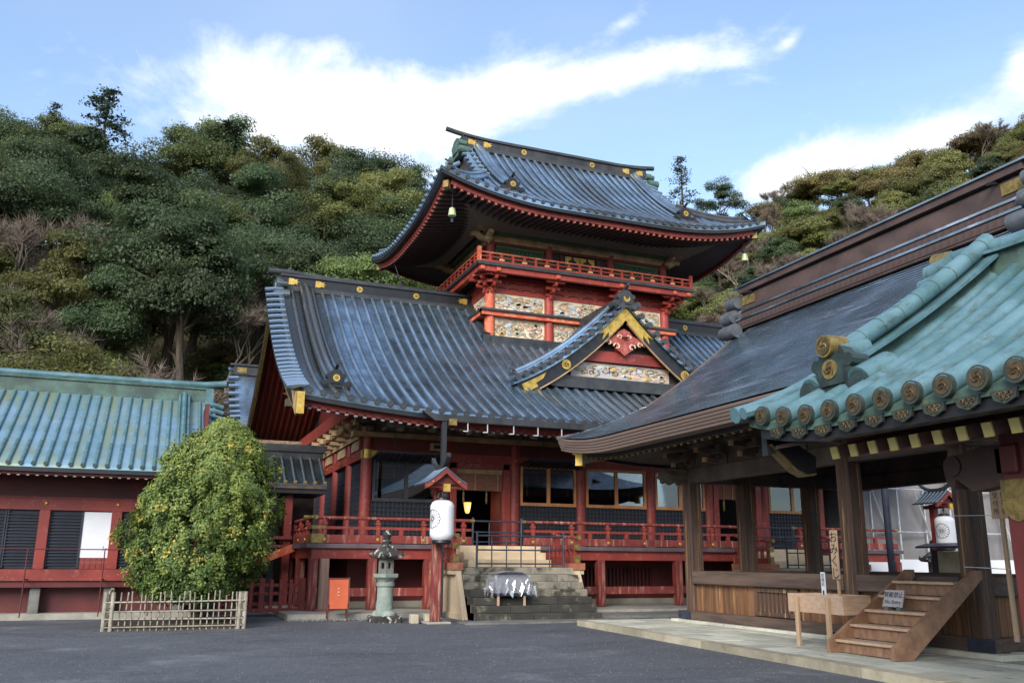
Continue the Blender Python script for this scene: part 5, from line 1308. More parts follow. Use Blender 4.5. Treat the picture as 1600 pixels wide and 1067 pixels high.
for (x, y, dx, dy) in ((WX0 - .3, WY1 + .7, 0, 1), (WX0 - .7, WY1 - .05, -1, 0), (WX0 - .3, WY0 - .7, 0, -1)):   # carved beam noses
    ob('beam_nose', MB().tube([(x - dx * .4, y - dy * .4, 4.0), (x, y, 3.95), (x + dx * .25, y + dy * .25, 4.05), (x + dx * .42, y + dy * .42, 3.9)], [.15, .17, .14, .07], 8), DARKW, pb)
ob('stage_floor', MB().box(WX0 + .1, WX1 - .1, WY0 + .1, WY1 - .1, 1.02, 1.16), BROWNH, pv)
for a, b in ((WY0 + .2, 15.55), (15.95, WY1 - .2)):
    ob('stage_sill', MB().cbox(WX0 - .24, WX0 + .12, a, b, .99, 1.34, .025), BROWNH, pv)
ob('stage_sill', MB().cbox(WX1 - .12, WX1 + .2, WY0 + .2, WY1 - .2, .99, 1.34, .025), BROWNH, pv)
for y in (WY1, WY0): ob('stage_sill', MB().cbox(WX0 + .2, WX1 - .2, y - .16, y + .16, .99, 1.34, .025), BROWNH, pv)
ob('base_beam', MB().cbox(WX0 - .26, WX0 + .2, WY0 - .4, WY1 + .4, .03, .27, .02), BROWNH, pv)
ob('base_beam', MB().cbox(WX0 + .2, WX1 + .2, WY1 - .2, WY1 + .26, .03, .27, .02), BROWNH, pv)
ob('base_beam', MB().cbox(WX0 + .2, WX1 + .2, WY0 - .26, WY0 + .2, .03, .27, .02), BROWNH, pv)
for y in (WY0 - .18, WY1 + .18): ob('corner_iron', MB().box(WX0 - .285, WX0 - .262, y - .3, y + .3, .04, .26), IRON, pv)
sk = part('stage_skirt', pv)
rnd = random.Random(9)
def skirt(a, b, x):
    y = a
    while y < b - .03:
        wd = min(rnd.uniform(.12, .19), b - y)
        ob('upright_board', MB().box(x + rnd.uniform(-.008, .008), x + .05, y + .003, y + wd - .003, .27, .99), BOARD, sk); y += wd
skirt(WY0 + .2, 15.55, WX0 - .08); skirt(15.95, 17.55, WX0 - .08); skirt(19.3, WY1 - .2, WX0 - .08)
ob('skirt_backing', MB().box(WX0 - .02, WX0 + .03, WY0, WY1, .27, .99), DARKW, sk)
hp_ = part('louvred_hatch', pv)
ob('hatch_frame', MB().box(WX0 - .14, WX0 - .03, 17.6, 17.72, .3, .97).box(WX0 - .14, WX0 - .03, 19.14, 19.26, .3, .97).box(WX0 - .14, WX0 - .03, 17.72, 19.14, .87, .97).box(WX0 - .14, WX0 - .03, 17.72, 19.14, .3, .4), BROWN, hp_)
me = share('hatch_slat', MB().box(WX0 - .1, WX0 - .03, -.05, .05, .4, .87), BROWN)
for y in lin(17.8, 19.06, 9): inst('hatch_slat', me, hp_, (0, y, 0))
skn = share('upright_board', MB().box(-.09, .09, WY0 - .05, WY0, .27, .99), BOARD)
for i in range(30): inst('upright_board', skn, sk, (WX0 + .3 + i * .19, 0, 0))
skf = share('upright_board', MB().box(-.09, .09, WY1 - .05, WY1, .27, .99), BOARD)
for i in range(30): inst('upright_board', skf, sk, (WX0 + .3 + i * .19, 0, 0))
# stone footing course under the base beam
ft = thing('pavilion_footing', (WX0, PY_, ZG), 'pale stone footing course beneath the pavilion base beam', 'footing')
y = WY0 - .7
while y < WY1 + .7:
    L = rnd.uniform(.9, 1.5); b = min(y + L, WY1 + .7)
    ob('footing_stone', MB().cbox(WX0 - .42, WX0 + .6, y + .004, b - .004, ZG, .028, .015), PAVE, ft); y = b
ob('footing_core', MB().box(WX0 + .6, WX1 + .5, WY0 - .6, WY1 + .6, ZG, .02), CONC, ft)

# paved apron round the pavilion
ap = ob('pavement', MB().prism([(11.72, 23.6, ZG), (10.85, 7.4, ZG), (16, 7.4, ZG), (16, 23.6, ZG)], (0, 0, .11)), CONC, kind='structure', smooth=0)
kx = lambda y: 11.5 - (23.6 - y) * .064
y = 23.6
while y > 7.5:
    L = rnd.uniform(.9, 1.7); b = max(7.4, y - L)
    ob('kerb_stone', MB().prism([(kx(y), y - .01, ZG), (kx(b), b + .01, ZG), (kx(b) + .3, b + .01, ZG), (kx(y) + .3, y - .01, ZG)], (0, 0, .15 + rnd.uniform(-.008, .008))), KERB, ap); y = b
for row in range(4):
    y = 23.6 - rnd.uniform(0, .5) * row * .4
    x0 = .3 + row * .72; 
    while y > 7.5:
        L = rnd.uniform(.7, 1.15); b = max(7.4, y - L); a0, a1 = x0 + .003, min(x0 + .714, 2.95)
        ob('paving_slab', MB().prism([(kx(y) + a0 + .006, y - .012, ZG + .08), (kx(b) + a0 + .006, b + .008, ZG + .08), (kx(b) + a1 - .008, b + .008, ZG + .08), (kx(y) + a1 - .008, y - .012, ZG + .08)], (0, 0, .066 + rnd.uniform(-.006, .006))), PAVE, ap, smooth=0); y = b

# wooden steps up to the stage
ws = thing('wooden_steps', (13.2, 12.9, -.03), 'brown wooden steps leaning up to the pavilion stage, with a small sign on them', 'steps')
for y in (13.92, 12.35):
    prof = [(12.0, -.03), (12.42, -.03), (14.24, 1.32), (14.24, 1.47), (14.06, 1.47), (12.0, .17)]
    ob('stringer', MB().prism([(x, y - .045, z) for x, z in prof], (0, .09, 0)), STAIRW, ws)
for k in range(5):
    x = 12.16 + k * .375; z = .21 + k * .262
    ob('tread', MB().cbox(x - .04, x + .36, 12.4, 13.87, z - .05, z, .008), PINE, ws)
    ob('riser', MB().box(x + .04, x + .065, 12.4, 13.87, z - .25 if k else -.02, z - .052), STAIRW, ws)
# notice on the steps
ne = thing('no_entry_sign', (12.95, 13.3, .8), 'small grey wooden notice reading No Entry on the wooden steps', 'sign')
ob('sign_board', MB().prism([(12.98, 13.03, .80), (12.98, 13.5, .80), (13.08, 13.5, 1.10), (13.08, 13.03, 1.10)], (.025, 0, 0)), mat('grey_signboard', s2l(200, 190, 186), s2l(176, 168, 164), 3, stretch=(1, 1, 5), rough=.7), ne)
for y in (13.12, 13.42): ob('sign_foot', MB().box(12.98, 13.18, y - .05, y + .05, .735, .81), STONE, ne)
text('lettering', '昇殿禁止', .115, INK, ne, (13.045, 13.265, 1.01), (R(72), 0, R(-90)), .001)
text('lettering', 'No Entry', .105, INK, ne, (13.005, 13.265, .885), (R(72), 0, R(-90)), .001)

# omikuji box with its signs
ok = thing('fortune_slip_box', (12.6, 14.7, -.03), 'pale wooden fortune-slip box on thin legs beside the wooden steps', 'box')
ob('tray_side', MB().cbox(12.4, 12.44, 13.9, 15.5, .62, .98, .006), PINE, ok); ob('tray_side', MB().cbox(13.05, 13.09, 13.9, 15.5, .62, .98, .006), PINE, ok)
ob('tray_end', MB().cbox(12.44, 13.05, 13.9, 13.94, .62, .98, .006), PINE, ok); ob('tray_end', MB().cbox(12.44, 13.05, 15.46, 15.5, .62, .98, .006), PINE, ok)
ob('tray_lid', MB().box(12.44, 13.05, 13.94, 15.46, .92, .95), PINE, ok)
for (x, y) in ((12.36, 14.28), (12.36, 15.18), (13.13, 14.28), (13.13, 15.18)): ob('leg', MB().cbox(x - .035, x + .035, y - .045, y + .045, -.03, .93, .006), PINEV, ok)
ob('stretcher', MB().box(12.4, 13.1, 14.26, 14.3, .25, .3), BLACKW, ok)
om = thing('fortune_sign', (12.85, 14.5, .95), 'tall wooden sign reading おみくじ standing on the fortune-slip box', 'sign')
ob('sign_board', MB().cbox(12.84, 12.87, 14.42, 14.63, 1.27, 2.23, .006), PINEV, om); ob('sign_stake', MB().box(12.87, 12.9, 14.49, 14.55, .95, 1.9), PINEV, om)
for i, ch in enumerate('おみくじ'): text('lettering', ch, .24, INK, om, (12.837, 14.525, 2.08 - .235 * i), (R(90), 0, R(-90)), .001)
wsn = thing('price_sign', (12.5, 14.52, .95), 'narrow white price sign sticking up from the fortune-slip box', 'sign')
ob('sign_board', MB().box(12.5, 12.515, 14.46, 14.58, .95, 1.41), WHITE, wsn)
for i, ch in enumerate('初穂料'): text('lettering', ch, .085, IRON, wsn, (12.497, 14.52, 1.34 - .085 * i), (R(90), 0, R(-90)), .001)
ob('coin_mark', MB().box(12.494, 12.5, 14.5, 14.54, .98, 1.06), INK, wsn)
# notice board on a stake, tied to the near corner post
sg_ = thing('stake_notice', (13.9, 11.5, -.03), 'wooden notice with roofed top on a stake tied to the near pavilion post', 'sign')
ob('stake', MB().cbox(13.88, 13.93, 11.42, 11.5, .3, 2.95, .005), PINEV, sg_)
ob('sign_board', MB().cbox(13.85, 13.88, 11.24, 11.62, 2.36, 2.86, .006), PINEV, sg_)
ob('sign_cap', MB().beam((13.86, 11.16, 2.86), (13.86, 11.44, 2.98), .16, .04).beam((13.86, 11.44, 2.98), (13.86, 11.72, 2.86), .16, .04), PINEV, sg_)
for ci_, col_ in enumerate(('御祈祷', '受付所')):
    for i, ch in enumerate(col_): text('lettering', ch, .12, INK, sg_, (13.848, 11.35 + .17 * ci_ - .01, 2.76 - .14 * i), (R(90), 0, R(-90)), .001)
ob('tie_cord', MB().tube([(13.87, 11.4, 1.5), (14.25, 12.3, 1.52), (14.28, 12.7, 1.53)], .008, 5).tube([(13.87, 11.4, 2.42), (14.25, 12.3, 2.46), (14.28, 12.9, 2.48)], .006, 5), WHITE, sg_)

# ================================================================== WATER PAVILION (near right): verdigris tiled roof
TXR = 11.9
wp = thing('water_pavilion', (TXR, 6.5, ZG), 'near pavilion corner with verdigris tiled roof, bronze crests and a red post', 'pavilion')
tf = lambda e, c=9: 3.41 + .5 * e + .035 * e * e + .22 * max(0, 1 - c / 1.6) ** 2 * max(0, 1 - e / 2) ** 2
TY0, TY1 = 2.4, 10.6
wr = part('tiled_roof', wp)
for sg in (-1, 1):
    g = [[(TXR + sg * (3.9 - e), y, tf(e, TY1 - y)) for e in lin(0, 3.85, 12)] for y in lin(TY0, TY1, 24)]
    ob('roof_sheet', MB().slab(g, (0, 0, -.12)), GREEND, wr, smooth=60)  # darker copper here paints the shade in the gaps between tile rolls
RIM = mat('bronze_rim', (.05, .06, .055), (.09, .1, .08), 6, rough=.45, metal=.5)
OLDB = mat('old_bronze_crest', s2l(108, 92, 64), s2l(70, 62, 46), 9, rough=.5, metal=.4, bump=.5, bscale=50)
def eave_tile(y):
    c = TY1 - y
    pts = [(8.0 - .06 + e, y, tf(max(0, e), c) + .075) for e in lin(0, 3.75, 13)]
    o = ob('tile_row', MB().tube(pts, .128, 12), GREEN, wr)
    js = MB()
    for e in lin(.45, 3.5, 9): js.tube([(8 + e, y, tf(e, c) + .076), (8 + e + .018, y, tf(e + .018, c) + .076)], .1305, 12)
    ob('tile_joint', js, GREEND, o)
    z = tf(0, c) + .075
    d_ = ob('eave_disc', MB().cyl((7.9, y, z), (7.96, y, z), .138, n=22), RIM, o)
    tomoe('crest', o, (7.9, y, z), .1, OLDB, 'x', .02, OLDD)
y = 10.2; tk = []
while y > TY0 + .2:
    eave_tile(y); tk.append(y); y -= .45
for y in tk:
    yb = y - .225; z = tf(0, TY1 - yb) - .08
    o = ob('pendant_tile', MB().prism([(7.98, yb - .16, z), (7.98, yb + .16, z), (7.98, yb + .13, z - .1), (7.98, yb, z - .15), (7.98, yb - .13, z - .1)], (.04, 0, 0)), RIM, wr)
    fl = MB()
    for dy, dz in ((-.07, -.05), (0, -.045), (.07, -.05), (-.03, -.09), (.03, -.09)): fl.torus_arc((7.975, yb + dy, z + dz), (0, 1, 0), (0, 0, 1), .026, .011, 0, 5.5, 7, 5, .3)
    ob('vine_ornament', fl, OLDB, o)
vp = [(8.0 - .25 + e, TY1, tf(max(0, e), 0) + .03) for e in lin(0, 3.9, 13)]
ob('verge_roll', MB().tube(vp, .12, 10), GREEN, wr)
ob('verge_roll', MB().tube([(p[0], p[1] - .2, p[2] - .0) for p in vp], .09, 8), GREEN, wr)
bb_ = [(8.15 + e, TY1 - .06, tf(e, 0)) for e in lin(0, 3.75, 12)]
bo_ = ob('bargeboard', MB().strip(bb_, (0, -1, 0), 0, .12, -.55, -.14), BLACK, wr)
tl = ob('carved_tail', MB().prism([(8.2, TY1 - .04, 3.25), (8.6, TY1 - .04, 3.3), (9.0, TY1 - .04, 3.1), (8.98, TY1 - .04, 2.86), (8.8, TY1 - .04, 2.83), (8.62, TY1 - .04, 2.9), (8.45, TY1 - .04, 3.05)], (0, -.16, 0)), BLACK, bo_)
for (xa, za, xb, zb) in ((8.2, 3.25, 8.45, 3.05), (8.45, 3.05, 8.62, 2.9), (8.62, 2.9, 8.8, 2.83), (8.8, 2.83, 8.98, 2.86)): ob('gilt_edge', MB().beam((xa, TY1 - .12, za - .01), (xb, TY1 - .12, zb - .01), .19, .03), GOLDD, tl)
# descending ridge with ornament
dk_ = lambda e: .42 + .2 * max(0, 1 - e / 3)
dp = [(8 + e, 9.45, tf(e)) for e in lin(.8, 3.9, 12)]
o = ob('descending_ridge', MB().strip(dp, (0, 1, 0), -.16, .16, .02, .5), GREEND, wr)
ob('ridge_flange', MB().strip(dp, (0, 1, 0), -.34, .34, .44, .5), GREEN, o)
ob('ridge_roll', MB().tube([(8 + e, 9.45, tf(max(.85, e)) + .66) for e in lin(.6, 3.9, 12)], .14, 12), GREEN, o)
js = MB()
for e in lin(1.1, 3.7, 8): js.tube([(8 + e, 9.45, tf(e) + .661), (8 + e + .018, 9.45, tf(e + .018) + .661)], .143, 12)
ob('roll_joint', js, GREEND, o)
ec = ob('roll_end', MB().cyl((8.45, 9.45, tf(.85) + .65), (8.78, 9.45, tf(.85) + .665), .158, n=18), GOLDD, o)
tomoe('crest', ec, (8.45, 9.45, tf(.85) + .65), .125, OLDB, 'x', .02, GOLDD)
on = oni('ridge_end_tile', o, (8.68, 9.45, tf(.7) + .04), .74, 'x', BRONZE, GOLDD, horn=False)
for sgn in (-1, 1): ob('scroll_cap', MB().cyl((8.6, 9.45 + sgn * .46, tf(.7) + .18), (9.15, 9.45 + sgn * .46, tf(.85) + .36), .19, n=14), GREEN, on)
ob('scroll_cap', MB().cyl((8.62, 9.45, tf(.7) + .62), (9.15, 9.45, tf(.85) + .66), .2, n=14), GREEN, on)
# main ridge and its end
mr = [(TXR, y_, 5.88 + .12 * max(0, (y_ - 8.5) / 2) ** 2) for y_ in lin(TY0, TY1 - .35, 14)]
o = ob('main_ridge', MB().strip(mr, (1, 0, 0), -.2, .2, -.05, .34), GREEND, wr)
ob('ridge_flange', MB().strip(mr, (1, 0, 0), -.3, .3, .34, .39), GREEN, o)
ob('ridge_roll', MB().tube([Vector(p) + V(0, 0, .5) for p in mr], .13, 12), GREEN, o)
p = Vector(mr[-1]); ob('roll_end', MB().cyl(p + V(0, -.1, .5), p + V(0, .22, .53), .145, n=16), GOLDD, o)
on2 = oni('ridge_end_tile', o, p + V(0, .02, -.22), .7, '-y', GREEND, None, horn=False)
ob('scroll_cap', MB().cyl(p + V(-.3, -.3, .28), p + V(-.3, .1, .24), .16, n=12).cyl(p + V(-.46, -.2, .02), p + V(-.46, .12, 0), .14, n=12), GREEN, on2)
# eave fascia, rafters with pale ends
ob('eave_board', MB().strip([(8.0, y, tf(0, TY1 - y)) for y in lin(TY0, TY1 - .2, 16)], (1, 0, 0), .05, .3, -.26, -.12), BLACK, wr)
ob('soffit', MB().slab([[(8.2, y, 3.16), (9.6, y, 3.5)] for y in (TY0, TY1 - .3)], (0, 0, .05)), REDS, wr)
trf = share('rafter', MB().beam((8.42, 0, 3.02), (9.9, 0, 3.4), .11, .15), REDS); tre = share('rafter_end', MB().beam((8.4, 0, 3.015), (8.425, 0, 3.021), .12, .16), mat('cream_gilt', s2l(200, 184, 116), s2l(176, 158, 98), 4, rough=.5, metal=.2))
for i in range(21): inst('rafter', trf, wr, (0, 9.35 - i * .34, 0)); inst('rafter_end', tre, wr, (0, 9.35 - i * .34, 0))
ob('ceiling', MB().box(9.6, 14.2, TY0, TY1 - .35, 3.5, 3.6), REDD, wr)
# posts, beam, carved nose, gilt sleeve
for (x, y) in ((9.45, 7.42), (9.45, 3.6), (14.35, 7.42), (14.35, 3.6)):
    q = ob('post', MB().cbox(x - .17, x + .17, y - .17, y + .17, ZG, 3.4, .03), REDD, wp)
    s = [(x - .19, y - .19), (x + .19, y - .19), (x + .19, y + .19), (x - .19, y + .19)]
    gs = MB().box(x - .185, x + .185, y - .185, y + .185, 2.2, 2.55)
    gs.prism([(x - .186, y + .185, 2.2), (x - .186, y + .09, 2.1), (x - .186, y, 2.06), (x - .186, y - .09, 2.1), (x - .186, y - .185, 2.2)], (.02, 0, 0))
    ob('gilt_sleeve', gs, GOLDD, q)
    ob('post_base', MB().lathe([(.34, ZG), (.33, ZG + .12), (.25, ZG + .2)], (x, y, 0), 16), STONE, q)
for x in (9.45, 14.35): ob('tie_beam', MB().cbox(x - .12, x + .12, 3.2, 7.7, 2.62, 2.95, .02), REDS, wp)
for y in (3.6, 7.42): ob('tie_beam', MB().cbox(9.2, 14.6, y - .11, y + .11, 2.62, 2.95, .02), REDD, wp)
ob('wall_purlin', MB().cbox(9.3, 9.6, TY0 + .3, TY1 - .5, 3.1, 3.4, .02), REDD, wp)
en = [(7.59, 2.98), (7.9, 2.98), (8.3, 2.9), (8.45, 2.72), (8.42, 2.55), (8.32, 2.5), (8.28, 2.62), (8.18, 2.55), (8.05, 2.45), (7.59, 2.5)]
ob('carved_nose', MB().prism([(9.33, y, z) for y, z in en], (.24, 0, 0)).cyl((9.3, 8.3, 2.78), (9.6, 8.3, 2.78), .13, n=12), REDS, wp)
ob('basin', MB().cbox(10.8, 13.0, 4.2, 7.0, ZG, .65, .05), STONE, wp)

# ================================================================== GALLERY on the left: verdigris roof, red walls, black shutters
lb = thing('left_gallery', (-3, 31.5, ZG), 'long red gallery with pale green copper roof and black louvred shutters', 'building')
LX0, LX1, LY, LE, LRY = -12.0, 1.7, 30.6, 29.0, 33.5
lf = lambda e: 4.24 + .58 * e + .018 * e * e
lro = part('gallery_roof', lb)
for sg in (1, -1):
    g = [[(x, LRY - sg * (4.5 - e), lf(e)) for e in lin(0, 4.4, 8)] for x in lin(LX0, LX1 + .1, 20)]
    ob('roof_sheet', MB().slab(g, (0, 0, -.1)), GREENP, lro, smooth=60)
row = share('tile_row', MB().tube([(0, LE - .03 + e, lf(e) + .01) for e in lin(0, 4.2, 8)], .058, 6, half=True), GREEN, 60)
ldm = disc_mesh('eave_disc', .068, .06, BRONZE, 'y')
x = LX1 - .1
while x > LX0:
    if not (.45 < x < 1.05): inst('tile_row', row, lro, (x, 0, 0))
    inst('eave_disc', ldm, lro, (x, LE - .04, lf(0) + .01)); x -= .325
gb_ = share('eave_bead', MB().box(-.06, .06, LE - .05, LE - .03, lf(0) - .1, lf(0) - .05), GOLDD)
p = [(.75, LE + e, lf(e)) for e in lin(.55, 4.3, 9)]
o = ob('descending_ridge', MB().strip(p, (1, 0, 0), -.16, .16, 0, .2), GREEN, lro)
ob('ridge_roll', MB().tube([Vector(q) + V(0, 0, .26) for q in p], .075, 8).tube([Vector(q) + V(-.15, 0, .2) for q in p], .05, 6).tube([Vector(q) + V(.15, 0, .2) for q in p], .05, 6), GREEN, o)
oni('ridge_end_tile', o, (.75, LE + .45, lf(.45)), .4, 'y', BRONZE, None)
o = ob('main_ridge', MB().box(LX0, LX1 - .05, LRY - .24, LRY + .24, 7.05, 7.5).box(LX0, LX1, LRY - .3, LRY + .3, 7.5, 7.56), GREEND, lro)
ob('ridge_cap', MB().tube([(LX0, LRY, 7.68), (0, LRY, 7.68), (1.4, LRY, 7.7), (2.15, LRY, 7.8)], .13, 10), GREEN, o)
ob('ridge_end_block', MB().box(LX1 - .25, LX1 + .02, LRY - .34, LRY + .34, 6.7, 7.5), GREEN, o)
vtl = share('verge_tile', MB().tube([(-.3, 0, .05), (.1, 0, .0), (.32, 0, -.06)], [.08, .085, .085], 8), GREEN)
for sg in (1, -1):
    for e in lin(.2, 4.0, 11): inst('verge_tile', vtl, lro, (LX1 + .05, LRY - sg * (4.5 - e), lf(e) + .06))
ob('bargeboard', MB().strip([(LX1 + .05, LE + e, lf(e)) for e in lin(0, 4.4, 8)], (1, 0, 0), -.05, .05, -.42, -.08), BLACK, lro)
ob('eave_board', MB().box(LX0, LX1, LE + .02, LE + .3, lf(0) - .22, lf(0) - .1), BLACK, lro)
ob('eave_fascia', MB().box(LX0, LX1, LE + .14, LE + .3, lf(0) - .3, lf(0) - .222), REDD, lro)
rfl = share('rafter', MB().beam((0, LE + .2, 3.96), (0, LY, 4.4), .07, .09), REDD); rel_ = share('rafter_end', MB().box(-.04, .04, LE + .165, LE + .19, 3.91, 4.0), mat('white_rafter_tip', s2l(226, 214, 190), s2l(206, 190, 160), 5, rough=.6))
x = LX1 - .2
while x > LX0: inst('rafter', rfl, lro, (x, 0, 0)); inst('rafter_end', rel_, lro, (x, 0, 0)); x -= .245
ob('soffit', MB().slab([[(x, LE + .3, 4.06), (x, LY, 4.5)] for x in (LX0, LX1)], (0, 0, .04)), REDD, lro)
# walls
ob('upper_wall', MB().box(LX0, 1.5, LY, LY + .12, 3.3, 4.9), REDD, lb)
ob('back_wall', MB().box(LX0, 1.5, LY + 5.6, LY + 5.8, ZG, 4.5), REDD, lb)
ob('end_wall', MB().box(1.4, 1.5, LY + .12, LY + 5.6, ZG, 6.6), REDD, lb)
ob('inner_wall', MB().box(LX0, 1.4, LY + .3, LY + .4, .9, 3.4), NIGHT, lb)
ob('lintel', MB().box(LX0, 1.52, LY - .1, LY + .1, 3.0, 3.33), RED, lb)
ob('cornice_strip', MB().box(LX0, 1.52, LY - .06, LY - .002, 3.34, 3.39), RED, lb)
ob('floor_beam', MB().box(LX0, 1.52, LY - .14, LY + .1, .98, 1.26), RED, lb)
ob('floor_ledge', MB().box(LX0, 1.55, LY - .3, LY - .145, .93, 1.02), RED, lb)
ob('ledge_beam', MB().box(LX0, 1.5, LY - .22, LY - .02, .74, .925), REDD, lb)
ob('recess_wall', MB().box(LX0, 1.5, LY + .25, LY + .35, 0, .98), REDD, lb)
ob('concrete_base', MB().box(LX0, 1.8, LY - .35, LY + .5, ZG - .1, .0), CONC, lb)
pm_ = share('wall_post', MB().cbox(-.15, .15, -.12, .12, 1.262, 2.998, .015), RED); lp_ = share('floor_post', MB().cbox(-.14, .14, -.1, .1, 0, .738, .01), STONE)
bsm = share('gilt_boss', MB().tube([(0, LY - .1, 3.2), (0, LY - .15, 3.2)], [.06, .03], 10), GOLD)
for x in (1.05, -.95, -2.95, -4.95, -6.95, -8.95, -10.95): inst('wall_post', pm_, lb, (x, LY, 0)); inst('floor_post', lp_, lb, (x, LY, 0)); inst('gilt_boss', bsm, lb, (x, 0, 0))
slat = share('shutter_slat', MB().prism([(-.44, 0, 0), (-.44, -.05, -.02), (-.44, -.05, -.05), (-.44, 0, -.03)], (.88, 0, 0)), LATT, 0)
def shutter(x):
    o = part('louvred_shutter', lb)
    ob('shutter_frame', MB().box(x - .47, x - .41, LY - .05, LY + .02, 1.3, 2.98).box(x + .41, x + .47, LY - .05, LY + .02, 1.3, 2.98), LATT, o)
    ob('shutter_back', MB().box(x - .46, x + .46, LY + .02, LY + .05, 1.28, 3.0), LATT, o)
    for k in range(17): inst('shutter_slat', slat, o, (x, LY + .015, 1.42 + k * .093))
for x in (.55, -.4, -2.35, -3.5, -4.42, -5.5, -6.42, -7.5, -8.42):
    shutter(x)
ob('white_panel', MB().box(-1.88, -1.1, LY - .03, LY + .0, 1.6, 2.97), WHITE, lb)
ob('panel_latch', MB().box(-1.2, -1.12, LY - .036, LY - .03, 1.86, 1.88).box(-1.25, -1.235, LY - .036, LY - .03, 1.8, 1.95), IRON, lb)
me = share('wainscot_board', MB().box(-.075, .075, LY - .02, LY + .02, 1.27, 1.6), RED)
for i in range(5): inst('wainscot_board', me, lb, (-1.8 + i * .16, 0, 0))
lrl = thing('gallery_handrail', (-3, 29.9, ZG), 'thin red metal handrail in front of the left gallery shutters', 'handrail')
ob('top_rail', MB().cyl((-9, 29.75, 1.84), (.4, 29.75, 1.84), .018, n=6), REDD, lrl)
me = share('rail_upright', MB().cyl((0, 29.75, ZG + .1), (0, 29.75, 1.84), .02, n=6).box(-.02, .02, 29.75, LY - .1, .96, .99), REDD)
for x in (.2, -1.15, -3.2, -5.2, -7.2): inst('rail_upright', me, lrl, (x, 0, 0))

# ================================================================== ROOFED PASSAGE between gallery and hall
ps_ = thing('roofed_passage', (4.6, 35, ZG), 'small black-tiled passage roof between the left gallery and the hall', 'passage')
pfz = lambda e: 4.35 + .62 * e + .06 * e * e
for sg in (1, -1):
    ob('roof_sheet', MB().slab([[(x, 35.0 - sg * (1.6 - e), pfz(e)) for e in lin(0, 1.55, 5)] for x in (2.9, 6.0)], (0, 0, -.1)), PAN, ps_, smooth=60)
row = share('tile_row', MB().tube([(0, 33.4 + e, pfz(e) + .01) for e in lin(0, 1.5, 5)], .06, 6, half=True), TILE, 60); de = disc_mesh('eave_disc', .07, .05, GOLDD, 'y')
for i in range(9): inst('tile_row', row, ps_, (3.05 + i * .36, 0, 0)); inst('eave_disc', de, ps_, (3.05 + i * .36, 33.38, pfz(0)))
ob('ridge', MB().box(2.8, 6.05, 34.82, 35.18, 5.3, 5.62).box(2.75, 6.1, 34.75, 35.25, 5.62, 5.7).box(2.7, 6.2, 34.85, 35.15, 5.7, 5.9), TILED, ps_)
ob('fascia', MB().box(3.0, 6.0, 33.42, 33.5, 4.12, 4.3), BROWNH, ps_)
ob('ceiling', MB().box(3.0, 6.0, 33.5, 36.5, 3.95, 4.2), BLACK, ps_)
for x, m_ in ((4.2, BLACK), (4.75, RED), (3.1, RED)): ob('passage_post', MB().cbox(x - .14, x + .14, 33.9, 34.2, ZG, 4.1, .02), m_, ps_)
ob('sloping_beam', MB().beam((2.3, 33.2, .95), (4.9, 33.2, 2.0), .2, .26), REDO, ps_)
ob('back_wall', MB().box(2.4, 6.2, 37.2, 37.4, ZG, 4.1), BROWNH, ps_)
ob('low_rail', MB().box(2.4, 4.9, 33.7, 33.8, 2.3, 2.4).box(2.4, 4.9, 33.7, 33.8, 2.0, 2.1), RED, ps_)
# a further roof end glimpsed behind the gallery
fb = thing('far_black_roof', (4.2, 50, 0), 'distant black tiled roof end glimpsed between left gallery and hall gable', 'building')
ob('roof_sheet', MB().slab([[(x, 50 + v * 4, 11.6 - abs(v) * 4.5 + v * v * 1.2) for v in lin(-1, 1, 9)] for x in (3.6, 5.6)], (0, 0, -.3)), TILE, fb, smooth=60)
ve = share('verge_tile', MB().cyl((-.3, 0, 0), (.2, 0, .05), .13, n=8), TILE)
for v in lin(-.95, .95, 15): inst('verge_tile', ve, fb, (3.55, 50 + v * 4, 11.7 - abs(v) * 4.5 + v * v * 1.2))
ob('ridge', MB().box(3.5, 6, 49.7, 50.3, 11.4, 11.9).box(3.3, 6, 49.6, 50.4, 11.9, 12.0), TILED, fb); ob('gilt_plate', MB().box(3.7, 4.2, 49.66, 49.7, 11.5, 11.8), GOLDD, fb)
ob('wall', MB().box(4.2, 6, 46.6, 53.4, 0, 8.5), BROWN, fb)

# ================================================================== RED PICKET FENCE
fx = thing('red_picket_fence', (3.8, 30.2, ZG), 'low red wooden picket fence between the gallery tree and the hall veranda', 'fence')
me = share('picket', MB().cbox(-.06, .06, -.05, .05, .02, .95, .01), RED)
for i in range(9): inst('picket', me, fx, (2.3 + i * .31, 30.3, 0))
for z in (.2, .52, .78): ob('fence_rail', MB().box(2.2, 4.95, 30.32, 30.37, z - .05, z + .05), RED, fx)
ob('fence_sill', MB().box(2.2, 5.0, 30.2, 30.42, -.05, .06), REDW, fx)
for x in (3.55, 4.85): ob('fence_post', MB().cbox(x - .08, x + .08, 30.18, 30.34, -.05, 1.0, .01), RED, fx)

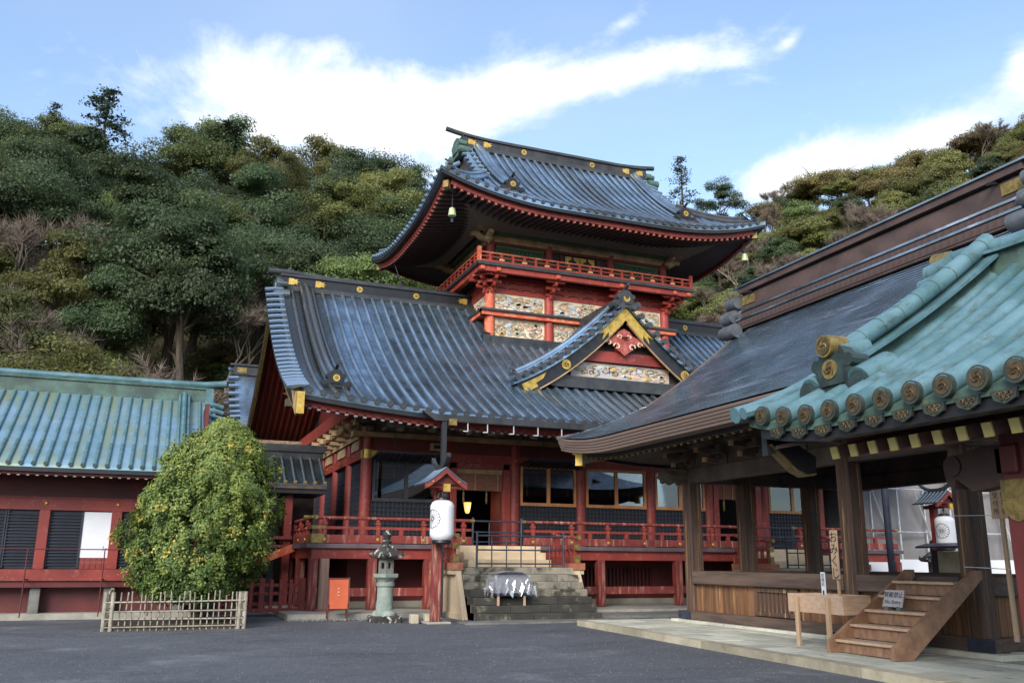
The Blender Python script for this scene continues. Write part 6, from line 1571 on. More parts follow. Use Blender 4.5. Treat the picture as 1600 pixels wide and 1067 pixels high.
# ================================================================== LANTERN POSTS WITH PAPER LANTERNS
def small_gable(o, c, hw, ly, h):
    """little tiled roof, ridge along y, gable towards the court"""
    x, y, z = c
    for sg in (-1, 1):
        g = [[(x + sg * hw * t, yy, z + h * (1 - t) ** 1.25) for t in lin(0, 1, 6)] for yy in (y - ly, y + ly)]
        q = ob('roof_slope', MB().slab(g, (0, 0, .05)), TILED, o, smooth=60)
        me = share('tile_row', MB().tube([(x + sg * hw * t, 0, z + h * (1 - t) ** 1.25 + .05) for t in lin(0, 1, 6)], .024, 6, half=True), TILE)
        for yy in lin(y - ly + .05, y + ly - .05, 7): inst('tile_row', me, q, (0, yy, 0))
        bp = [(x + sg * hw * t, y - ly, z + h * (1 - t) ** 1.25) for t in lin(0, .98, 7)]
        b_ = ob('bargeboard', MB().strip(bp, (0, 1, 0), -.03, .04, -.13, .0), RED, o)
        ob('gilt_boss', MB().lathe([(.01, -.03), (.035, 0), (.01, .03)], (x + sg * hw * .62, y - ly - .04, z + h * .38 ** 1.25 - .06), 8), GOLD, b_)
    ob('gable_panel', MB().prism([(x - hw * .8, y - ly + .12, z + .02), (x + hw * .8, y - ly + .12, z + .02), (x, y - ly + .12, z + h * .92)], (0, .04, 0)), REDD, o)
    ob('roof_ridge', MB().strip([(x, yy, z + h + .0 + .12 * abs((yy - y) / ly) ** 3) for yy in lin(y - ly - .2, y + ly + .2, 11)], (1, 0, 0), -.06, .06, .02, .14), TILED, o)
def lantern_post(x, y, lab, lab2):
    t = thing('lantern_post', (x, y, ZG), lab, 'lantern post', 'red lantern posts')
    ob('post', MB().cbox(x - .13, x + .13, y - .12, y + .12, ZG + .06, 2.2, .015), REDW, t)
    ob('post', MB().cbox(x - .12, x + .12, y - .11, y + .11, 2.2, 3.72, .015), RED, t)
    ob('back_post', MB().box(x + .1, x + .24, y + .3, y + .42, ZG, 2.4), BLACK, t)
    ob('post_stone', MB().cbox(x - .3, x + .42, y - .25, y + .5, ZG, ZG + .07, .02), CONC, t)
    ob('cross_beam', MB().box(x - .08, x + .08, y - .8, y + .4, 3.56, 3.69), RED, t)
    ob('cross_beam', MB().box(x - .5, x + .5, y - .55, y - .45, 3.62, 3.72), RED, t)
    ob('beam_end_mount', MB().box(x - .1, x + .1, y - .86, y - .8, 3.5, 3.72), GOLD, t)
    small_gable(t, (x, y - .2, 3.7), .64, .56, .46)
    ob('scroll_bracket', MB().tube([(x + .12, y, 1.55), (x + .3, y, 1.65), (x + .26, y, 1.8), (x + .36, y, 1.95)], .05, 6), RED, t)
    ob('lantern_arm', MB().cyl((x, y - .45, 3.4), (x, y - .45, 3.6), .03, n=8), IRON, t)
    p = thing('paper_lantern', (x, y - .45, 2.1), lab2, 'lantern', 'white paper lanterns')
    cx_, cy_ = x, y - .45; Rl = .345
    prof = [(.2, 2.12), (.28, 2.16), (.335, 2.26)] + [(Rl + (.004 if k % 2 else 0), 2.3 + k * .042) for k in range(20)] + [(.335, 3.14), (.29, 3.22), (.2, 3.27)]
    ob('paper_shell', MB().lathe(prof, (cx_, cy_, 0), 28), PAPER, p, smooth=60)
    ob('bottom_ring', MB().lathe([(.24, 2.03), (.28, 2.08), (.27, 2.15)], (cx_, cy_, 0), 20), BLACK, p)
    ob('top_ring', MB().lathe([(.2, 3.26), (.19, 3.34), (.07, 3.38)], (cx_, cy_, 0), 20), BLACK, p)
    ob('hanging_loop', MB().tube([(cx_ - .15, cy_, 3.34), (cx_ - .1, cy_, 3.48), (cx_, cy_, 3.53), (cx_ + .1, cy_, 3.48), (cx_ + .15, cy_, 3.34)], .012, 6), IRON, p)
    # sixteen-petal flower crest drawn on the curved paper
    a0 = math.atan2(-.35, -.94); zc = 2.74; Rc = .265
    def on(u, v): 
        a = a0 + u / Rl; q = Rl + .008; return (cx_ + q * math.cos(a), cy_ + q * math.sin(a), zc + v)
    cr = MB()
    for k in range(16):
        t = 2 * math.pi * k / 16; t2 = t + math.pi / 16
        cr.tube([on(.035 * math.cos(t2) * (1 - s_) + Rc * .9 * math.cos(t2) * s_, .035 * math.sin(t2) * (1 - s_) + Rc * .9 * math.sin(t2) * s_) for s_ in lin(0, 1, 4)], .005, 4)
        arc = []
        for s_ in lin(-1, 1, 5):
            tt = t + s_ * math.pi / 16; rr = Rc * (.9 + .1 * math.sqrt(max(0, 1 - s_ * s_))); arc.append(on(rr * math.cos(tt), rr * math.sin(tt)))
        cr.tube(arc, .008, 4)
    cr.tube([on(.035 * math.cos(t), .035 * math.sin(t)) for t in lin(0, 2 * math.pi, 13)], .005, 4)
    ob('flower_crest', cr, INK, p)
lantern_post(7.83, 25.3, 'red roofed lantern post standing left of the stone stairs', 'white paper lantern with flower crest hanging left of the stone stairs')
lantern_post(27.2, 25.3, 'red roofed lantern post seen through the pavilion at right', 'white paper lantern with flower crest seen through the pavilion at right')
ob('stone_block', MB().cbox(7.2, 7.42, 25.5, 25.8, ZG, ZG + .26, .02).cbox(7.64, 8.1, 25.6, 25.85, ZG, ZG + .26, .02), KERB, label='squared tan stone block beside the foot of the left lantern post', cat='stone')

# ================================================================== STONE LANTERNS
def stone_lantern(x, y, lab):
    t = thing('stone_lantern', (x, y, ZG), lab, 'stone lantern', 'stone lanterns before the hall')
    ob('ground_stone', MB().cbox(x - .5, x + .5, y - .45, y + .45, ZG - .05, .02, .05), LICHEN, t)
    ob('base_ring', MB().lathe([(.44, .02), (.44, .08), (.36, .16), (.31, .18)], (x, y, 0), 12), STONEG, t)
    ob('shaft', MB().lathe([(.3, .18), (.27, .5), (.27, .86), (.31, .9), (.31, 1.0), (.27, 1.02)], (x, y, 0), 16), STONEG, t)
    ob('platform', MB().lathe([(.3, 1.02), (.36, 1.1), (.46, 1.16), (.48, 1.26), (.4, 1.27)], (x, y, 0), 6, .3), STONEG, t)
    fb_ = part('fire_box', t)
    for k in range(6):
        a = k * math.pi / 3 + .3; a2 = a + math.pi / 3
        p, q = V(x + .29 * math.cos(a), y + .29 * math.sin(a), 0), V(x + .29 * math.cos(a2), y + .29 * math.sin(a2), 0)
        for u0, u1, z0, z1 in ((0, .28, 1.27, 1.72), (.72, 1, 1.27, 1.72), (.28, .72, 1.27, 1.42), (.28, .72, 1.6, 1.72)):
            m0, m1 = p.lerp(q, u0), p.lerp(q, u1); mid = V(x, y, 0)
            i0, i1 = m0.lerp(mid, .25), m1.lerp(mid, .25)
            ob('wall_stone', MB().prism([(v.x, v.y, z0) for v in (m0, m1, i1, i0)], (0, 0, z1 - z0)), STONE, fb_, smooth=0)
    prof = [(.36, 1.72), (.56, 1.74), (.6, 1.8), (.52, 1.9), (.4, 1.98), (.28, 2.06), (.17, 2.16), (.12, 2.18)]
    ob('roof_stone', MB().lathe(prof, (x, y, 0), 6, .3), LICHEN, t, smooth=20)
    for k in range(6):
        a = k * math.pi / 3 + .3; ear = MB().tube([(x + .5 * math.cos(a), y + .5 * math.sin(a), 1.8), (x + .6 * math.cos(a), y + .6 * math.sin(a), 1.86), (x + .6 * math.cos(a), y + .6 * math.sin(a), 1.95)], [.09, .08, .04], 6)
        ob('roof_curl', ear, LICHEN, t)
    ob('finial', MB().lathe([(.14, 2.17), (.17, 2.24), (.1, 2.3), (.12, 2.36), (.165, 2.44), (.13, 2.54), (.03, 2.62)], (x, y, 0), 12), LICHEN, t)
    t.scale = (.88, .88, .95)
stone_lantern(6.66, 26.55, 'lichened grey stone lantern standing left of the white lantern post')
stone_lantern(28.34, 26.55, 'dark stone lantern half hidden behind the far red lantern post')

# ================================================================== SMALL THINGS OF THE COURT
os_ = thing('orange_signboard', (5.55, 27.6, ZG), 'orange signboard on short legs in front of the veranda', 'sign')
ob('sign_panel', MB().prism([(5.2, 27.6, .16), (5.78, 27.55, .16), (5.8, 27.7, 1.02), (5.22, 27.75, 1.02)], (0, .03, 0)), ORANGE, os_)
ob('sign_frame', MB().beam((5.18, 27.58, .12), (5.2, 27.75, 1.06), .04, .05).beam((5.8, 27.53, .12), (5.82, 27.7, 1.06), .04, .05).beam((5.18, 27.74, 1.04), (5.84, 27.7, 1.04), .05, .03), REDD, os_)
for x, y in ((5.2, 27.58), (5.78, 27.53), (5.22, 27.9), (5.8, 27.86)): ob('leg', MB().cyl((x, y, ZG), (x, y, .3), .02, n=6), REDD, os_)
for i in range(3): ob('faint_mark', MB().box(5.47, 5.53, 27.596 + .0 + .03 * i, 27.602 + .03 * i, .52 + .1 * i, .56 + .1 * i), PINE, os_)
gr = MB(); rnd = random.Random(21)
for i in range(420):
    x = rnd.uniform(4.0, 8.8); y = 27.75 + rnd.gauss(0, .14); s = rnd.uniform(.015, .05)
    gr.lathe([(s * .7, ZG - .01), (s, ZG + s * .4), (s * .5, ZG + s * .9)], (x, y, 0), 5, rnd.random())
ob('gravel_strip', gr, GRAVEL, label='strip of loose gravel along the foot of the hall platform', cat='gravel', kind='stuff')
lv_ = 900; px_ = RNG.uniform(-4, 11, lv_); py_ = RNG.uniform(11, 27, lv_)
near_ = RNG.random(lv_) < .45; px_ = np.where(near_, RNG.normal(.9, 2.0, lv_), px_); py_ = np.where(near_, RNG.normal(24.3, .7, lv_), py_)
def early_leaf():
    m = mat('fallen_leaf', s2l(150, 130, 84), s2l(104, 92, 66), 8, rough=.8); mb = MB()
    for x, y in zip(px_, py_):
        a = random.random() * 6.28; q = random.uniform(.012, .03); c, s_ = math.cos(a) * q, math.sin(a) * q
        mb.add([(x - c, y - s_, ZG + .004), (x + s_ * .5, y - c * .5, ZG + .012), (x + c, y + s_, ZG + .006), (x - s_ * .5, y + c * .5, ZG + .01)], [(0, 1, 2, 3)])
    ob('fallen_leaves', mb, m, label='small fallen leaves and litter scattered over the dark court', cat='litter', kind='stuff', smooth=0)
early_leaf()
def pebbles():
    n = 9000; x = RNG.uniform(-5, 12, n); y = 6 + 20 * RNG.random(n) ** 1.2; q = RNG.uniform(.004, .013, n)
    keep = (x < 11.3 - (23.6 - y) * .064) & (x > -.3 * y - 1); x, y, q = x[keep], y[keep], q[keep]
    vs = []; fs = []
    for i in range(len(x)):
        a = random.random() * 6.28; k = len(vs); c = math.cos(a) * q[i]; s_ = math.sin(a) * q[i]
        vs += [(x[i] + c, y[i] + s_, ZG - .002), (x[i] - s_, y[i] + c * .7, ZG - .002), (x[i] - c * .8, y[i] - s_, ZG - .002), (x[i] + s_, y[i] - c, ZG - .002), (x[i], y[i], ZG + q[i] * .8)]
        fs += [(k, k + 1, k + 4), (k + 1, k + 2, k + 4), (k + 2, k + 3, k + 4), (k + 3, k, k + 4)]
    mb = MB(); mb.v = vs; mb.f = fs
    ob('grit', mb, GRAVEL, label='loose grit and tiny stones scattered over the asphalt court', cat='grit', kind='stuff', smooth=0)
pebbles()
pole = thing('utility_pole', (26, 26.4, ZG), 'dark steel pole rising behind the pavilion posts at right', 'pole')
ob('shaft', MB().cyl((26, 26.4, ZG), (26, 26.4, 6.2), .13, n=12), IRON, pole); ob('base_plate', MB().cyl((26, 26.4, ZG), (26, 26.4, ZG + .08), .25, n=12), IRON, pole)
nb = thing('notice_box', (26.0, 23.6, ZG), 'cream notice case with dark roof beside the far lantern post', 'notice board')
ob('panel', MB().box(25.9, 26.0, 23.05, 24.15, .6, 2.0), mat('aged_paper', s2l(208, 200, 170), s2l(176, 168, 138), 2, rough=.8), nb); 
for y in (23.0, 24.2): ob('upright', MB().box(25.86, 26.06, y - .07, y + .07, ZG, 2.05), BLACKW, nb)
ob('cap', MB().slab([[(25.4, 22.7, 2.1), (25.4, 24.6, 2.1)], [(25.95, 22.7, 2.22), (25.95, 24.6, 2.22)], [(26.5, 22.7, 2.1), (26.5, 24.6, 2.1)]], (0, 0, .06)), IRON, nb)
# tarpaulin-wrapped scaffold beyond the hall
tp = thing('wrapped_scaffold', (36, 34, ZG), 'grey tarpaulin over scaffolding beyond the pavilion at right', 'scaffold')
def fold(u, z): return .16 * math.sin(u * 1.9 + .6 * math.sin(z * .7)) + .08 * math.sin(u * 4.3 + z * 1.3) + .05 * math.sin(z * 3.1 + u)
ob('tarpaulin', MB().sheet([[(x, 33.0 + fold(x, z), z) for z in lin(.9, 10, 28)] for x in lin(30.8, 52, 90)]), TARP, tp, smooth=60)
ob('tarpaulin', MB().sheet([[(30.8 + fold(y, z), y, z) for z in lin(.9, 10, 28)] for y in lin(33.0, 42, 40)]), TARP, tp, smooth=60)
ob('white_sheet', MB().sheet([[(x, 32.4 + .06 * math.sin(x * 2.3), z) for z in lin(ZG, 1.75, 5)] for x in lin(30.5, 52, 60)]), WHITE, tp, smooth=60)
for x in lin(31.2, 51, 13): ob('standard', MB().cyl((x, 32.62, ZG), (x, 32.62, 10), .045, n=6), STEELP, tp)
for z in (3.0, 5.0, 7.0, 9): ob('ledger', MB().cyl((30.8, 32.56, z), (52, 32.56, z), .035, n=6), STEELP, tp)
for x in lin(31.2, 49.4, 8): ob('brace', MB().cyl((x, 32.48, 4.9), (x + 1.8, 32.48, .2), .035, n=6), STEELP, tp)

# gate building across the court behind the viewer, mirrored in the window panes
gh = thing('gate_building', (22, -22, ZG), 'dark roofed gate building mirrored in the panes of the hall windows', 'building')
gz = lambda v: 11.5 - 5.0 * v + 1.0 * v * v
for sg in (-1, 1):
    ob('roof_slope', MB().slab([[(22 + u * (20 - (0 if abs(u) < 1 else 0)) * (1 if True else 1), -22 + sg * 7.5 * v, gz(v)) for v in lin(0.02, 1, 7)] for u in lin(-1, 1, 9)], (0, 0, -.3)), TILED, gh, smooth=60)
ob('roof_ridge', MB().box(1.8, 42.2, -22.4, -21.6, 11.3, 12.3), TILED, gh)
ob('wall', MB().box(5, 39, -26, -18, ZG, 7.4), REDD, gh)
for i in range(9): ob('wall_post', MB().box(5 + i * 4.2 - .2, 5 + i * 4.2 + .2, -17.99, -17.7, ZG, 7.3), RED, gh)

# ================================================================== FENCED SHRUB TREE
bf = thing('bamboo_fence', (.9, 25.2, ZG), 'pale bamboo lattice fence around the yellow-green tree', 'fence')
rnd = random.Random(3)
F0, F1, FY0, FY1 = -.78, 2.52, 25.2, 28.6
def stick(p, q, r): return MB().tube([p, Vector(p).lerp(Vector(q), .5) + V(rnd.uniform(-.015, .015), rnd.uniform(-.01, .01), rnd.uniform(-.01, .01)), q], r, 7)
n = 23
for i in range(n):
    x = F0 + (F1 - F0) * i / (n - 1) + rnd.uniform(-.015, .015); ob('bamboo_upright', stick((x, FY0, ZG), (x + rnd.uniform(-.04, .04), FY0, .74 + rnd.uniform(-.07, .06)), .018), BAMBOO, bf)
for z in (-.08, .1, .3, .52): ob('bamboo_rail', stick((F0 - .03, FY0 - .035, z + rnd.uniform(-.02, .02)), (F1 + .03, FY0 - .035, z + rnd.uniform(-.03, .03)), .02), BAMBOO, bf)
for xx in (F0, F1):
    for i in range(1, 18):
        y = FY0 + (FY1 - FY0) * i / 17; ob('bamboo_upright', stick((xx, y, ZG), (xx, y, .72 + rnd.uniform(-.06, .06)), .018), BAMBOO, bf)
    for z in (-.08, .1, .3, .52): ob('bamboo_rail', stick((xx, FY0, z), (xx, FY1, z), .02), BAMBOO, bf)
for (x, y) in ((F0 - .05, FY0), (F0 + .12, FY0 - .02), (F1 + .04, FY0), (F1 - .1, FY0 - .02), (F0, FY1), (F1, FY1)): ob('fence_post', MB().cyl((x, y, ZG), (x, y, .76), .05, n=9), BAMBOO, bf)
kn = MB()
for i in range(n):
    for z in (-.08, .1, .3, .52):
        x = F0 + (F1 - F0) * i / (n - 1); kn.lathe([(.028, z - .03), (.038, z), (.028, z + .03)], (x, FY0 - .018, 0), 5)
q = ob('lashing', kn, INK, bf); q['kind'] = 'stuff'
ob('planting_bed', MB().prism([(F0, FY0, ZG), (F1, FY0, ZG), (F1, FY1, ZG), (F0, FY1, ZG)], (0, 0, .05)), mat('soil', s2l(92, 80, 66), s2l(64, 56, 46), 4, rough=.95, bump=.6), kind='structure')

def leaf_mesh(name, pts, nrm, size, tone, m, aspect=.55):
    """many leaf-shaped quads"""
    n = len(pts)
    nrm = nrm / np.maximum(1e-6, np.linalg.norm(nrm, axis=1, keepdims=True))
    a = RNG.normal(size=(n, 3)); a -= (a * nrm).sum(1, keepdims=True) * nrm; a /= np.maximum(1e-6, np.linalg.norm(a, axis=1, keepdims=True))
    b = np.cross(nrm, a); sz = size[:, None]
    v = np.stack([pts - a * sz, pts + b * sz * aspect + nrm * sz * .12, pts + a * sz, pts - b * sz * aspect + nrm * sz * .12], 1).reshape(-1, 3)
    me = bpy.data.meshes.new(name)
    me.vertices.add(4 * n); me.vertices.foreach_set('co', v.astype(np.float32).ravel())
    me.loops.add(4 * n); me.loops.foreach_set('vertex_index', np.arange(4 * n, dtype=np.int32))
    me.polygons.add(n); me.polygons.foreach_set('loop_start', np.arange(0, 4 * n, 4, dtype=np.int32)); me.polygons.foreach_set('loop_total', np.full(n, 4, np.int32))
    at = me.attributes.new('tone', 'FLOAT', 'POINT'); at.data.foreach_set('value', np.repeat(tone, 4).astype(np.float32))
    me.update(); me.validate(); me.materials.append(m)
    return me
def unit(n):
    d = RNG.normal(size=(n, 3)); return d / np.linalg.norm(d, axis=1, keepdims=True)
LEAF_T = leaf_mat('citrus_leaf', s2l(64, 88, 42), s2l(138, 146, 72), None, .2, .45)
FRUIT = leaf_mat('yellow_berry_cluster', s2l(196, 182, 76), s2l(220, 206, 110), None, .1)
tc_ = (1.42, 27.0)
tr = thing('shrub_tree', (tc_[0], tc_[1], ZG), 'rounded evergreen tree with yellow berries inside the bamboo fence', 'tree')
tk_ = MB()
for k in range(5):
    a = k * 1.26; tk_.tube([(tc_[0], tc_[1], ZG), (tc_[0] + .1 * math.cos(a), tc_[1] + .1 * math.sin(a), .5), (tc_[0] + .6 * math.cos(a), tc_[1] + .6 * math.sin(a), 1.8), (tc_[0] + 1.0 * math.cos(a), tc_[1] + 1.0 * math.sin(a), 3.0)], [.1, .08, .05, .02], 6)
ob('trunk', tk_, BARK, tr)
def tree_r(z):      # crown outline radius by height
    z = np.clip(z, .45, 5.5); t = (z - .45) / 5.05
    return np.interp(t, [0, .03, .13, .31, .49, .67, .84, .93, 1], [.6, .98, 1.56, 1.82, 1.8, 1.5, 1.06, .62, .12])
NCL = 2700; PERL = 46; N = NCL * PERL
zc_ = RNG.uniform(.5, 5.4, NCL); ac_ = RNG.uniform(0, 2 * np.pi, NCL)
def lumpf(a, z): return 1 + .13 * np.sin(a * 5 + z * 2.2) + .09 * np.sin(a * 9 - z * 3.7) + .09 * np.sin(a * 3 + z * 5.1)
rc_ = tree_r(zc_) * lumpf(ac_, zc_) * (1.02 - .38 * RNG.random(NCL) ** 1.6) + np.where(RNG.random(NCL) < .1, RNG.uniform(0, .22, NCL), 0)
ci2 = np.repeat(np.arange(NCL), PERL)
dl = RNG.normal(size=(N, 3)); dl /= np.linalg.norm(dl, axis=1, keepdims=True)
cs_ = RNG.uniform(.1, .2, NCL)[ci2]
Pc = np.stack([tc_[0] + rc_ * np.cos(ac_) + .13 * (zc_ - 2.2), tc_[1] + rc_ * np.sin(ac_), zc_], 1)
P_ = Pc[ci2] + dl * (cs_ * RNG.random(N) ** .5)[:, None] * np.array([1, 1, 1.25])
nr = np.stack([np.cos(ac_), np.sin(ac_), np.full(NCL, .6)], 1)[ci2] + dl * .5 + RNG.normal(0, .4, (N, 3))
tone = np.clip((RNG.uniform(.1, .75, NCL) + .1 * (zc_ - 2.5))[ci2] + RNG.normal(0, .16, N), 0, 1)
o = bpy.data.objects.new('crown', leaf_mesh('crown', P_, nr, RNG.uniform(.028, .056, N), tone, LEAF_T)); link(o, tr)
M_ = 2200
zf = 5.4 - 3.9 * RNG.random(M_) ** 1.25; af = RNG.uniform(0, 2 * np.pi, M_); k_ = RNG.integers(0, 110, M_)
ca = RNG.uniform(0, 2 * np.pi, 110); czz = 5.3 - 3.9 * RNG.random(110) ** 1.2
af = ca[k_] + RNG.normal(0, .07, M_); zf = czz[k_] + RNG.normal(0, .1, M_)
rf_ = tree_r(zf) * (1 + .13 * np.sin(af * 5 + zf * 2.2) + .09 * np.sin(af * 9 - zf * 3.7) + .09 * np.sin(af * 3 + zf * 5.1)) + .03
Pf = np.stack([tc_[0] + rf_ * np.cos(af) + .13 * (zf - 2.2), tc_[1] + rf_ * np.sin(af), zf], 1)
o = bpy.data.objects.new('berries', leaf_mesh('berries', Pf, unit(M_), RNG.uniform(.026, .05, M_), RNG.random(M_), FRUIT, .8)); link(o, tr); o['kind'] = 'stuff'

# ================================================================== HILLS AND FOREST
SKY = [(-40, .40), (-16.6, .403), (-10.7, .435), (-7.3, .452), (-5, .45), (-2.1, .45), (1.3, .47), (5, .475), (8.5, .46), (11.1, .458), (14.6, .455), (16.9, .425), (21.8, .40), (28.4, .385), (33, .385), (36, .40), (37.5, .41), (39.2, .435), (43.4, .455), (45.3, .45), (48, .46), (50.2, .467), (52.8, .474), (54.5, .476), (60, .485), (80, .48)]
SA, ST = zip(*SKY)
def hill(a, r):
    """terrain height by bearing (degrees) and range from the court"""
    T = np.interp(a, SA, ST)
    k = np.clip((a - 14) / 20, 0, 1); k = k * k * (3 - 2 * k)
    r0 = 40 + 22 * k; rc = 86 + 74 * k; th_ = 11.2 - 1.2 * k
    zc = T * rc + 1.6 - th_
    t = (r - r0) / (rc - r0)
    if t <= 0: return ZG - .05 if t < -.02 else ZG - .05
    if t <= 1: return ZG + zc * t * (.82 + .18 * t)
    return ZG + zc * (1 + .12 * (1 - math.exp(-(t - 1) * 3)))
hm = MB().sheet([[(r * math.sin(R(a)), r * math.cos(R(a)), hill(a, r) + .5 * math.sin(r * .3 + a) * (1 if r > 64 else 0)) for r in lin(38, 200, 55)] for a in lin(-50, 82, 90)])
ob('hillside', hm, mat('hillside_soil', s2l(78, 74, 52), s2l(56, 60, 40), .3, rough=.95, wear_or_sheen=s2l(104, 84, 64), wlo=.5, whi=.7, wscale=.4), kind='structure', smooth=60)

def crown_pts(seed, rx, rz, cz, lobes, per, lsize, lump=.36, flat=.8):
    """leaf positions: many overlapping boughs filling a crown"""
    g = np.random.default_rng(seed); P = []; Nn = []; T = []; S = []
    for i in range(lobes):
        d = g.normal(size=3); d /= np.linalg.norm(d); d[2] = abs(d[2]) * 1.1 - .42
        q = g.random() ** .4 * .82
        c = np.array([d[0] * rx * q, d[1] * rx * q, cz + d[2] * rz * q])
        lr_ = rx * lump * g.uniform(.6, 1.25)
        dd = g.normal(size=(per, 3)); dd /= np.linalg.norm(dd, axis=1, keepdims=True)
        dd[:, 2] = np.where(dd[:, 2] < -.3, -dd[:, 2] * .6, dd[:, 2])
        rad = lr_ * (.45 + .7 * g.random(per) ** .7)
        p = c + dd * rad[:, None] * np.array([1.15, 1.15, flat])
        out = (p - np.array([0, 0, cz - 1.5])) / rx
        P.append(p); Nn.append(dd * .95 + out * .35 + np.array([0, 0, .3]) + g.normal(0, .6, (per, 3)))
        T.append(np.clip(g.uniform(.2, .75) + g.normal(0, .2, per), 0, 1)); S.append(g.uniform(.6, 1.3, per) * lsize)
    return np.concatenate(P), np.concatenate(Nn), np.concatenate(S), np.concatenate(T)
def trunk_mesh(name, h, r, spread, seed, m=BARK, limbs=7):
    g = random.Random(seed); mb = MB()
    mb.tube([(0, 0, -1.0), (0, 0, h * .3), (g.uniform(-.3, .3), g.uniform(-.3, .3), h * .62), (g.uniform(-.5, .5), g.uniform(-.5, .5), h * .9)], [r, r * .8, r * .5, r * .12], 7)
    for i in range(limbs):
        a = i * 2.4 + g.random(); z = h * g.uniform(.3, .68); L = spread * g.uniform(.6, 1)
        mb.tube([(0, 0, z), (L * .45 * math.cos(a), L * .45 * math.sin(a), z + L * .4), (L * math.cos(a), L * math.sin(a), z + L * .62)], [r * .42, r * .26, r * .07], 5)
    return share(name, mb, m)
def bare_mesh(name, seed, h, spread, m, twig=4200):
    """leafless tree: forked limbs and a haze of fine twigs"""
    g = random.Random(seed); mb = MB(); tips = []
    def grow(p, d, L, r, lev):
        q = p + d * L; mid = p.lerp(q, .5) + V(g.uniform(-.06, .06), g.uniform(-.06, .06), g.uniform(-.03, .05)) * L
        mb.tube([p, mid, q], [r, r * .8, r * .6], 5 if lev < 2 else 3, caps=False)
        if lev >= 4: tips.append((p, q, d)); return
        for k in range(3 if lev < 3 else 2):
            a = V(g.gauss(0, 1), g.gauss(0, 1), g.gauss(.25, .5)); nd = (d * 1.1 + a.normalized() * spread).normalized()
            grow(q.lerp(p, g.uniform(0, .25)), nd, L * g.uniform(.62, .85), r * .55, lev + 1)
    grow(V(0, 0, -.5), V(0, 0, 1), h * .32, h * .016, 0)
    for i in range(twig):
        p, q, d = g.choice(tips); c = p.lerp(q, g.random())
        nd = (d + V(g.gauss(0, .8), g.gauss(0, .8), g.gauss(.2, .6))).normalized() * h * g.uniform(.04, .09)
        w_ = nd.cross(V(g.gauss(0, 1), g.gauss(0, 1), g.gauss(0, 1))).normalized() * h * .0017
        mb.add([c - w_, c + w_, c + nd], [(0, 1, 2)])
    me = mb.mesh(name, m, 0); return me
def conifer_mesh(name, seed, h, rad, m, per=70):
    g = np.random.default_rng(seed); P = []; Nn = []; S = []; T = []
    for i in range(74):
        t = (i + g.uniform(-.8, .8)) / 74; t = min(max(t, 0), .99); z = h * (.2 + .8 * t); L = rad * ((1 - t) ** .62) * g.uniform(.45, 1.2) + .2
        a = g.uniform(0, 6.28); rise = g.uniform(-.1, .35)
        u = g.random(per) ** .6
        c = np.stack([np.cos(a) * L * u, np.sin(a) * L * u, z + L * rise * u - .2 * L * u * u], 1) + g.normal(0, 1, (per, 3)) * (.07 + .12 * u[:, None]) * np.array([1.3, 1.3, .6])
        P.append(c); Nn.append(g.normal(0, .6, (per, 3)) + np.array([0, 0, .8])); S.append(g.uniform(.08, .17, per)); T.append(np.clip(g.uniform(.2, .7) + g.normal(0, .15, per), 0, 1))
    return leaf_mesh(name, np.concatenate(P), np.concatenate(Nn), np.concatenate(S), np.concatenate(T), m, .45)
L_DARK = leaf_mat('dark_evergreen_leaf', s2l(60, 76, 52), s2l(106, 120, 82))
L_MID = leaf_mat('mid_green_leaf', s2l(82, 96, 56), s2l(138, 148, 90))
L_OLIVE = leaf_mat('olive_leaf', s2l(98, 104, 58), s2l(152, 150, 90))
L_GOLD = leaf_mat('russet_leaf', s2l(104, 94, 60), s2l(140, 124, 82))
L_FIR = leaf_mat('fir_needle', s2l(44, 58, 44), s2l(80, 96, 66), None, .1)
TWIG = mat('bare_twig', s2l(132, 116, 102), s2l(104, 92, 82), .5, rough=.9, rnd=.15)
crowns = {}
for k, (rx, rz, cz, lb_, per, ls) in {'broad': (4.1, 5.0, 6.6, 46, 620, .078), 'dome': (4.5, 4.4, 6.4, 48, 620, .078), 'tall': (3.3, 5.8, 6.2, 42, 620, .078), 'open': (4.2, 5.0, 7.4, 32, 580, .078)}.items():
    p, n_, s_, t_ = crown_pts(hash_ := {'broad': 1, 'dome': 2, 'tall': 3, 'open': 4}[k], rx, rz, cz, lb_, per, ls, .27 if k != 'open' else .21)
    crowns[k] = leaf_mesh('crown_' + k, p, n_, s_, t_, L_MID, .6)
    p, n_, s_, t_ = crown_pts(hash_ + 10, rx, rz, cz, int(lb_ * .9), 330, .12, .27)
    crowns[k + '_far'] = leaf_mesh('crown_' + k, p * np.array([1, 1, .92]) - np.array([0, 0, 1.2]), n_, s_, t_, L_MID, .65)
trunks = [trunk_mesh('trunk', 9, .24, 3.4, i) for i in range(4)]
bares = [bare_mesh('branches', 40 + i, 9.5, .75, TWIG) for i in range(3)]
fir = conifer_mesh('crown_fir', 8, 12, 2.9, L_FIR); fir2 = conifer_mesh('crown_fir', 9, 12, 2.3, L_FIR, 34)
fir_trunk = share('trunk', MB().tube([(0, 0, -1), (0, 0, 6), (0, 0, 11.8)], [.24, .14, .02], 7), BARK)
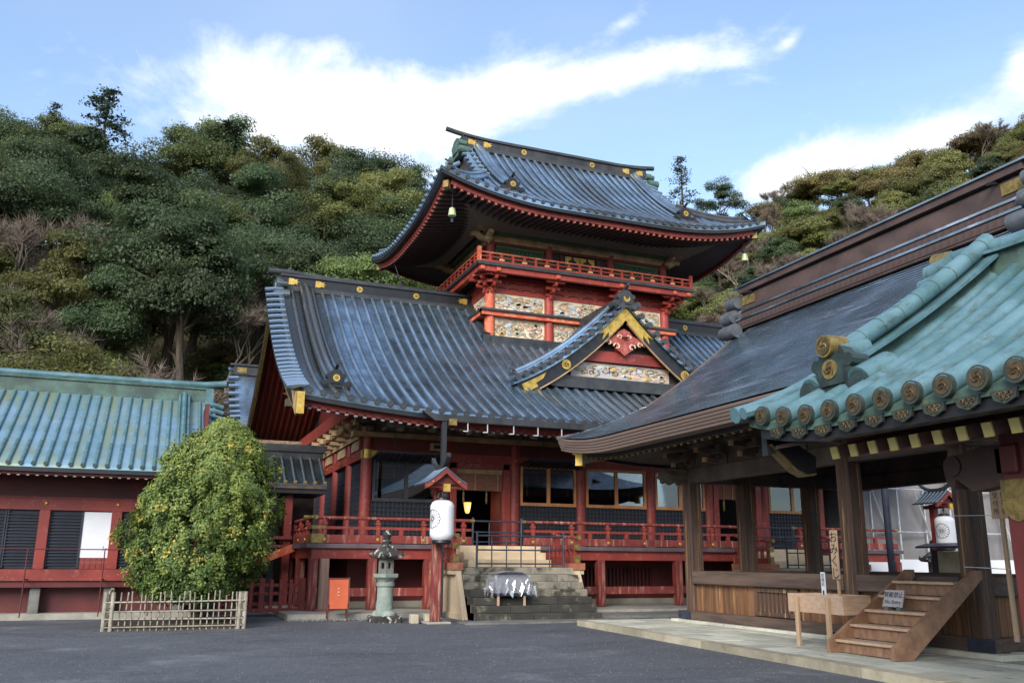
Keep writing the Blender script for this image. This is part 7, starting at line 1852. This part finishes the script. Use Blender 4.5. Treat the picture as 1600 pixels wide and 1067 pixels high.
def tree(kind, a, r, h, label, group, leaf=None, z=None, cr=None, wide=1.):
    x, y = r * math.sin(R(a)), r * math.cos(R(a)); z = hill(a, r) if z is None else z
    t = bpy.data.objects.new({'bare': 'bare_tree', 'fir': 'conifer'}.get(kind, 'broadleaf_tree'), None); COL.objects.link(t); t.location = (x, y, z); t.empty_display_size = .3
    tag(t, label, 'tree', group)
    rz = random.uniform(0, 6.28)
    if kind == 'bare':
        s = h / 9.0; bits = [('branches', random.choice(bares), None)]
    elif kind == 'fir':
        s = h / 12.0; bits = [('crown', cr or fir, None), ('trunk', fir_trunk, None)]
    else:
        s = h / 11.2; bits = [('crown', crowns[cr], leaf), ('trunk', random.choice(trunks), None)]
    for nm, me, m_ in bits:
        o = bpy.data.objects.new(nm, me); COL.objects.link(o); o.parent = t; o.rotation_euler = (0, 0, rz); o.scale = (s * wide, s * wide, s)
        if m_ is not None:
            o.material_slots[0].link = 'OBJECT'; o.material_slots[0].material = m_
    return t
random.seed(12)
def where_left(a, r):
    z = ('at the left edge of the slope' if a < -8 else 'above the left part of the gallery roof' if a < -4 else 'above the middle of the gallery roof' if a < 0 else 'above the right end of the gallery ridge' if a < 4 else "left of the hall's lower ridge end" if a < 8 else "above the hall's lower ridge" if a < 13 else 'beside the left corner of the upper roof')
    h = 'low' if r < 52 else 'halfway up' if r < 66 else 'high up' if r < 80 else 'on the skyline'
    return h + ', ' + z
def where_right(a, r):
    z = ('right of the upper roof' if a < 36 else 'above the far pavilion ridge end' if a < 41 else 'above the pavilion ridge' if a < 46 else 'above the near pavilion ridge' if a < 51 else 'towards the right edge')
    h = 'low' if r < 90 else 'halfway up' if r < 118 else 'high up' if r < 148 else 'atop'
    return h + ' on the right hill, ' + z
LN = {L_DARK.name: 'dark evergreen', L_MID.name: 'mid green', L_OLIVE.name: 'olive green', L_GOLD.name: 'russet'}
CN = {'broad': 'spreading', 'dome': 'rounded', 'tall': 'upright', 'open': 'loose-crowned'}
# the wooded slope behind the gallery and the hall
r = 41.5
while r < 92:
    a = -22 + random.uniform(0, 3)
    while a < 30:
        aa = a + random.uniform(-1.2, 1.2); r_ = r + random.uniform(-1.8, 1.8)
        x_, y_ = r_ * math.sin(R(aa)), r_ * math.cos(R(aa))
        if not (x_ > -.5 and y_ < 54) and (aa < 20 or random.random() < .4):
            u = random.random()
            if u < (.3 if 1 < aa < 16 and r < 70 else .15) and r > 46: tree('bare', aa, r_, random.uniform(8.5, 12), 'leafless twiggy tree ' + where_left(aa, r_), 'bare trees on the left slope')
            else:
                c_ = random.choice(('broad', 'dome', 'tall', 'tall', 'open') if r > 50 else ('broad', 'dome', 'tall'))
                lf_ = random.choice((L_OLIVE, L_OLIVE, L_MID) if aa < -5.5 and r < 66 else (L_MID, L_DARK, L_OLIVE) if r < 52 else (L_MID, L_DARK, L_MID, L_OLIVE) if r > 80 else (L_DARK, L_DARK, L_DARK, L_MID))
                tree('broad', aa, r_, random.uniform(8.5, 11.5) if r < 52 else random.uniform(11, 16.5), CN[c_] + ' ' + LN[lf_.name] + ' tree ' + where_left(aa, r_), 'leafy trees on the left slope', lf_, cr=c_, wide=random.uniform(.82, 1.04))
        a += math.degrees(4.9 / r) * random.uniform(.85, 1.2)
    r += 4.4
# the further hill on the right
r = 62.
while r < 176:
    a = 30 + random.uniform(0, 2.5)
    sp = 4.9 + (r - 60) * .014
    while a < 66:
        aa = a + random.uniform(-1, 1); r_ = r + random.uniform(-2.4, 2.4); u = random.random()
        if u < (.3 if r < 90 else .34 if r < 140 else .12): tree('bare', aa, r_, random.uniform(8.5, 11.5), 'brown leafless tree ' + where_right(aa, r_), 'bare trees on the right hill', wide=1.2)
        else:
            c_ = random.choice(('dome', 'broad', 'broad' if r > 140 else 'tall'))
            lf_ = L_GOLD if u < .37 else random.choice((L_OLIVE, L_MID, L_OLIVE, L_DARK, L_OLIVE))
            tree('broad', aa, r_, random.uniform(9, 13), CN[c_] + ' ' + LN[lf_.name] + ' tree ' + where_right(aa, r_), 'leafy trees on the right hill', lf_, cr=c_ + '_far', wide=random.uniform(.95, 1.2))
        a += math.degrees(sp / r) * random.uniform(.85, 1.25)
    r += sp * .92
# low shrubs along the foot of the slope
for i in range(80):
    aa = random.uniform(-20, 17); r_ = random.uniform(40, 78)
    if r_ * math.sin(R(aa)) > -.5 and r_ * math.cos(R(aa)) < 54: continue
    lf_ = random.choice((L_MID, L_DARK, L_OLIVE, L_GOLD)); c_ = random.choice(('dome', 'broad'))
    tree('broad', aa, r_, random.uniform(4.5, 6.5), 'short ' + CN[c_] + ' ' + LN[lf_.name] + ' shrub ' + where_left(aa, r_), 'shrubs at the foot of the left slope', lf_, cr=c_, wide=1.3, z=hill(aa, r_) - 1.2)
# trees that stand out
def crest(a, r, tan): return tan * r + 1.6
tree('fir', -5.0, 78, 13, 'tall dark conifer towering above the left skyline', None, z=crest(-5, 78, .508) - 13, wide=1.15)
tree('fir', -7.8, 82, 9, 'smaller dark conifer left of the tall one on the skyline', None, z=crest(-7.8, 82, .478) - 9, cr=fir2)
tree('fir', 2.4, 84, 9, 'dark layered conifer on the middle of the left skyline', None, z=crest(2.4, 84, .497) - 9, wide=1.5)
tree('fir', 33.5, 104, 14, 'slender conifer against the sky right of the upper roof', None, z=crest(33.5, 104, .473) - 14, cr=fir2)
tree('broad', 36.0, 112, 11, 'thin-crowned tree against the sky beside the slender conifer', None, L_DARK, z=crest(36, 112, .443) - 11, cr='open')
tree('broad', 12.8, 70, 14, 'tall sunlit broadleaf tree just left of the upper roof', None, L_OLIVE, z=crest(12.8, 70, .474) - 14, cr='open')
tree('broad', 9.8, 73, 14, 'leafy tree with an open crown left of the tall sunlit one', None, L_MID, z=crest(9.8, 73, .468) - 14, cr='tall')
tree('bare', -1.8, 43, 8, 'wide leafless tree spreading pinkish twigs just above the gallery ridge', None, z=3.0, wide=1.25)
tree('bare', 3.6, 56, 10, 'slender bare tree with pale trunk in front of the dark evergreens', None)
tree('broad', -9.6, 43, 9, 'russet-leaved tree at the left edge above the gallery roof', None, L_GOLD, z=2.2, cr='dome')
tree('broad', -6.6, 45, 8.5, 'golden brown bushy tree above the middle of the gallery roof', None, L_GOLD, z=2.0, cr='broad')
# undergrowth between the trunks: one mass
n = 110000
aa = np.concatenate([RNG.uniform(-24, 30, n // 2), RNG.uniform(28, 66, n // 2)]); rr = np.concatenate([RNG.uniform(40, 92, n // 2), RNG.uniform(60, 172, n // 2)])
zz = np.array([hill(a, r) for a, r in zip(aa, rr)]) + RNG.random(n) ** 1.3 * 2.4
Pu = np.stack([rr * np.sin(np.radians(aa)), rr * np.cos(np.radians(aa)), zz], 1)
keep = ~((Pu[:, 0] > 1) & (Pu[:, 1] < 47))
o = bpy.data.objects.new('undergrowth', leaf_mesh('undergrowth', Pu[keep], RNG.normal(0, .6, (keep.sum(), 3)) + np.array([0, -.3, .8]), RNG.uniform(.07, .17, keep.sum()), RNG.random(keep.sum()), L_OLIVE)); COL.objects.link(o)
tag(o, 'dense green undergrowth covering the wooded slopes', 'undergrowth', kind='stuff')
